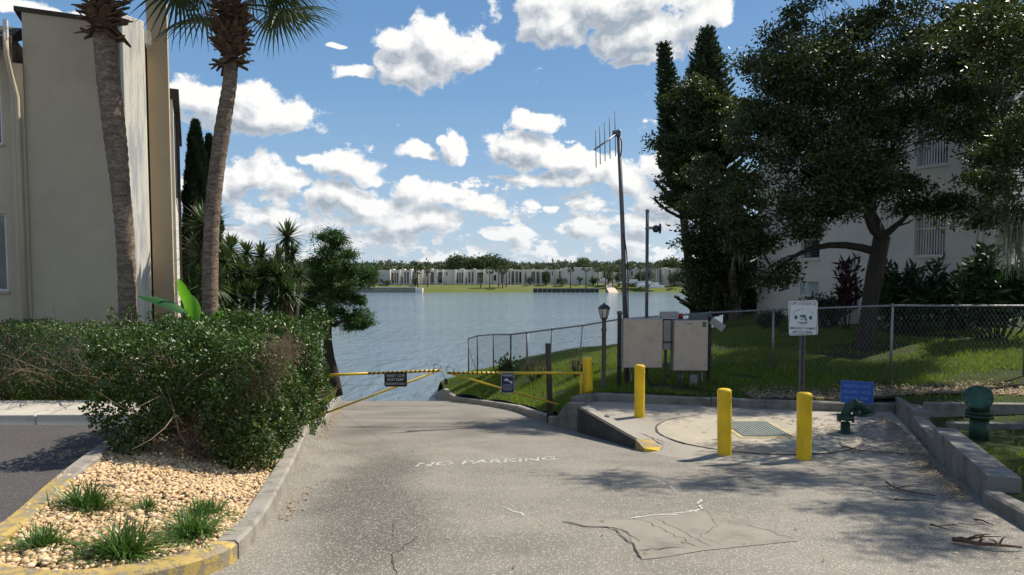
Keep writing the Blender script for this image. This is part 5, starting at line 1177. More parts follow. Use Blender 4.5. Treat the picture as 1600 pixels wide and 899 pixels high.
MB().tube([ga.location + Vector((-.02, .0, -.25)), ga.location + Vector((-.02, .0, .98))], .05, 12).build('hinge_post', M['gate_y'], ga)
gb = gate_arm('right yellow gate arm carrying the navy warning sign', (908, 583), (698, 583), (872, 632), .62, 1)
mb = MB(); a = P(690, 580, YG); 
for k in range(7):
    c = P(690, 580, YG).lerp(P(697, 594, YG), k / 6); mb.lathe([(.012, -.006), (.018, 0), (.012, .006)], tuple(c), 7)
mb.box(P(697, 592, YG).x - .03, YG - .02, P(697, 601, YG).z, P(697, 592, YG).x + .03, YG + .02, P(697, 592, YG).z); ch = mb.build('chain_lock', M['black']); tag(ch, 'black padlock and chain joining the two gate arms', 'padlock')

# ---- signs
def rrect(w, h, r, n=5):
    out = []
    for cx, cy, a0 in ((w / 2 - r, h / 2 - r, 0), (-w / 2 + r, h / 2 - r, pi / 2), (-w / 2 + r, -h / 2 + r, pi), (w / 2 - r, -h / 2 + r, 1.5 * pi)):
        for k in range(n + 1): a = a0 + k * pi / 2 / n; out.append((cx + r * cos(a), cy + r * sin(a)))
    return out
def plate(root, w, h, r, th, mt, name='plate', y=0.0, z0=0.0):
    mb = MB(); mb.prism(rrect(w, h, r), -th / 2, th / 2); o = mb.build(name, mt, root); o.rotation_euler = (pi / 2, 0, 0); o.location = (0, y, z0); return o
def words(root, txt, cx, cz, w, h, mt, y, bold=0.0):
    me = text_mesh(txt, 1.0); co = np.array([v.co[:] for v in me.vertices]); x0, x1, y0, y1 = co[:, 0].min(), co[:, 0].max(), co[:, 1].min(), co[:, 1].max()
    for v in me.vertices: v.co = (((v.co.x - x0) / (x1 - x0) - .5) * w + cx, 0, ((v.co.y - y0) / (y1 - y0) - .5) * h + cz)
    o = link(me, 'lettering', mt, root); o.location = (0, y, 0); return o
def ring_outline(root, w, h, r, t, mt, y):
    a = rrect(w, h, r); b = rrect(w - 2 * t, h - 2 * t, r * .8); n = len(a); mb = MB(); mb.add([(p[0], 0, p[1]) for p in a] + [(p[0], 0, p[1]) for p in b], [(i, (i + 1) % n, n + (i + 1) % n, n + i) for i in range(n)]); o = mb.build('border', mt, root); o.location = (0, y, 0)
# lift station sign
YS = 8.86; c = P(1256.5, 497, YS); zb = pad_z(c.x, YS); S = YS / F
sg = thing('sign_post', 'white lift station sign with green emblem on a steel post behind a bollard', 'sign', (c.x, YS + .03, zb))
H = c.z - zb; mb = MB()
for x0, x1, y0, y1 in ((-.038, -.020, -.004, .0), (.020, .038, -.004, .0), (-.022, -.018, 0, .026), (.018, .022, 0, .026), (-.020, .020, .022, .027)): mb.box(x0, y0 + .01, -.05, x1, y1 + .01, H + .20)
mb.build('post', M['steel_dark'], sg)
w, h = 46 * S, 55 * S
plate(sg, w, h, .03, .003, M['sign_white'], 'plate', 0.0, H).rotation_euler = (pi / 2, radians(-1.5), 0)
sgl = bpy.data.objects.new('sign_face', None); COL.objects.link(sgl); sgl.parent = sg; sgl.location = (0, 0, H); sgl.rotation_euler = (0, radians(1.5), 0)
def sub(o): return o
ring_outline(sgl, w - .012, h - .012, .026, .005, M['ink'], -.0035)
words(sgl, 'LIFT STATION 22', 0, h * .40, w * .84, .036, M['ink'], -.0035)
words(sgl, 'EMERGENCY NUMBER', 0, -h * .30, w * .88, .028, M['ink'], -.0035)
words(sgl, '407-571-8686', 0, -h * .41, w * .68, .036, M['ink'], -.0035)
def arc_words(root, txt, cz, R_, a0, a1, hgt, mt, y, flip=False):
    mb_ = MB()
    for i, chx in enumerate(txt):
        if chx == ' ': continue
        a = a0 + (a1 - a0) * (i + .5) / len(txt); me = text_mesh(chx, 1.0); rot = (a - pi / 2) if not flip else (a + pi / 2)
        for v in me.vertices:
            x, z = v.co.x * hgt * 1.35, v.co.y * hgt * 1.3; v.co = (x * cos(rot) - z * sin(rot) + R_ * cos(a), 0, x * sin(rot) + z * cos(rot) + R_ * .72 * sin(a) + cz)
        mb_.add([v.co[:] for v in me.vertices], [list(p.vertices) for p in me.polygons]); bpy.data.meshes.remove(me)
    o = mb_.build('lettering', mt, root); o.location = (0, y, 0)
arc_words(sgl, 'ALTAMONTE SPRINGS', h * .03, w * .36, pi * .93, pi * .07, .017, M['ink_green'], -.0035)
arc_words(sgl, 'FLORIDA', h * .06, w * .34, pi * 1.33, pi * 1.67, .016, M['ink_green'], -.0035, True)
mb = MB()
def blob2(mb, pts): mb.add([(x, 0, z) for x, z in pts], [tuple(range(len(pts)))])
blob2(mb, [(-.045, .045 - .01), (.035, .05 - .01), (.04, .036 - .01), (-.045, .030 - .01)])                       # emblem: roofed pavilion, water lines, two trees
blob2(mb, [(-.045, .022), (-.02, .018), (.0, .025), (.03, .015), (.05, -.02), (.045, -.045), (.035, -.04), (.02, -.005), (-.01, .008), (-.04, .008)])
blob2(mb, [(-.04, -.015), (.005, -.012), (.01, -.02), (-.035, -.024)])
for cx_ in (-.095, .095): blob2(mb, [(cx_ + .020 * cos(a) * (1 + .15 * sin(3 * a)), .002 + .027 * sin(a)) for a in np.linspace(0, 2 * pi, 14, endpoint=False)])
for k in range(3): blob2(mb, [(-.07 + .012 * k, -.055 - .012 * k), (.07 - .012 * k, -.055 - .012 * k), (.065 - .012 * k, -.060 - .012 * k), (-.065 + .012 * k, -.060 - .012 * k)])
o = mb.build('emblem', M['ink_green'], sgl); o.location = (0, -.0035, 0)
mb = MB()
for z in (h * .46, -h * .46): mb.lathe([(.006, 0), (.004, .003), (.0005, .004)], (0, 0, 0), 8, Matrix.Translation((0, -.003, z)) @ Matrix.Rotation(pi / 2, 4, 'X'))
mb.build('bolt', M['steel'], sgl)
# blue reclaimed-water sign
YB = 11.60; c = P(1339, 613, YB); zb = pad_z(c.x, YB); bs = thing('sign_board', 'faded blue reclaimed water sign leaning behind the green gooseneck pipe', 'sign', (c.x, YB, zb)); H = c.z - zb; S = YB / F
w, h = 52 * S, 35 * S
fc = bpy.data.objects.new('sign_face', None); COL.objects.link(fc); fc.parent = bs; fc.location = (0, 0, H); fc.rotation_euler = (radians(-6), radians(3.5), 0)
plate(fc, w, h, .02, .004, M['sign_blue']); ring_outline(fc, w - .006, h - .006, .018, .006, M['ink_pale'], -.0035)
words(fc, 'IRRIGATION  WITH', 0, h * .27, w * .80, .050, M['ink_pale'], -.0035); words(fc, 'RECLAIMED  WATER', 0, 0.0, w * .86, .050, M['ink_pale'], -.0035); words(fc, 'DO  NOT  DRINK', 0, -h * .27, w * .74, .050, M['ink_pale'], -.0035)
mb = MB(); mb.bar((-w * .3, .02, -.02), (-w * .3, .045, H + .1), .03, .03); mb.bar((w * .3, .02, -.02), (w * .3, .045, H + .1), .03, .03); mb.build('stake', M['steel_dark'], bs)
# gate signs
def hung_sign(label, x0, y0, x1, y1, mt, lines, Ys, ink, edge=None):
    c = P((x0 + x1) / 2, (y0 + y1) / 2, Ys); S = Ys / F; w, h = (x1 - x0) * S, (y1 - y0) * S; r = thing('hanging_sign', label, 'sign', tuple(c)); plate(r, w, h, .03, .006, mt)
    ring_outline(r, w - .004, h - .004, .028, .006, edge or mt, -.0045)
    for (t, cz, ww_, hh) in lines: words(r, t, 0, cz * h, w * ww_, hh * h, ink, -.0045)
    mb = MB()
    for s_ in (-1, 1): mb.tube([(s_ * w * .4, -.006, h * .42), (s_ * w * .4, .0, h * .5 + .03), (s_ * w * .4, .04, h * .5 + .01)], .005, 5)
    mb.build('wire_tie', M['steel'], r); return r
hung_sign('black boat ramp sign with white italic capitals hung on the left gate arm', 600.5, 582, 636, 604.5, M['sign_black'], [('SANDY COVE', .28, .80, .20), ('BOAT RAMP', .0, .72, .20), ('RESIDENTS ONLY', -.30, .86, .15)], YG - .05, M['ink_white'])
nv = hung_sign('tall navy warning sign with white camera symbol hung on the right gate arm', 783, 582.5, 803.5, 614.5, M['sign_navy'], [('WARNING', .37, .80, .11), ('THIS PROPERTY', -.10, .66, .05), ('PROTECTED BY 24 HOUR', -.18, .82, .05), ('VIDEO SURVEILLANCE', -.26, .74, .05), ('NO TRESPASSING', -.34, .60, .05)], YG - .05, M['ink_white'], M['ink_white'])
mb = MB(); blob2(mb, [(-.07, .045), (-.01, .075), (.02, .04), (-.04, .015)]); blob2(mb, [(.0, .035), (.045, .02), (.07, -.005), (.07, -.03), (.05, -.01), (.01, .012)]); blob2(mb, [(.055, .02), (.085, .02), (.085, -.035), (.072, -.035)]); o = mb.build('camera_symbol', M['ink_white'], nv); o.location = (0, -.0045, .015)

# ---- lantern, wood post, yagi pole, small pole
YL = 13.3; lb = P(943, 600, YL); lz = rlawn_z(lb.x, YL); lamp = thing('lamp_post', 'black carriage lantern with clear panes on a brown pole beside the cabinets', 'lamp post', (lb.x, YL, lz)); top = P(943, 500, YL).z - lz
MB().lathe([(.055, -.1), (.055, .08), (.042, .1), (.042, top - .22), (.055, top - .20), (.055, top - .17), (.042, top - .16), (.040, top)], seg=16).build('pole', M['lamp_post'], lamp)
lh = bpy.data.objects.new('lantern', None); COL.objects.link(lh); lh.parent = lamp; lh.location = (0, 0, top)
mb = MB(); mb.lathe([(.045, 0), (.06, .02), (.07, .035), (.072, .045)], seg=6, smooth=False); mb.build('base', M['black'], lh)
MB().lathe([(.066, .046), (.105, .215)], seg=6, smooth=False).build('pane', M['lamp_glass'], lh)
mb = MB()
for k in range(6): a = k * pi / 3; mb.bar((.068 * cos(a), .068 * sin(a), .045), (.108 * cos(a), .108 * sin(a), .218), .012, .012)
mb.lathe([(.112, .212), (.122, .218), (.122, .228), (.085, .275), (.04, .30), (.022, .305), (.016, .33), (.001, .335)], seg=6, smooth=False); mb.build('lantern_frame', M['black'], lh)
wp_ = P(859, 630, 13.3); wz = rlawn_z(wp_.x, 13.3); wt_ = P(856, 537, 13.3); o = MB().tube([Vector((wp_.x, 13.3, wz - .2)), Vector((wp_.x, 13.3, wz + .3)), wt_], [.062, .058, .054], 12, wob=.05).build('wood_post', M['wood']); tag(o, 'short weathered round timber post in the grass behind the gate arm', 'post')
YA = 13.9; a0 = P(979, 560, YA); az_ = rlawn_z(a0.x, YA); a1 = P(966.5, 203, YA); ant = thing('antenna_mast', 'tall leaning antenna mast with five upright rods behind the cabinets', 'antenna', (a0.x, YA, az_)); bv = ant.location.copy()
am = P(973, 360, YA); MB().tube([Vector((0.02, 0, -.15)), am - bv, a1 - bv], [.052, .044, .040], 14).build('mast', M['steel_dark'], ant)
bm0 = P(966, 206, YA) - bv; bm1 = P(929, 234, YA - .5) - bv; MB().tube([bm0 + Vector((.06, .05, .03)), bm1], .017, 8).build('boom', M['steel'], ant)
for (px, t0, t1) in ((930.5, 204, 262), (937, 198, 257), (944.5, 191.5, 252), (952.3, 183.5, 248), (960.7, 173.5, 244.5)):
    k = (966 - px) / 37.0; yy = YA - .5 * k; MB().tube([P(px, t0, yy) - bv, P(px + 1, t1, yy) - bv], .0085, 6).build('rod', M['steel_dark'], ant)
mb = MB(); q = P(962, 209, YA) - bv; mb.box(q.x - .06, q.y - .06, q.z - .05, q.x + .09, q.y + .06, q.z + .05); mb.build('clamp', M['steel_dark'], ant)
mb = MB(); mb.tube([P(968, 212, YA - .05) - bv, P(971, 222, YA - .05) - bv, P(971, 235, YA - .05) - bv, P(969.5, 245, YA - .06) - bv], .012, 6); mb.tube([P(975, 365, YA - .06) - bv, P(979, 395, YA - .05) - bv, P(981, 430, YA - .05) - bv, P(981.5, 500, YA - .05) - bv, P(982, 560, YA) - bv], .012, 6); mb.build('cable', M['black'], ant)['kind'] = 'stuff'
YP_ = 14.2; q0 = P(1010, 560, YP_); pz = rlawn_z(q0.x, YP_); sp_ = thing('equipment_pole', 'shorter grey steel pole with a floodlight and round dish sensor', 'pole', (q0.x, YP_, pz)); bv = sp_.location.copy(); tq = P(1011.5, 329, YP_) - bv
MB().tube([(0, 0, -.15), tq], .034, 12).build('pole', M['steel_dark'], sp_); MB().lathe([(.04, -.03), (.042, 0), (.03, .02), (.001, .03)], tuple(tq), 12).build('pole_cap', M['steel'], sp_)
q = P(1018, 357, YP_) - bv; mb = MB(); mb.box(q.x - .10, q.y - .04, q.z - .02, q.x + .02, q.y + .04, q.z + .035); mb.tube([q + Vector((-.12, -.05, .0)), q + Vector((-.12, .05, .0))], .012, 6); mb.build('bracket', M['steel'], sp_)
mb = MB(); mb.lathe([(.02, -.02), (.07, .01), (.08, .06), (.06, .10), (.02, .12)], (0, 0, 0), 12, Matrix.Translation(q + Vector((.04, 0, -.01))) @ Matrix.Rotation(radians(90), 4, 'Y')); mb.build('floodlight', M['black'], sp_)
mb = MB(); mb.lathe([(.001, 0), (.10, .005), (.11, .02), (.10, .03), (.001, .035)], (0, 0, 0), 16, Matrix.Translation(q + Vector((.155, 0, -.005))) @ Matrix.Rotation(radians(90), 4, 'Y')); mb.build('sensor_disc', M['black'], sp_)

# ---- pump control cabinets on a rack
YC = 13.35; S = YC / F; cb_ = P(1040, 600, YC); cz_ = rlawn_z(cb_.x, YC); rk = thing('control_rack', 'steel rack with two tan control panels and small grey boxes behind the pad kerb', 'control cabinets', (cb_.x, YC, cz_)); bv = rk.location.copy()
def pr(px, py, dy=0): return P(px, py, YC + dy) - bv
for px, pt, w_ in ((969, 487, .085), (1110, 492, .085)):
    a = pr(px, pt); mb = MB(); mb.lathe([(w_ / 2, -.15), (w_ / 2, a.z - .06), (w_ / 2 + .012, a.z - .055), (w_ / 2 + .012, a.z), (.001, a.z + .01)], (a.x, 0.06, 0), 14); mb.build('post', M['steel_dark'], rk)
mb = MB()
for py in (500, 534, 570): a, b = pr(966, py), pr(1113, py); mb.bar(a + Vector((0, .05, 0)), b + Vector((0, .05, 0)), .04, .04)
mb.build('rail', M['steel_dark'], rk)
for px, t, r_ in ((987, 575, .016), (1040, 540, .030), (1062, 575, .030), (1066, 575, .018), (1089, 575, .038), (1077, 575, .022), (1097, 578, .018)):
    a = pr(px, t, .03); MB().tube([(a.x, .03, -.1), (a.x, .03, a.z)], r_, 10).build('conduit', M['steel_dark'] if r_ > .02 else M['steel'], rk)
a = pr(1080, 600); b = pr(1084, 560); mb = MB(); mb.box(a.x - .03, -.02, .02, a.x + .11, .07, .22); mb.build('meter_can', M['cabinet_g'], rk)
def cab(x0, y0, x1, y1, depth, mt, name, lip=True):
    a = pr(x0, y1); b = pr(x1, y0); mb = MB(); mb.box(a.x, -depth, a.z, b.x, .03, b.z); o = mb.build(name, mt, rk, .008)
    if lip:
        mb = MB(); mb.box(a.x + .012, -depth - .016, a.z + .012, b.x - .012, -depth - .001, b.z - .012); d = mb.build('door', M['cabinet'], o, .005)
        mb = MB()
        for fx in (.09, .91):
            for fz in (.12, .88): mb.tube([(a.x + (b.x - a.x) * fx, -depth - .020, a.z + (b.z - a.z) * fz), (a.x + (b.x - a.x) * fx, -depth - .012, a.z + (b.z - a.z) * fz)], .012, 8)
        mb.build('door_screw', M['steel_dark'], o)
    return o
c1 = cab(970, 497, 1032, 573, .22, M['cabinet_g'], 'panel_cabinet'); c2 = cab(1047, 499, 1101, 577, .26, M['cabinet_g'], 'panel_cabinet')
a = pr(1096, 502); mb = MB(); mb.box(a.x - .055, -.2795, a.z - .10, a.x + .015, -.2765, a.z); mb.build('green_label', M['green_sticker'], c2)
a = pr(1072, 504); mb = MB(); mb.box(a.x - .05, -.2795, a.z - .02, a.x + .05, -.2765, a.z + .01); mb.build('name_plate', M['steel'], c2)
cab(1034, 500, 1047, 546, .12, M['cabinet_g'], 'side_box', False); a = pr(1040, 534); mb = MB(); mb.box(a.x - .08, -.135, a.z - .015, a.x + .08, -.12, a.z + .015); mb.build('hasp', M['black'], rk)
cab(1031, 487, 1058, 497, .14, M['cabinet_g'], 'top_box', False); cab(1076, 490, 1104, 499, .10, M['steel_dark'], 'top_box', False)
a = pr(1063, 494); MB().lathe([(.05, -.05), (.05, .03), (.035, .05), (.001, .055)], (a.x, -.02, a.z), 14).build('alarm_light', M['red_plastic'], rk)
a = pr(1112, 500); b = pr(1128, 513); mb = MB(); mb.bar(a + Vector((-.03, -.05, 0)), b + Vector((0, -.09, 0)), .15, .14); mb.build('floodlight', M['cabinet_g'], rk)
mb = MB(); mb.tube([pr(1007, 574, -.1), pr(1012, 592, -.12), pr(1019, 604, -.1), pr(1020, 618, -.05)], .014, 6); mb.tube([pr(1050, 578, -.1), pr(1045, 590, -.05), pr(1052, 597, -.05), pr(1068, 592, 0)], .010, 6); mb.build('cable', M['black'], rk)['kind'] = 'stuff'

# ---- green pipes
Yg = 10.06; gb0 = P(1322, 682, Yg); gr = thing('gooseneck_pipe', 'dark green gooseneck pipe with bolted collar and open turned down end', 'pipe', (gb0.x, Yg, pad_z(gb0.x, Yg))); bv = gr.location.copy()
def gq(px, py): q = P(px, py, Yg) - bv; return Vector((q.x, q.y, q.z))
MB().lathe([(.105, 0), (.105, .02), (.066, .022), (.066, .17)], tuple(Vector((gq(1321, 660).x, 0, 0))), 18).build('riser', M['pipe_green'], gr)
x0 = gq(1321, 660).x; zc = gq(1321, 654).z; mb = MB(); mb.lathe([(.072, -.02), (.118, -.018), (.118, .03), (.085, .034), (.080, .06)], (x0, 0, zc), 18)
for k in range(6): a = k * pi / 3 + .3; mb.lathe([(.02, -.045), (.02, .055)], (x0 + .105 * cos(a), .105 * sin(a), zc), 6)
mb.build('collar', M['pipe_green'], gr)
x1 = gq(1354, 655).x; xm = (x0 + x1) / 2; Rr = (x1 - x0) / 2; zt = zc + .05; pts = [Vector((xm - Rr * cos(t), 0, zt + Rr * .98 * sin(t))) for t in np.linspace(0, pi * .93, 15)]
MB().tube(pts, .066, 16).build('bend', M['pipe_green'], gr)
q = pts[7]; mb = MB(); mb.tube([q + Vector((-.022, 0, .002)), q + Vector((.022, 0, .002))], .088, 16); mb.box(q.x - .02, -.03, q.z - .17, q.x + .04, .03, q.z - .06); mb.build('joint_band', M['pipe_green'], gr)
e = pts[-1]; d = (pts[-1] - pts[-2]).normalized(); mb = MB(); mb.tube([e, e + d * .02], [.122, .122], 18); mb.build('end_flange', M['flange_green'], gr)
Yg = 9.25; g2_ = P(1529, 690, Yg); sz = rlawn_z(g2_.x, Yg); gs = thing('standpipe', 'thick dark green standpipe with blind flange tilted toward the drive', 'pipe', (g2_.x, Yg, sz)); bv = gs.location.copy()
MB().lathe([(.115, -.1), (.115, P(1529, 650, Yg).z - sz)], (0, 0, 0), 22).build('riser', M['pipe_green'], gs)
zc = P(1530, 648, Yg).z - sz; mb = MB(); mb.lathe([(.12, -.04), (.165, -.038), (.165, 0), (.125, .002), (.125, .012), (.165, .014), (.165, .05), (.12, .052)], (0, 0, zc), 24)
for k in range(8): a = k * pi / 4 + .2; mb.lathe([(.016, -.055), (.016, .068)], (.143 * cos(a), .143 * sin(a), zc), 6)
mb.build('collar', M['pipe_green'], gs)
dirv = Vector((-.52, -.52, .60)).normalized(); p0 = Vector((0, 0, zc + .05)); p1 = Vector((0, 0, zc + .12)); p2 = p1 + dirv * .14 + Vector((0, 0, .02)); MB().tube([p0, p1, p1 + (dirv + Vector((0, 0, .9))).normalized() * .06, p2], .118, 22).build('elbow', M['pipe_green'], gs)
fe = p2 + dirv * .0; mb = MB(); mb.tube([fe, fe + dirv * .03], .175, 26); mb.tube([fe + dirv * .035, fe + dirv * .06], .178, 26); 
u = dirv.orthogonal().normalized(); v = dirv.cross(u)
mb.build('blind_flange', M['flange_green'], gs); mb = MB()
for k in range(8): a = k * pi / 4; c = fe + (u * cos(a) + v * sin(a)) * .148; mb.tube([c - dirv * .02, c + dirv * .078], .015, 6)
mb.build('flange_bolt', M['pipe_green'], gs)

# ================================================================== CHAIN LINK FENCE
fence = thing('chain_link_fence', 'long galvanised chain link fence crossing the lawn behind the tree and cabinets', 'fence', (5.6, 14.6, rlawn_z(5.6, 14.6))); fo = fence.location.copy()
FP = [(14.5, 12.3), (11.9, 12.45), (9.5, 12.6), (7.25, 13.0), (5.6, 14.6), (4.55, 15.65), (2.78, 17.4), (1.9, 18.3), (1.13, 19.1), (.44, 19.8)]
TOPD = [.50, .50, .50, .51, .66, .78, 1.02, 1.25, 1.41, 1.56]; PR = [.024, .024, .024, .024, .024, .024, .03, .018, .024, .036]
tops = [Vector((x, y, CAMZ - d)) for (x, y), d in zip(FP, TOPD)]; grd = [Vector((x, y, rlawn_z(x, y))) for x, y in FP]
for k, (t, g_, r_) in enumerate(zip(tops, grd, PR)):
    lean = Vector((-.10, .05, 0)) if k in (7, 8) else Vector((0, 0, 0)); MB().lathe([(r_, 0), (r_, 1)], seg=8) ; mb = MB(); mb.tube([g_ - fo - Vector((0, 0, .15)) - lean * -1.0, t - fo + Vector((0, 0, .02))], r_, 9); mb.lathe([(r_ + .006, 0), (r_ + .006, .03), (.001, .05)], tuple(t - fo), 9); mb.build('fence_post', M['steel'], fence)
MB().tube([t - fo for t in tops], .0215, 8).build('top_rail', M['steel'], fence)
def chain_mesh(tops, grd, fo, cell=.075, r=.0024, upto=None):
    V = []; T = []
    # arc length param
    s = [0]
    for a, b in zip(tops[:-1], tops[1:]): s.append(s[-1] + math.hypot(b.x - a.x, b.y - a.y))
    Lt = s[-1]; ta = np.array([list(t) for t in tops]); ga_ = np.array([list(g) for g in grd]); sa = np.array(s)
    def pos(u, f):
        x = np.interp(u, sa, ta[:, 0]); y = np.interp(u, sa, ta[:, 1]); zt = np.interp(u, sa, ta[:, 2]); zg = np.interp(u, sa, ga_[:, 2]) + .03; return np.stack([x, y, zg + (zt + .045 - zg) * f], -1)
    nwire = int(Lt / cell); rows = 22
    for w in range(-rows // 2, nwire + rows // 2):
        for sgn in (1, -1):
            f = np.linspace(0, 1, rows + 1); u = w * cell + sgn * (f - .5) * rows * cell / 2 + cell / 2
            ok = (u >= 0) & (u <= Lt)
            if ok.sum() < 2: continue
            P_ = pos(u[ok], f[ok]) - np.array(fo); tz = np.where(np.arange(len(P_)) % 2 == 0, .0025, -.0025) * sgn; P_[:, 1] += tz
            n = len(P_); o = len(V); off = np.array([[0, 0, r], [r * .87, 0, -r * .5], [-r * .87, 0, -r * .5]])
            for q in P_: V.extend((q + off).tolist())
            for i in range(n - 1):
                for k in range(3): a, b, c, d = o + i * 3 + k, o + i * 3 + (k + 1) % 3, o + i * 3 + 3 + (k + 1) % 3, o + i * 3 + 3 + k; T += [(a, b, c), (a, c, d)]
    return np.array(V), np.array(T)
V, T = chain_mesh(tops, grd, fo); o = tri_mesh('wire_mesh', V, T, M['steel'], fence); o['kind'] = 'stuff'
cf = thing('corral_fence', 'curved low wire fence closing off the bank at the water edge', 'fence', (P(771, 568, 24.5).x, 24.5, 1.8)); fo2 = cf.location.copy()
cp = [(824, 520, 19.8, 580), (798, 523, 22.0, 574), (771, 523, 24.5, 571), (746, 525, 26.3, 574), (732, 529.5, 27.3, 579)]
ct = [P(a, b, Y) for a, b, Y, c in cp]; cg = [Vector((q.x, q.y, rlawn_z(q.x, q.y))) for q in ct]
for k, (t, g_) in enumerate(zip(ct, cg)):
    if k: MB().tube([g_ - fo2 - Vector((0, 0, .2)), t - fo2], .026, 8).build('fence_post', M['steel_dark'], cf)
MB().tube([t - fo2 for t in ct], .022, 7).build('top_rail', M['steel_dark'], cf); MB().tube([ct[-1] - fo2 + Vector((0, 0, -.35)), P(743, 575, 26.3) - fo2], .016, 6).build('brace', M['steel_dark'], cf)
V, T = chain_mesh(ct, cg, fo2, .13, .0022); o = tri_mesh('wire_mesh', V, T, M['steel_dark'], cf); o['kind'] = 'stuff'

# ================================================================== LITTER: twigs, needles, branches
rng = np.random.default_rng(90); random.seed(90)
def litter(name, label, n, sampler, zf, L, r, mt, seed):
    rng = np.random.default_rng(seed); p = sampler(rng, n); n = len(p); a = rng.random(n) * 2 * pi; l = L * rng.lognormal(0, .4, n); z = zf(p[:, 0], p[:, 1]) + r + rng.random(n) * .012; d = np.c_[np.cos(a), np.sin(a), rng.normal(0, .12, n)] * l[:, None] / 2; s = np.c_[-np.sin(a), np.cos(a), np.zeros(n)] * r
    c = np.c_[p, z]; V = np.stack([c - d - s, c - d + s, c + d + s * .5, c + d - s * .5, c + [0, 0, r * 1.4]], 1).reshape(-1, 3); i = np.arange(n)[:, None] * 5; T = np.concatenate([i + [0, 1, 4], i + [1, 2, 4], i + [2, 3, 4], i + [3, 0, 4]], 1).reshape(-1, 3); o = tri_mesh(name, V, T, mt); return tag(o, label, 'litter', None, 'stuff')
def s1(rng, n):
    t = rng.random(n); x = 4.3 + t * 4.6; y = np.interp(x, [4.3, 6.2, 6.8, 9], [12.15, 11.9, 12.0, 11.2]) + np.abs(rng.normal(0, .45, n)); return np.c_[x, y]
litter('pine_needles', 'brown needles and bark mulch heaped behind the pad kerb', 5200, s1, lambda x, y: CAMZ - rbf_r(x, y), .09, .005, M['dead'], 91)
M['dry_leaf'] = leaf_mat('dry_leaf', (.16, .11, .065), (.34, .27, .18), .8, .1, .2)
litter('dry_leaves', 'pale dry leaves caught behind the pad kerb and below the fence', 1800, s1, lambda x, y: CAMZ - rbf_r(x, y) + .01, .035, .012, M['dry_leaf'], 92)
def s2(rng, n):
    y = 6.2 + rng.random(n) * 5.2; x = np.interp(y, [6.2, 8.9, 10.5, 11.5], [4.3, 5.48, 6.05, 6.3]) - np.abs(rng.normal(0, .16, n)) - .02; return np.c_[x, y]
litter('dry_leaves', 'small leaves and grit drifted along the right hand wall', 1400, s2, lambda x, y: CAMZ - pad_drop(x, y), .026, .008, M['dry_leaf'], 93)
def s3(rng, n): return np.c_[rng.normal(5.0, .7, n), rng.uniform(8.8, 11.2, n)]
litter('pine_needles', 'scattered twigs and needles on the pad around the gooseneck pipe', 420, lambda rng, n: (lambda q: q[(q[:, 0] < 5.9) & (q[:, 1] < 11.4)])(s3(rng, n)), lambda x, y: CAMZ - pad_drop(x, y), .08, .005, M['dead'], 94)
def s4(rng, n):
    y = 5.5 + rng.random(n) * 12; x = np.interp(y, [5.5, 8.6, 12.8, 16.8, 18], [-1.97, -2.66, -3.55, -4.4, -4.7]) + .04 + np.abs(rng.normal(0, .10, n)); return np.c_[x, y]
litter('dry_leaves', 'dead leaves gathered along the left kerb', 420, s4, lambda x, y: CAMZ - R(y), .035, .010, M['dry_leaf'], 95)
litter('dry_leaves', 'stray leaf flecks scattered over the drive', 260, lambda rng, n: (lambda q: q[(q[:, 0] > -1.7 - (q[:, 1] - 4.8) * .21) & (q[:, 0] < 3.8)])(np.c_[rng.uniform(-3, 4, n), rng.uniform(4.2, 14, n)]), lambda x, y: CAMZ - pad_drop(x, y) if False else np.where((x > 1.5) & (y > 8.9), CAMZ - pad_drop(x, y), CAMZ - R(y)), .030, .008, M['dry_leaf'], 96)
def stick(label, pts, r, twigs=4):
    w = [G(a, b, pad_z) + Vector((0, 0, r + .004)) for a, b in pts]; root = thing('fallen_branch', label, 'branch', tuple(w[0])); bv = w[0]; mb = MB(); q = [p - bv + Vector((0, random.uniform(-.02, .02), random.uniform(0, .02))) for p in w]; mb.tube(q, [r * (1 - .6 * i / (len(q) - 1)) for i in range(len(q))], 6, wob=.15)
    for _ in range(twigs):
        a = random.choice(q[:-1]); e = a + Vector((random.uniform(-.25, .35), random.uniform(-.12, .12), random.uniform(.0, .06))); mb.tube([a, (a + e) / 2 + Vector((0, 0, .015)), e], [r * .4, r * .3, r * .15], 4, caps=False)
    mb.build('twigs', M['twig'] if False else M['dead'], root)
stick('thick bark strip lying at the right edge of the drive', [(1488, 848), (1505, 853), (1530, 857), (1560, 861), (1598, 863)], .020, 7)
stick('curved dead branch on the pad nearest the long wall', [(1383, 758), (1400, 767), (1430, 775), (1463, 779)], .012, 6)
stick('thin dry twig just below the curved branch', [(1398, 784), (1430, 786), (1460, 788)], .008, 3)
stick('long twig lying in front of the gooseneck pipe', [(1315, 700), (1345, 708), (1380, 710), (1415, 712)], .010, 5)
stick('small forked twig lying on the hatch', [(1158, 678), (1166, 674), (1170, 680)], .006, 3)
stick('short dark stick on the drive between bollard and bark strip', [(1452, 824), (1465, 828), (1482, 832)], .010, 2)
stick('single short stick below the long wall', [(1520, 815), (1535, 818), (1552, 824)], .010, 1)

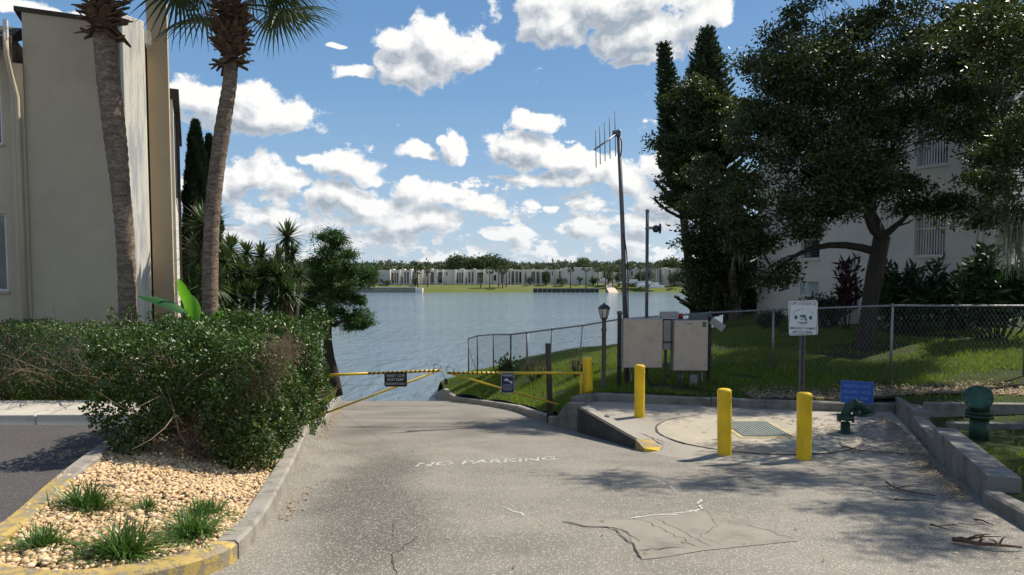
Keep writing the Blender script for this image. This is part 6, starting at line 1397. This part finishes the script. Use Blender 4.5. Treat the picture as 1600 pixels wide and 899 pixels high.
# ================================================================== BUILDINGS NEARBY
ga_ = atan2(.425, .905); OX, OY = -8.245, 14.3; bz = llawn_z(OX, OY)
bl = thing('apartment_building', 'beige stucco apartment building with tall tan chimney tower behind the hedge', 'building', (OX, OY, bz), ga_)
def blk(name, u0, v0, z0, u1, v1, z1, mt, par=None, bev=0):
    mb = MB(); mb.box(u0, v0, z0 - bz, u1, v1, z1 - bz); return mb.build(name, mt, par or bl, bev)
ZT = 4.9 + 5.22
blk('wall', -1.5, 0, 2.4, 0, 8, ZT, M['stucco_l'])
blk('wall_recess', 0.002, .25, 2.4, .60, 8, ZT - .02, M['stucco_l'])
blk('pilaster', -1.72, -.07, 2.4, -1.502, .5, 4.9 + 4.2, M['stucco_l'])
# left bay with real window openings
us = [-9.6, -8.1, -6.5, -5.2, -3.4, -1.93, -1.722]; rows_ = [(4.66, 6.2), (7.57, 9.06)]
def bay(u0, u1, solid):
    if solid: blk('wall', u0, .25, 2.4, u1, 8, ZT - .35, M['stucco_l'])
    else:
        zz = [2.4] + [q for r_ in rows_ for q in r_] + [ZT - .35]
        for i in range(0, len(zz), 2): blk('wall', u0 + .001, .25, zz[i], u1 - .001, 8, zz[i + 1], M['stucco_l'])
        for (a, b) in rows_:
            w_ = blk('window', u0 + .02, .36, a + .02, u1 - .02, .40, b - .02, M['glass']); fr = MB(); e = .035; A_, B_2 = a - bz, b - bz
            for q in ((u0 + .002, A_ + .002, u0 + e, B_2 - .002), (u1 - e, A_ + .002, u1 - .002, B_2 - .002), (u0 + e, A_ + .002, u1 - e, A_ + e), (u0 + e, B_2 - e, u1 - e, B_2 - .002), ((u0 + u1) / 2 - .015, A_ + e, (u0 + u1) / 2 + .015, B_2 - e)): fr.box(q[0], .31, q[1], q[2], .358, q[3])
            fr.build('frame', M['trim_white'], w_); si = MB(); si.box(u0 - .02, .20, A_ - .05, u1 + .02, .248, A_ - .002); si.build('sill', M['stucco_l'], w_)
            bb = MB(); 
            for k in range(12): x = u0 + .1 + k * (u1 - u0 - .2) / 11; bb.box(x - .04, .42, A_ + .05, x + .04, .425, B_2 - .03)
            bb.build('blind', M['blind'], w_)
bay(us[0], us[1], False); bay(us[1], us[2], True); bay(us[2], us[3], False); bay(us[3], us[4], True); bay(us[4], us[5], False); bay(us[5], us[6], True); blk('wall', -14, .25, 2.4, us[0], 8, ZT - .35, M['stucco_l'])
mb = MB(); mb.box(-1.62, -.03, ZT - bz, .03, 8.1, ZT - bz + .09); mb.build('parapet_cap', M['brown'], bl)
mb = MB(); mb.add([(-14, -.30, ZT - .62 - bz), (-1.66, -.30, ZT - .62 - bz), (-1.66, .9, ZT - .05 - bz), (-14, .9, ZT - .05 - bz), (-14, -.30, ZT - .72 - bz), (-1.66, -.30, ZT - .72 - bz), (-1.66, .9, ZT - .30 - bz), (-14, .9, ZT - .30 - bz)], [(0, 1, 2, 3), (4, 7, 6, 5), (0, 4, 5, 1), (1, 5, 6, 2), (2, 6, 7, 3), (3, 7, 4, 0)]); rf = mb.build('eave_roof', M['shingle'], bl)
mb = MB(); mb.box(-14, -.33, ZT - .80 - bz, -1.63, -.302, ZT - .60 - bz); mb.build('fascia', M['brown'], rf)
MB().tube([(-1.70, -.36, ZT - .55 - bz), (-1.70, -.36, ZT - .95 - bz), (-1.68, -.18, ZT - 1.25 - bz), (-1.60, -.12, ZT - 1.7 - bz), (-1.60, -.12, 2.6 - bz)], .045, 9).build('downspout', M['stucco_l'], bl)
mb = MB(); mb.box(-1.73, -.40, ZT - .66 - bz, -1.665, -.28, ZT - .30 - bz); mb.build('gutter_end', M['trim_white'], bl)
c_, s_ = cos(-ga_), sin(-ga_)
def loc(x, y): dx, dy = x - OX, y - OY; return (dx * c_ - dy * s_, dx * s_ + dy * c_)
mb = MB(); mb.prism([loc(-7.945, 14.2), loc(-7.73, 14.64), loc(-8.0, 15.1), loc(-8.35, 14.7)], 2.4 - bz, 4.9 + 5.40 - bz); mb.build('fin_wall', M['sun_streak'], bl, .012)
mb = MB(); mb.prism([loc(-7.87, 15.0), loc(-7.506, 15.17), loc(-7.506 - .425 * .95, 15.17 + .905 * .95), loc(-7.87 - .425 * .95, 15.0 + .905 * .95)], 2.4 - bz, 4.9 + 8.2 - bz); mb.build('chimney_tower', M['stucco_t'], bl, .008)
mb = MB(); q = loc(-7.78, 14.88); mb.box(q[0] - .08, q[1] - .05, 4.9 + 5.0 - bz, q[0] + .06, q[1] + .05, 4.9 + 5.28 - bz); mb.build('scupper', M['trim_white'], bl)
blk('side_wall', .62, 2.5, 2.4, 1.08, 9, 4.9 + 4.4, M['white_stucco'])
mb = MB(); mb.box(1.085, 3.2, 4.0, 1.12, 9.0, 4.9 + 4.2 - bz); mb.build('side_glazing', M['glass'], bl)
for v in (3.9, 5.2, 6.5, 7.8): mb = MB(); mb.box(1.123, v - .05, 0, 1.16, v + .05, 4.9 + 4.2 - bz); mb.build('side_mullion', M['brown'], bl)
mb = MB(); mb.box(.6, 2.45, 4.9 + 4.405 - bz, 1.22, 9.1, 4.9 + 4.65 - bz); mb.build('side_fascia', M['brown'], bl)

RO = Vector((8.7, 24.3)); ru = Vector((.542, -.84)).normalized(); ra_ = atan2(ru.y, ru.x); rz0 = 3.3
br = thing('apartment_building', 'white stucco apartment building half hidden behind the live oak', 'building', (RO.x, RO.y, rz0), ra_)
# local frame: +x along the wall towards the camera, -y is outwards (left, facing the lake)
def rb(name, t0, n0, z0, t1, n1, z1, mt, par=None): mb = MB(); mb.box(t0, n0, z0 - rz0, t1, n1, z1 - rz0); return mb.build(name, mt, par or br)
ZR = 4.9 + 5.7
wins = [(1.73, 2.40, [(4.35, 4.82), (5.56, 6.83), (8.1, 9.6)]), (5.35, 6.22, [(5.55, 7.10), (8.1, 9.65)])]
cols_ = [(0, 1.73), (1.73, 2.40), (2.40, 5.35), (5.35, 6.22), (6.22, 7.75)]
for (a, b) in cols_:
    w_ = [q for q in wins if abs(q[0] - a) < .01]
    if not w_: rb('wall', a, 0, 2.6, b, 9, ZR, M['white_stucco']); continue
    zz = [2.6] + [q for r_ in w_[0][2] for q in r_] + [ZR]
    for i in range(0, len(zz), 2): rb('wall', a + .001, 0.0, zz[i], b - .001, 9, zz[i + 1], M['white_stucco'])
    for k, (z0, z1) in enumerate(w_[0][2]):
        small = z1 - z0 < .6; wd = rb('window', a + .03, .13, z0 + .02, b - .03, .16, z1 - .02, M['glass_pale'] if small else M['glass']); A_, B_2 = z0 - rz0, z1 - rz0; fr = MB(); e = .04
        for q in ((a + .002, A_, a + e, B_2), (b - e, A_, b - .002, B_2), (a + e, A_ + .001, b - e, A_ + e), (a + e, B_2 - e, b - e, B_2)): fr.box(q[0], .085, q[1] + .001, q[2], .128, q[3] - .001)
        if not small: fr.box(a + e, .09, (A_ + B_2) / 2 - .02, b - e, .125, (A_ + B_2) / 2 + .02)
        fr.build('frame', M['trim_white'], wd); si = MB(); si.box(a - .03, -.05, A_ - .06, b + .03, -.002, A_ - .002); si.build('sill', M['white_stucco'], wd)
        if not small:
            if a < 3:
                bb = MB()
                for j in range(14): z = A_ + .06 + j * (B_2 - A_ - .12) / 13; bb.bar((a + .05, .115, z), (b - .05, .115, z), .05, .008, (0, -.7, .7))
                bb.build('louvre', M['louvre'], wd)
            else:
                for j in range(11): x = a + .07 + j * (b - a - .14) / 10; bb = MB(); bb.bar((x, .118, A_ + .05), (x, .118, B_2 - .04), .045, .004, (.35, 1, 0)); bb.build('blind_slat', M['blind'], wd)
rb('parapet', -.05, -.06, ZR + .002, 7.8, .15, ZR + .22, M['brown'])
MB().tube([(7.09, -.05, -.5), (7.09, -.05, ZR - rz0 - .05)], .04, 8).build('drain_pipe', M['white_stucco'], br)
lw = P(1312, 482, 19.8); o = MB().box(lw.x - .52, 19.7, rlawn_z(lw.x, 19.8) - .2, lw.x + .52, 19.9, P(1312, 466, 19.8).z).build('garden_wall', M['white_stucco'], None, .01); tag(o, 'low white garden wall stub left of the oak trunk', 'low wall')
# ================================================================== FAR SHORE
def fz(x, y): return np.interp(y, [246, 249, 252, 262, 275, 400, 5000], [-.6, 0.0, .9, 2.55, 2.9, 4.0, 4.0]) 
def far_sheet():
    xs = np.concatenate([[-4000, -1500, -600], np.arange(-300, 301, 3.0), [600, 1500, 4000]]); ys = np.array([243, 246, 249, 250.5, 252, 257, 262, 268, 275, 300, 400, 1000, 2500, 5000.]); V = []
    for y in ys:
        for x in xs:
            j = 2.0 * sin(x * .05) + 1.2 * sin(x * .13 + 1) if y < 253 else 0
            V.append((x, y + j, float(fz(x, y))))
    n = len(xs); T = []
    for i in range(len(ys) - 1):
        for k in range(n - 1): a = i * n + k; T += [(a, a + 1, a + n + 1), (a, a + n + 1, a + n)]
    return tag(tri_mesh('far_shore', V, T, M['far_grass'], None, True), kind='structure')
far_sheet()
# side shores so the lake closes left and right
def fx(px, Y): return (px - 800) / F * Y
def fzp(py, Y): return P(800, py, Y).z
# --- seawalls, ramp, boats
def panel_wall(label, px0, px1, Y, ztop, mt, n, capm='far_wall'):
    x0, x1 = fx(px0, Y), fx(px1, Y); root = thing('seawall', label, 'seawall', ((x0 + x1) / 2, Y, 0)); w = (x1 - x0) / n
    mb = MB(); mb.box(x0 - (x0 + x1) / 2 - .2, -.1, ztop, x1 - (x0 + x1) / 2 + .2, .5, ztop + .22); mb.build('cap', M[capm], root)
    for k in range(n): mb = MB(); a = x0 - (x0 + x1) / 2 + k * w; mb.box(a + .06, 0 + (.08 if k % 2 else 0), -1, a + w - .06, .35, ztop - .01); mb.build('panel', mt, root)
panel_wall('long grey panelled seawall at the left end of the far shore', 548, 650, 246.0, 1.75, M['seawall'], 30)
panel_wall('dark low seawall below the middle buildings on the far shore', 833, 936, 246.5, 1.35, M['black_conc'], 14, 'far_grey')
Y = 247.0; mb = MB(); x0, x1 = fx(950, Y), fx(965, Y); mb.add([(x0, 243, -.3), (x1, 243, -.3), (x1, 262, 2.95), (x0 + .6, 262, 2.95), (x0, 243, -1), (x1, 243, -1), (x1, 262, 1.5), (x0 + .6, 262, 1.5)], [(0, 1, 2, 3), (0, 4, 5, 1), (1, 5, 6, 2), (3, 7, 4, 0)]); o = mb.build('far_boat_ramp', simple('pale_ramp', (.62, .50, .40), None, .3)); o['kind'] = 'structure'
M['sw_block'] = M['far_wall']
mb = MB(); mb.box(fx(649, 245.8), 245.6, -1, fx(660, 245.8), 249, 1.6); o = mb.build('dock_block', M['far_wall']); tag(o, 'pale concrete block at the right end of the far grey seawall', 'dock')
def boat(label, px, py, Y, L, cover, rz):
    x = fx(px, Y); z = fzp(py, Y); root = thing('boat', label, 'boat', (x, Y, z), rz, 'boats pulled up on the far lawn'); mb = MB(); prof = []
    secs = []
    for t in np.linspace(0, 1, 9):
        w = .95 * (1 - max(0, (t - .55) / .45) ** 2 * .95); h0 = .0 + .35 * max(0, t - .7) ** 1.0; h1 = .75 + .25 * t; secs.append([(L * (t - .5), -w, h1), (L * (t - .5), -w * .75, h0 + .15), (L * (t - .5), 0, h0), (L * (t - .5), w * .75, h0 + .15), (L * (t - .5), w, h1)])
    V = [q for s in secs for q in s]; Fc = [(i * 5 + k, (i + 1) * 5 + k, (i + 1) * 5 + k + 1, i * 5 + k + 1) for i in range(8) for k in range(4)] + [(i * 5, i * 5 + 4, (i + 1) * 5 + 4, (i + 1) * 5) for i in range(8)] + [(0, 1, 2, 3, 4)]
    mb.add(V, Fc); mb.build('hull', M['boat'], root)
    mb = MB(); mb.box(-L * .15, -.6, .85, L * .12, .6, 1.25 + cover); mb.build('cockpit', M['boat'], root, .05); mb = MB(); mb.box(-L * .5 - .35, -.2, .4, -L * .5 + .05, .2, 1.2); mb.build('outboard', M['boat_blue'], root)
boat('long white boat resting on the grass right of the far ramp', 990, 443.5, 256, 11.0, .35, .05); boat('white boat beside the long one on the far lawn', 1012, 445.5, 254, 8.0, .2, -.1)
boat('white flat boat near the water below the grey pole', 1026, 450, 250, 5.5, .1, .0); boat('small white boat at the water edge near the dark pine', 1077, 452.5, 248.6, 4.5, .0, .1); boat('white covered boat half hidden by the palms left of the antenna mast', 943, 440.5, 259, 3.5, .2, .3)
boat('low white skiff tucked between the far boats', 1003, 448.5, 251.5, 4.5, .0, .2)
# --- long two storey blocks: px = original px of features
def zoomA(x): return 560 + x / 5.926
def zoomB(x): return 820 + x / 5.714
def far_block(label, px0, px1, py_top, Y, fins, wins, par, bump=True, base=446):
    x0, x1 = fx(px0, Y), fx(px1, Y); zt = fzp(py_top, Y); zb = 2.2; root = thing('far_building', label, 'building', ((x0 + x1) / 2, Y, zb), 0, 'flat roofed white blocks across the lake'); cx = (x0 + x1) / 2
    # wall built between the openings so windows are real recesses
    ev = sorted([(fx(a, Y), fx(b, Y), c, d, m) for a, b, c, d, m in wins], key=lambda q: q[0]); cur = x0
    for (a, b, pt, pb_, m_) in ev:
        if a > cur: mb = MB(); mb.box(cur - cx, 0, -1, a - cx, 12, zt - zb); mb.build('wall', M['far_wall'], root)
        zt2, zb2 = fzp(pt, Y) - zb, max(-.5, fzp(pb_, Y) - zb); mb = MB(); mb.box(a - cx + .001, 0, zt2, b - cx - .001, 12, zt - zb - .02); mb.build('wall', M['far_wall'], root)
        if zb2 > -.4: mb = MB(); mb.box(a - cx + .001, 0, -1, b - cx - .001, 12, zb2); mb.build('wall', M['far_wall'], root)
        mb = MB(); mb.box(a - cx + .02, .7, zb2 + .02, b - cx - .02, .8, zt2 - .02); w_ = mb.build('window', M[m_], root)
        if (b - a) > 1.2 and zt2 - zb2 > 3: mb = MB(); mb.box(a - cx + .02, .5, (zt2 + zb2) / 2 - .25, b - cx - .02, .69, (zt2 + zb2) / 2 + .25); mb.build('spandrel', M['far_grey'], w_)
        cur = b
    if cur < x1: mb = MB(); mb.box(cur - cx, 0, -1, x1 - cx, 12, zt - zb); mb.build('wall', M['far_wall'], root)
    for (a, b, out) in fins: mb = MB(); mb.box(fx(a, Y) - cx, -out, -1, fx(b, Y) - cx, -.003, zt - zb + .12); mb.build('fin_wall', M['far_wall'], root)
    for (a, b) in par: mb = MB(); mb.box(fx(a, Y) - cx, .3, zt - zb + .002, fx(b, Y) - cx, 4, zt - zb + .42); mb.build('parapet', M['far_wall'], root)
    return root
A = zoomA
wA = [(A(310), A(328), 426.3, 443, 'far_dark'), (A(336), A(350), 426.3, 443, 'far_dark'), (A(357), A(373), 426.3, 443, 'far_dark'), (A(398), A(414), 433, 443, 'far_dark'), (A(427), A(442), 425.5, 443, 'far_dark'), (A(451), A(473), 425.5, 443, 'far_grey'), (A(507), A(522), 426, 443, 'far_dark'), (A(528), A(537), 426, 443, 'far_dark'), (A(543), A(556), 426, 443, 'far_dark'),
      (A(205), A(222), 436.5, 441, 'far_dark')]
far_block('far white block with three narrow dark bays at the left end of the shore', 590.5, A(598), 422, 265, [(A(300), A(305), 2.2), (A(378), A(392), 1.6), (A(476), A(500), 1.8), (A(558), A(566), 2.0)], wA, [(A(305), A(330)), (A(400), A(430)), (A(480), A(500))])
wB = [(A(628), A(640), 426, 432, 'far_dark'), (A(672), A(700), 425.5, 442, 'far_grey'), (A(740), A(778), 425.5, 442, 'far_dark'), (A(812), A(826), 425, 431, 'far_dark'), (A(813), A(825), 438, 440, 'far_dark') if False else (A(650), A(652), 438, 440, 'far_dark'), (A(912), A(927), 426, 442, 'far_dark'), (A(934), A(948), 426, 442, 'far_dark'), (A(955), A(970), 426, 442, 'far_dark'), (A(995), A(1006), 434, 442, 'far_dark'),
      (A(1019), A(1038), 425, 442, 'far_dark'), (A(1050), A(1066), 425, 442, 'far_grey'), (A(1102), A(1114), 426, 442, 'far_dark'), (A(1120), A(1132), 426, 442, 'far_dark'), (A(1140), A(1153), 426, 442, 'far_dark')]
far_block('far white block left of centre with four dark bays behind two palms', A(600), A(1235), 421.5, 267, [(A(660), A(668), 1.8), (A(705), A(735), 1.2), (A(782), A(790), 1.8), (A(893), A(908), 2.4), (A(975), A(990), 2.0), (A(1072), A(1098), 1.6), (A(1156), A(1166), 2.0)], wB, [(A(670), A(690)), (A(940), A(975)), (A(1060), A(1080)), (A(1170), A(1200))])
wC = [(A(1254), A(1276), 430, 439, 'far_dark'), (A(1320), A(1345), 425, 442, 'far_dark'), (A(1420), A(1440), 424, 442, 'far_grey'), (A(1455), A(1480), 424, 442, 'far_grey'), (A(1489), A(1508), 425, 442, 'far_dark'), (A(1545), A(1553), 424, 441, 'far_dark'), (zoomB(60), zoomB(92), 424.5, 442, 'far_grey'), (zoomB(103), zoomB(130), 424.5, 442, 'far_grey'), (zoomB(150), zoomB(228), 425, 442, 'far_grey'), (zoomB(240), zoomB(250), 424, 431, 'far_dark'), (zoomB(304), zoomB(319), 424, 435, 'far_dark')]
far_block('far white block with grey screened balconies right of centre', A(1240), zoomB(330), 421.5, 268, [(A(1380), A(1392), 2.0), (A(1405), A(1415), 1.8), (A(1444), A(1452), 1.8), (A(1515), A(1530), 2.0), (zoomB(20), zoomB(50), 1.4), (zoomB(94), zoomB(102), 2.2), (zoomB(133), zoomB(146), 2.2), (zoomB(270), zoomB(280), 1.0)], wC, [(A(1400), A(1430)), (zoomB(70), zoomB(90)), (zoomB(180), zoomB(200))])
far_block('plain far white gable wall between two tall palms', zoomB(334), zoomB(632), 419.5, 266, [(zoomB(612), zoomB(632), 1.0)], [(zoomB(598), zoomB(604), 430, 436, 'far_dark')], [(zoomB(360), zoomB(600))])
wD = [(zoomB(946), zoomB(962), 424, 431, 'far_dark'), (zoomB(970), zoomB(976), 434, 441, 'far_dark'), (zoomB(1198), zoomB(1218), 422, 442, 'far_dark'), (zoomB(1284), zoomB(1300), 422, 441, 'far_dark'), (zoomB(1318), zoomB(1332), 422, 441, 'far_dark'), (zoomB(1340), zoomB(1352), 422, 441, 'far_dark'), (zoomB(1358), zoomB(1368), 422, 441, 'far_dark')]
far_block('far white block seen past the antenna mast and grey pole', zoomB(925), zoomB(1530), 420, 266, [(zoomB(1000), zoomB(1012), 1.5), (zoomB(1160), zoomB(1190), 1.6), (zoomB(1228), zoomB(1278), 1.4), (zoomB(1302), zoomB(1314), 1.8), (zoomB(1372), zoomB(1384), 1.8)], wD, [(zoomB(1000), zoomB(1150)), (zoomB(1230), zoomB(1280))])
far_block('far pale block set back between the palms', zoomB(640), zoomB(930), 425, 285, [], [(zoomB(700), zoomB(712), 430, 436, 'far_dark'), (zoomB(860), zoomB(872), 430, 436, 'far_dark')], [])
far_block('far white block beyond the dark pine at the right', 1092, 1300, 420, 268, [(1110, 1114, 1.5)], [(1120, 1124, 425, 441, 'far_dark'), (1160, 1164, 425, 441, 'far_dark')], [])
# --- vegetation over there
def far_cloud(rng, c, r, n, L):
    sp = ball(max(6, n // 18), rng, .35) * np.array(r) + np.array(c); idx = rng.integers(0, len(sp), n); s_ = min(r) * .30
    pos = sp[idx] + rng.normal(size=(n, 3)) * s_; d = rand_unit(n, rng); return leaves_arrays(pos, d, L * rng.uniform(.6, 1.2, n), L * .6, .2, rng=rng)
def far_tree(label, px, py_c, rpx, rpy, Y, n, mt, seed, L=.8, group='trees between the far buildings', name='far_tree'):
    rng = np.random.default_rng(seed); c = P(px, py_c, Y); s_ = Y / F; zb = float(fz(0, Y)); root = thing(name, label, 'tree', (c.x, Y, zb), 0, group); h = c.z - zb
    MB().tube([(0, 0, -.3), (0, 0, h)], [.28, .16], 6).build('trunk', M['bark_dark'], root); V, T = far_cloud(rng, (0, 0, h), (rpx * s_, rpx * s_ * .8, rpy * s_), n, L); tri_mesh('crown', V, T, mt, root); return root
for k, (px, py, rx, ry, n, lab) in enumerate([(716, 412, 17, 10, 2600, 'big round oak left of the pair rising above the far roofs'), (742, 413, 14, 9, 1600, 'oak crown between the two big far oaks'), (770, 413, 25, 11, 3000, 'big round oak right of the pair rising above the far roofs'), (760, 408, 12, 6, 900, 'top clump of the right big far oak'), (911, 413, 11, 7, 1300, 'round bright tree behind the plain far gable'), (1048, 413, 12, 8, 1400, 'round light green tree right of the grey pole')]):
    far_tree(lab, px, py, rx, ry, 290 + k * 2, n, M['far_leaf_dk'] if k < 4 else M['far_leaf'], 200 + k, .9)
for k, (px, py, rx, ry, n, lab) in enumerate([(582, 436, 9, 9, 1000, 'bushy tree left of the first far white block'), (604, 441, 5, 3, 260, 'small dark shrub against the left far block'), (649, 440, 4, 4, 240, 'little shrub by the end fin of the left far block'), (853, 433, 6, 9, 900, 'dark columnar shrub in front of the grey balconies'), (828, 439, 4, 5, 260, 'small shrub left of the columnar shrub'), (878, 439.5, 9, 3.5, 500, 'rounded hedge bush left of the plain gable'),
      (906, 436, 4, 3, 200, 'tiny red brown bush in front of the gable'), (927, 438.5, 6, 4, 400, 'dark bush at the right foot of the gable'), (1000, 433, 6, 8, 900, 'dark shrub behind the long boat'), (1012, 431, 8, 8, 900, 'dark leafy tree behind the grey pole'), (990, 440, 8, 3, 400, 'low dark bush left of the boats'), (1053, 434, 8, 8, 800, 'shrub in front of the striped far bays'), (1072, 430, 12, 10, 1300, 'leafy trees right of the striped far bays'),
      (950, 432, 8, 9, 900, 'leafy clump of low trees left of the antenna mast'), (967, 434, 6, 7, 600, 'leafy tree at the antenna mast')]):
    far_tree(lab, px, py, rx, ry, 262 - (k % 3), n, M['far_leaf_dk'], 220 + k, .55)
# palms across the lake
rngp = np.random.default_rng(300); base_fr = []
def far_palm(label, px, py_head, rpx, Y, seed):
    rng = np.random.default_rng(seed); c = P(px, py_head, Y); zb = float(fz(0, Y)); root = thing('far_palm', label, 'palm tree', (c.x, Y, zb), 0, 'cabbage palms on the far lawn'); h = c.z - zb; r = rpx * Y / F
    MB().tube([(0, 0, -.3), (.1, 0, h * .5), (0, 0, h)], [.24, .20, .22], 7).build('trunk', M['bark_pale'], root); parts = []
    for k in range(46):
        el_ = rng.uniform(-.9, 1.3); a = rng.random() * 2 * pi; d = np.array([cos(a) * cos(el_), sin(a) * cos(el_), sin(el_)]); q = d * r * rng.uniform(.45, .8) + np.array([0, 0, h]); m_ = 16; dd = d + rand_unit(m_, rng) * .75 + np.array([0, 0, -.35]); parts.append(leaves_arrays(np.repeat(q[None], m_, 0), dd, r * .45, .10, rng=rng))
    V, T = merge(parts); tri_mesh('crown', V, T, M['far_leaf'], root)
for k, (px, py, r, Y, lab) in enumerate([(652.5, 424, 6, 258, 'far palm before the dark bays of the left block'), (668, 423, 5.5, 258, 'far palm between the two left blocks'), (751, 430, 5, 256, 'short palm at the end of the second far block'), (765, 423, 6.5, 256, 'taller palm right of the short one on the far lawn'), (779, 421, 6, 257, 'left palm of the dense pair by the gap'), (785, 424, 6, 255, 'middle palm of the group by the gap'), (791, 420, 5.5, 258, 'right palm of the group by the gap'),
      (891.5, 420.5, 6, 256, 'single palm in front of the plain gable left side'), (915.5, 419, 7.5, 256, 'broad headed palm in front of the plain gable right side'), (934, 420, 7, 257, 'first palm of the dense row left of the mast'), (946, 420, 7, 255, 'second palm of the dense row left of the mast'), (957, 422, 6, 257, 'third palm of the dense row left of the mast'), (968, 421, 6, 258, 'fourth palm of the row touching the mast'), (984, 417, 6.5, 258, 'palm just right of the antenna mast'),
      (1001, 417, 7, 256, 'palm above the long white boat'), (1016, 416, 7, 257, 'palm right of the grey pole above the boats'), (1028, 416, 7.5, 259, 'broad palm before the far block fins'), (1070, 418, 7, 257, 'palm at the right end before the dark pine'), (573, 430, 7, 258, 'palm at the left end beside the bald cypress'), (578, 425, 5, 262, 'palm head just left of the first far block'), (688, 422, 4, 285, 'small palm head above the roof of the second far block'), (846, 418, 5, 285, 'palm head above the balcony block roof')]):
    far_palm(lab, px, py, r, Y, 320 + k)
rng = np.random.default_rng(400); parts = []
def wood(x0, x1, Y, pt, dp, n, r, L):
    for px in np.arange(x0, x1, r * 1.05):
        top = pt + rng.normal(0, dp); c = P(px + rng.normal(0, 2), top + 5, Y + rng.uniform(-10, 10)); s_ = Y / F; parts.append(far_cloud(rng, tuple(c), (r * s_, r * s_, 5.5 * s_), n, L))
        c2 = P(px, top + 16, Y); parts.append(far_cloud(rng, tuple(c2), (r * 1.1 * s_, r * s_, 8 * s_), n // 2, L * 1.3))
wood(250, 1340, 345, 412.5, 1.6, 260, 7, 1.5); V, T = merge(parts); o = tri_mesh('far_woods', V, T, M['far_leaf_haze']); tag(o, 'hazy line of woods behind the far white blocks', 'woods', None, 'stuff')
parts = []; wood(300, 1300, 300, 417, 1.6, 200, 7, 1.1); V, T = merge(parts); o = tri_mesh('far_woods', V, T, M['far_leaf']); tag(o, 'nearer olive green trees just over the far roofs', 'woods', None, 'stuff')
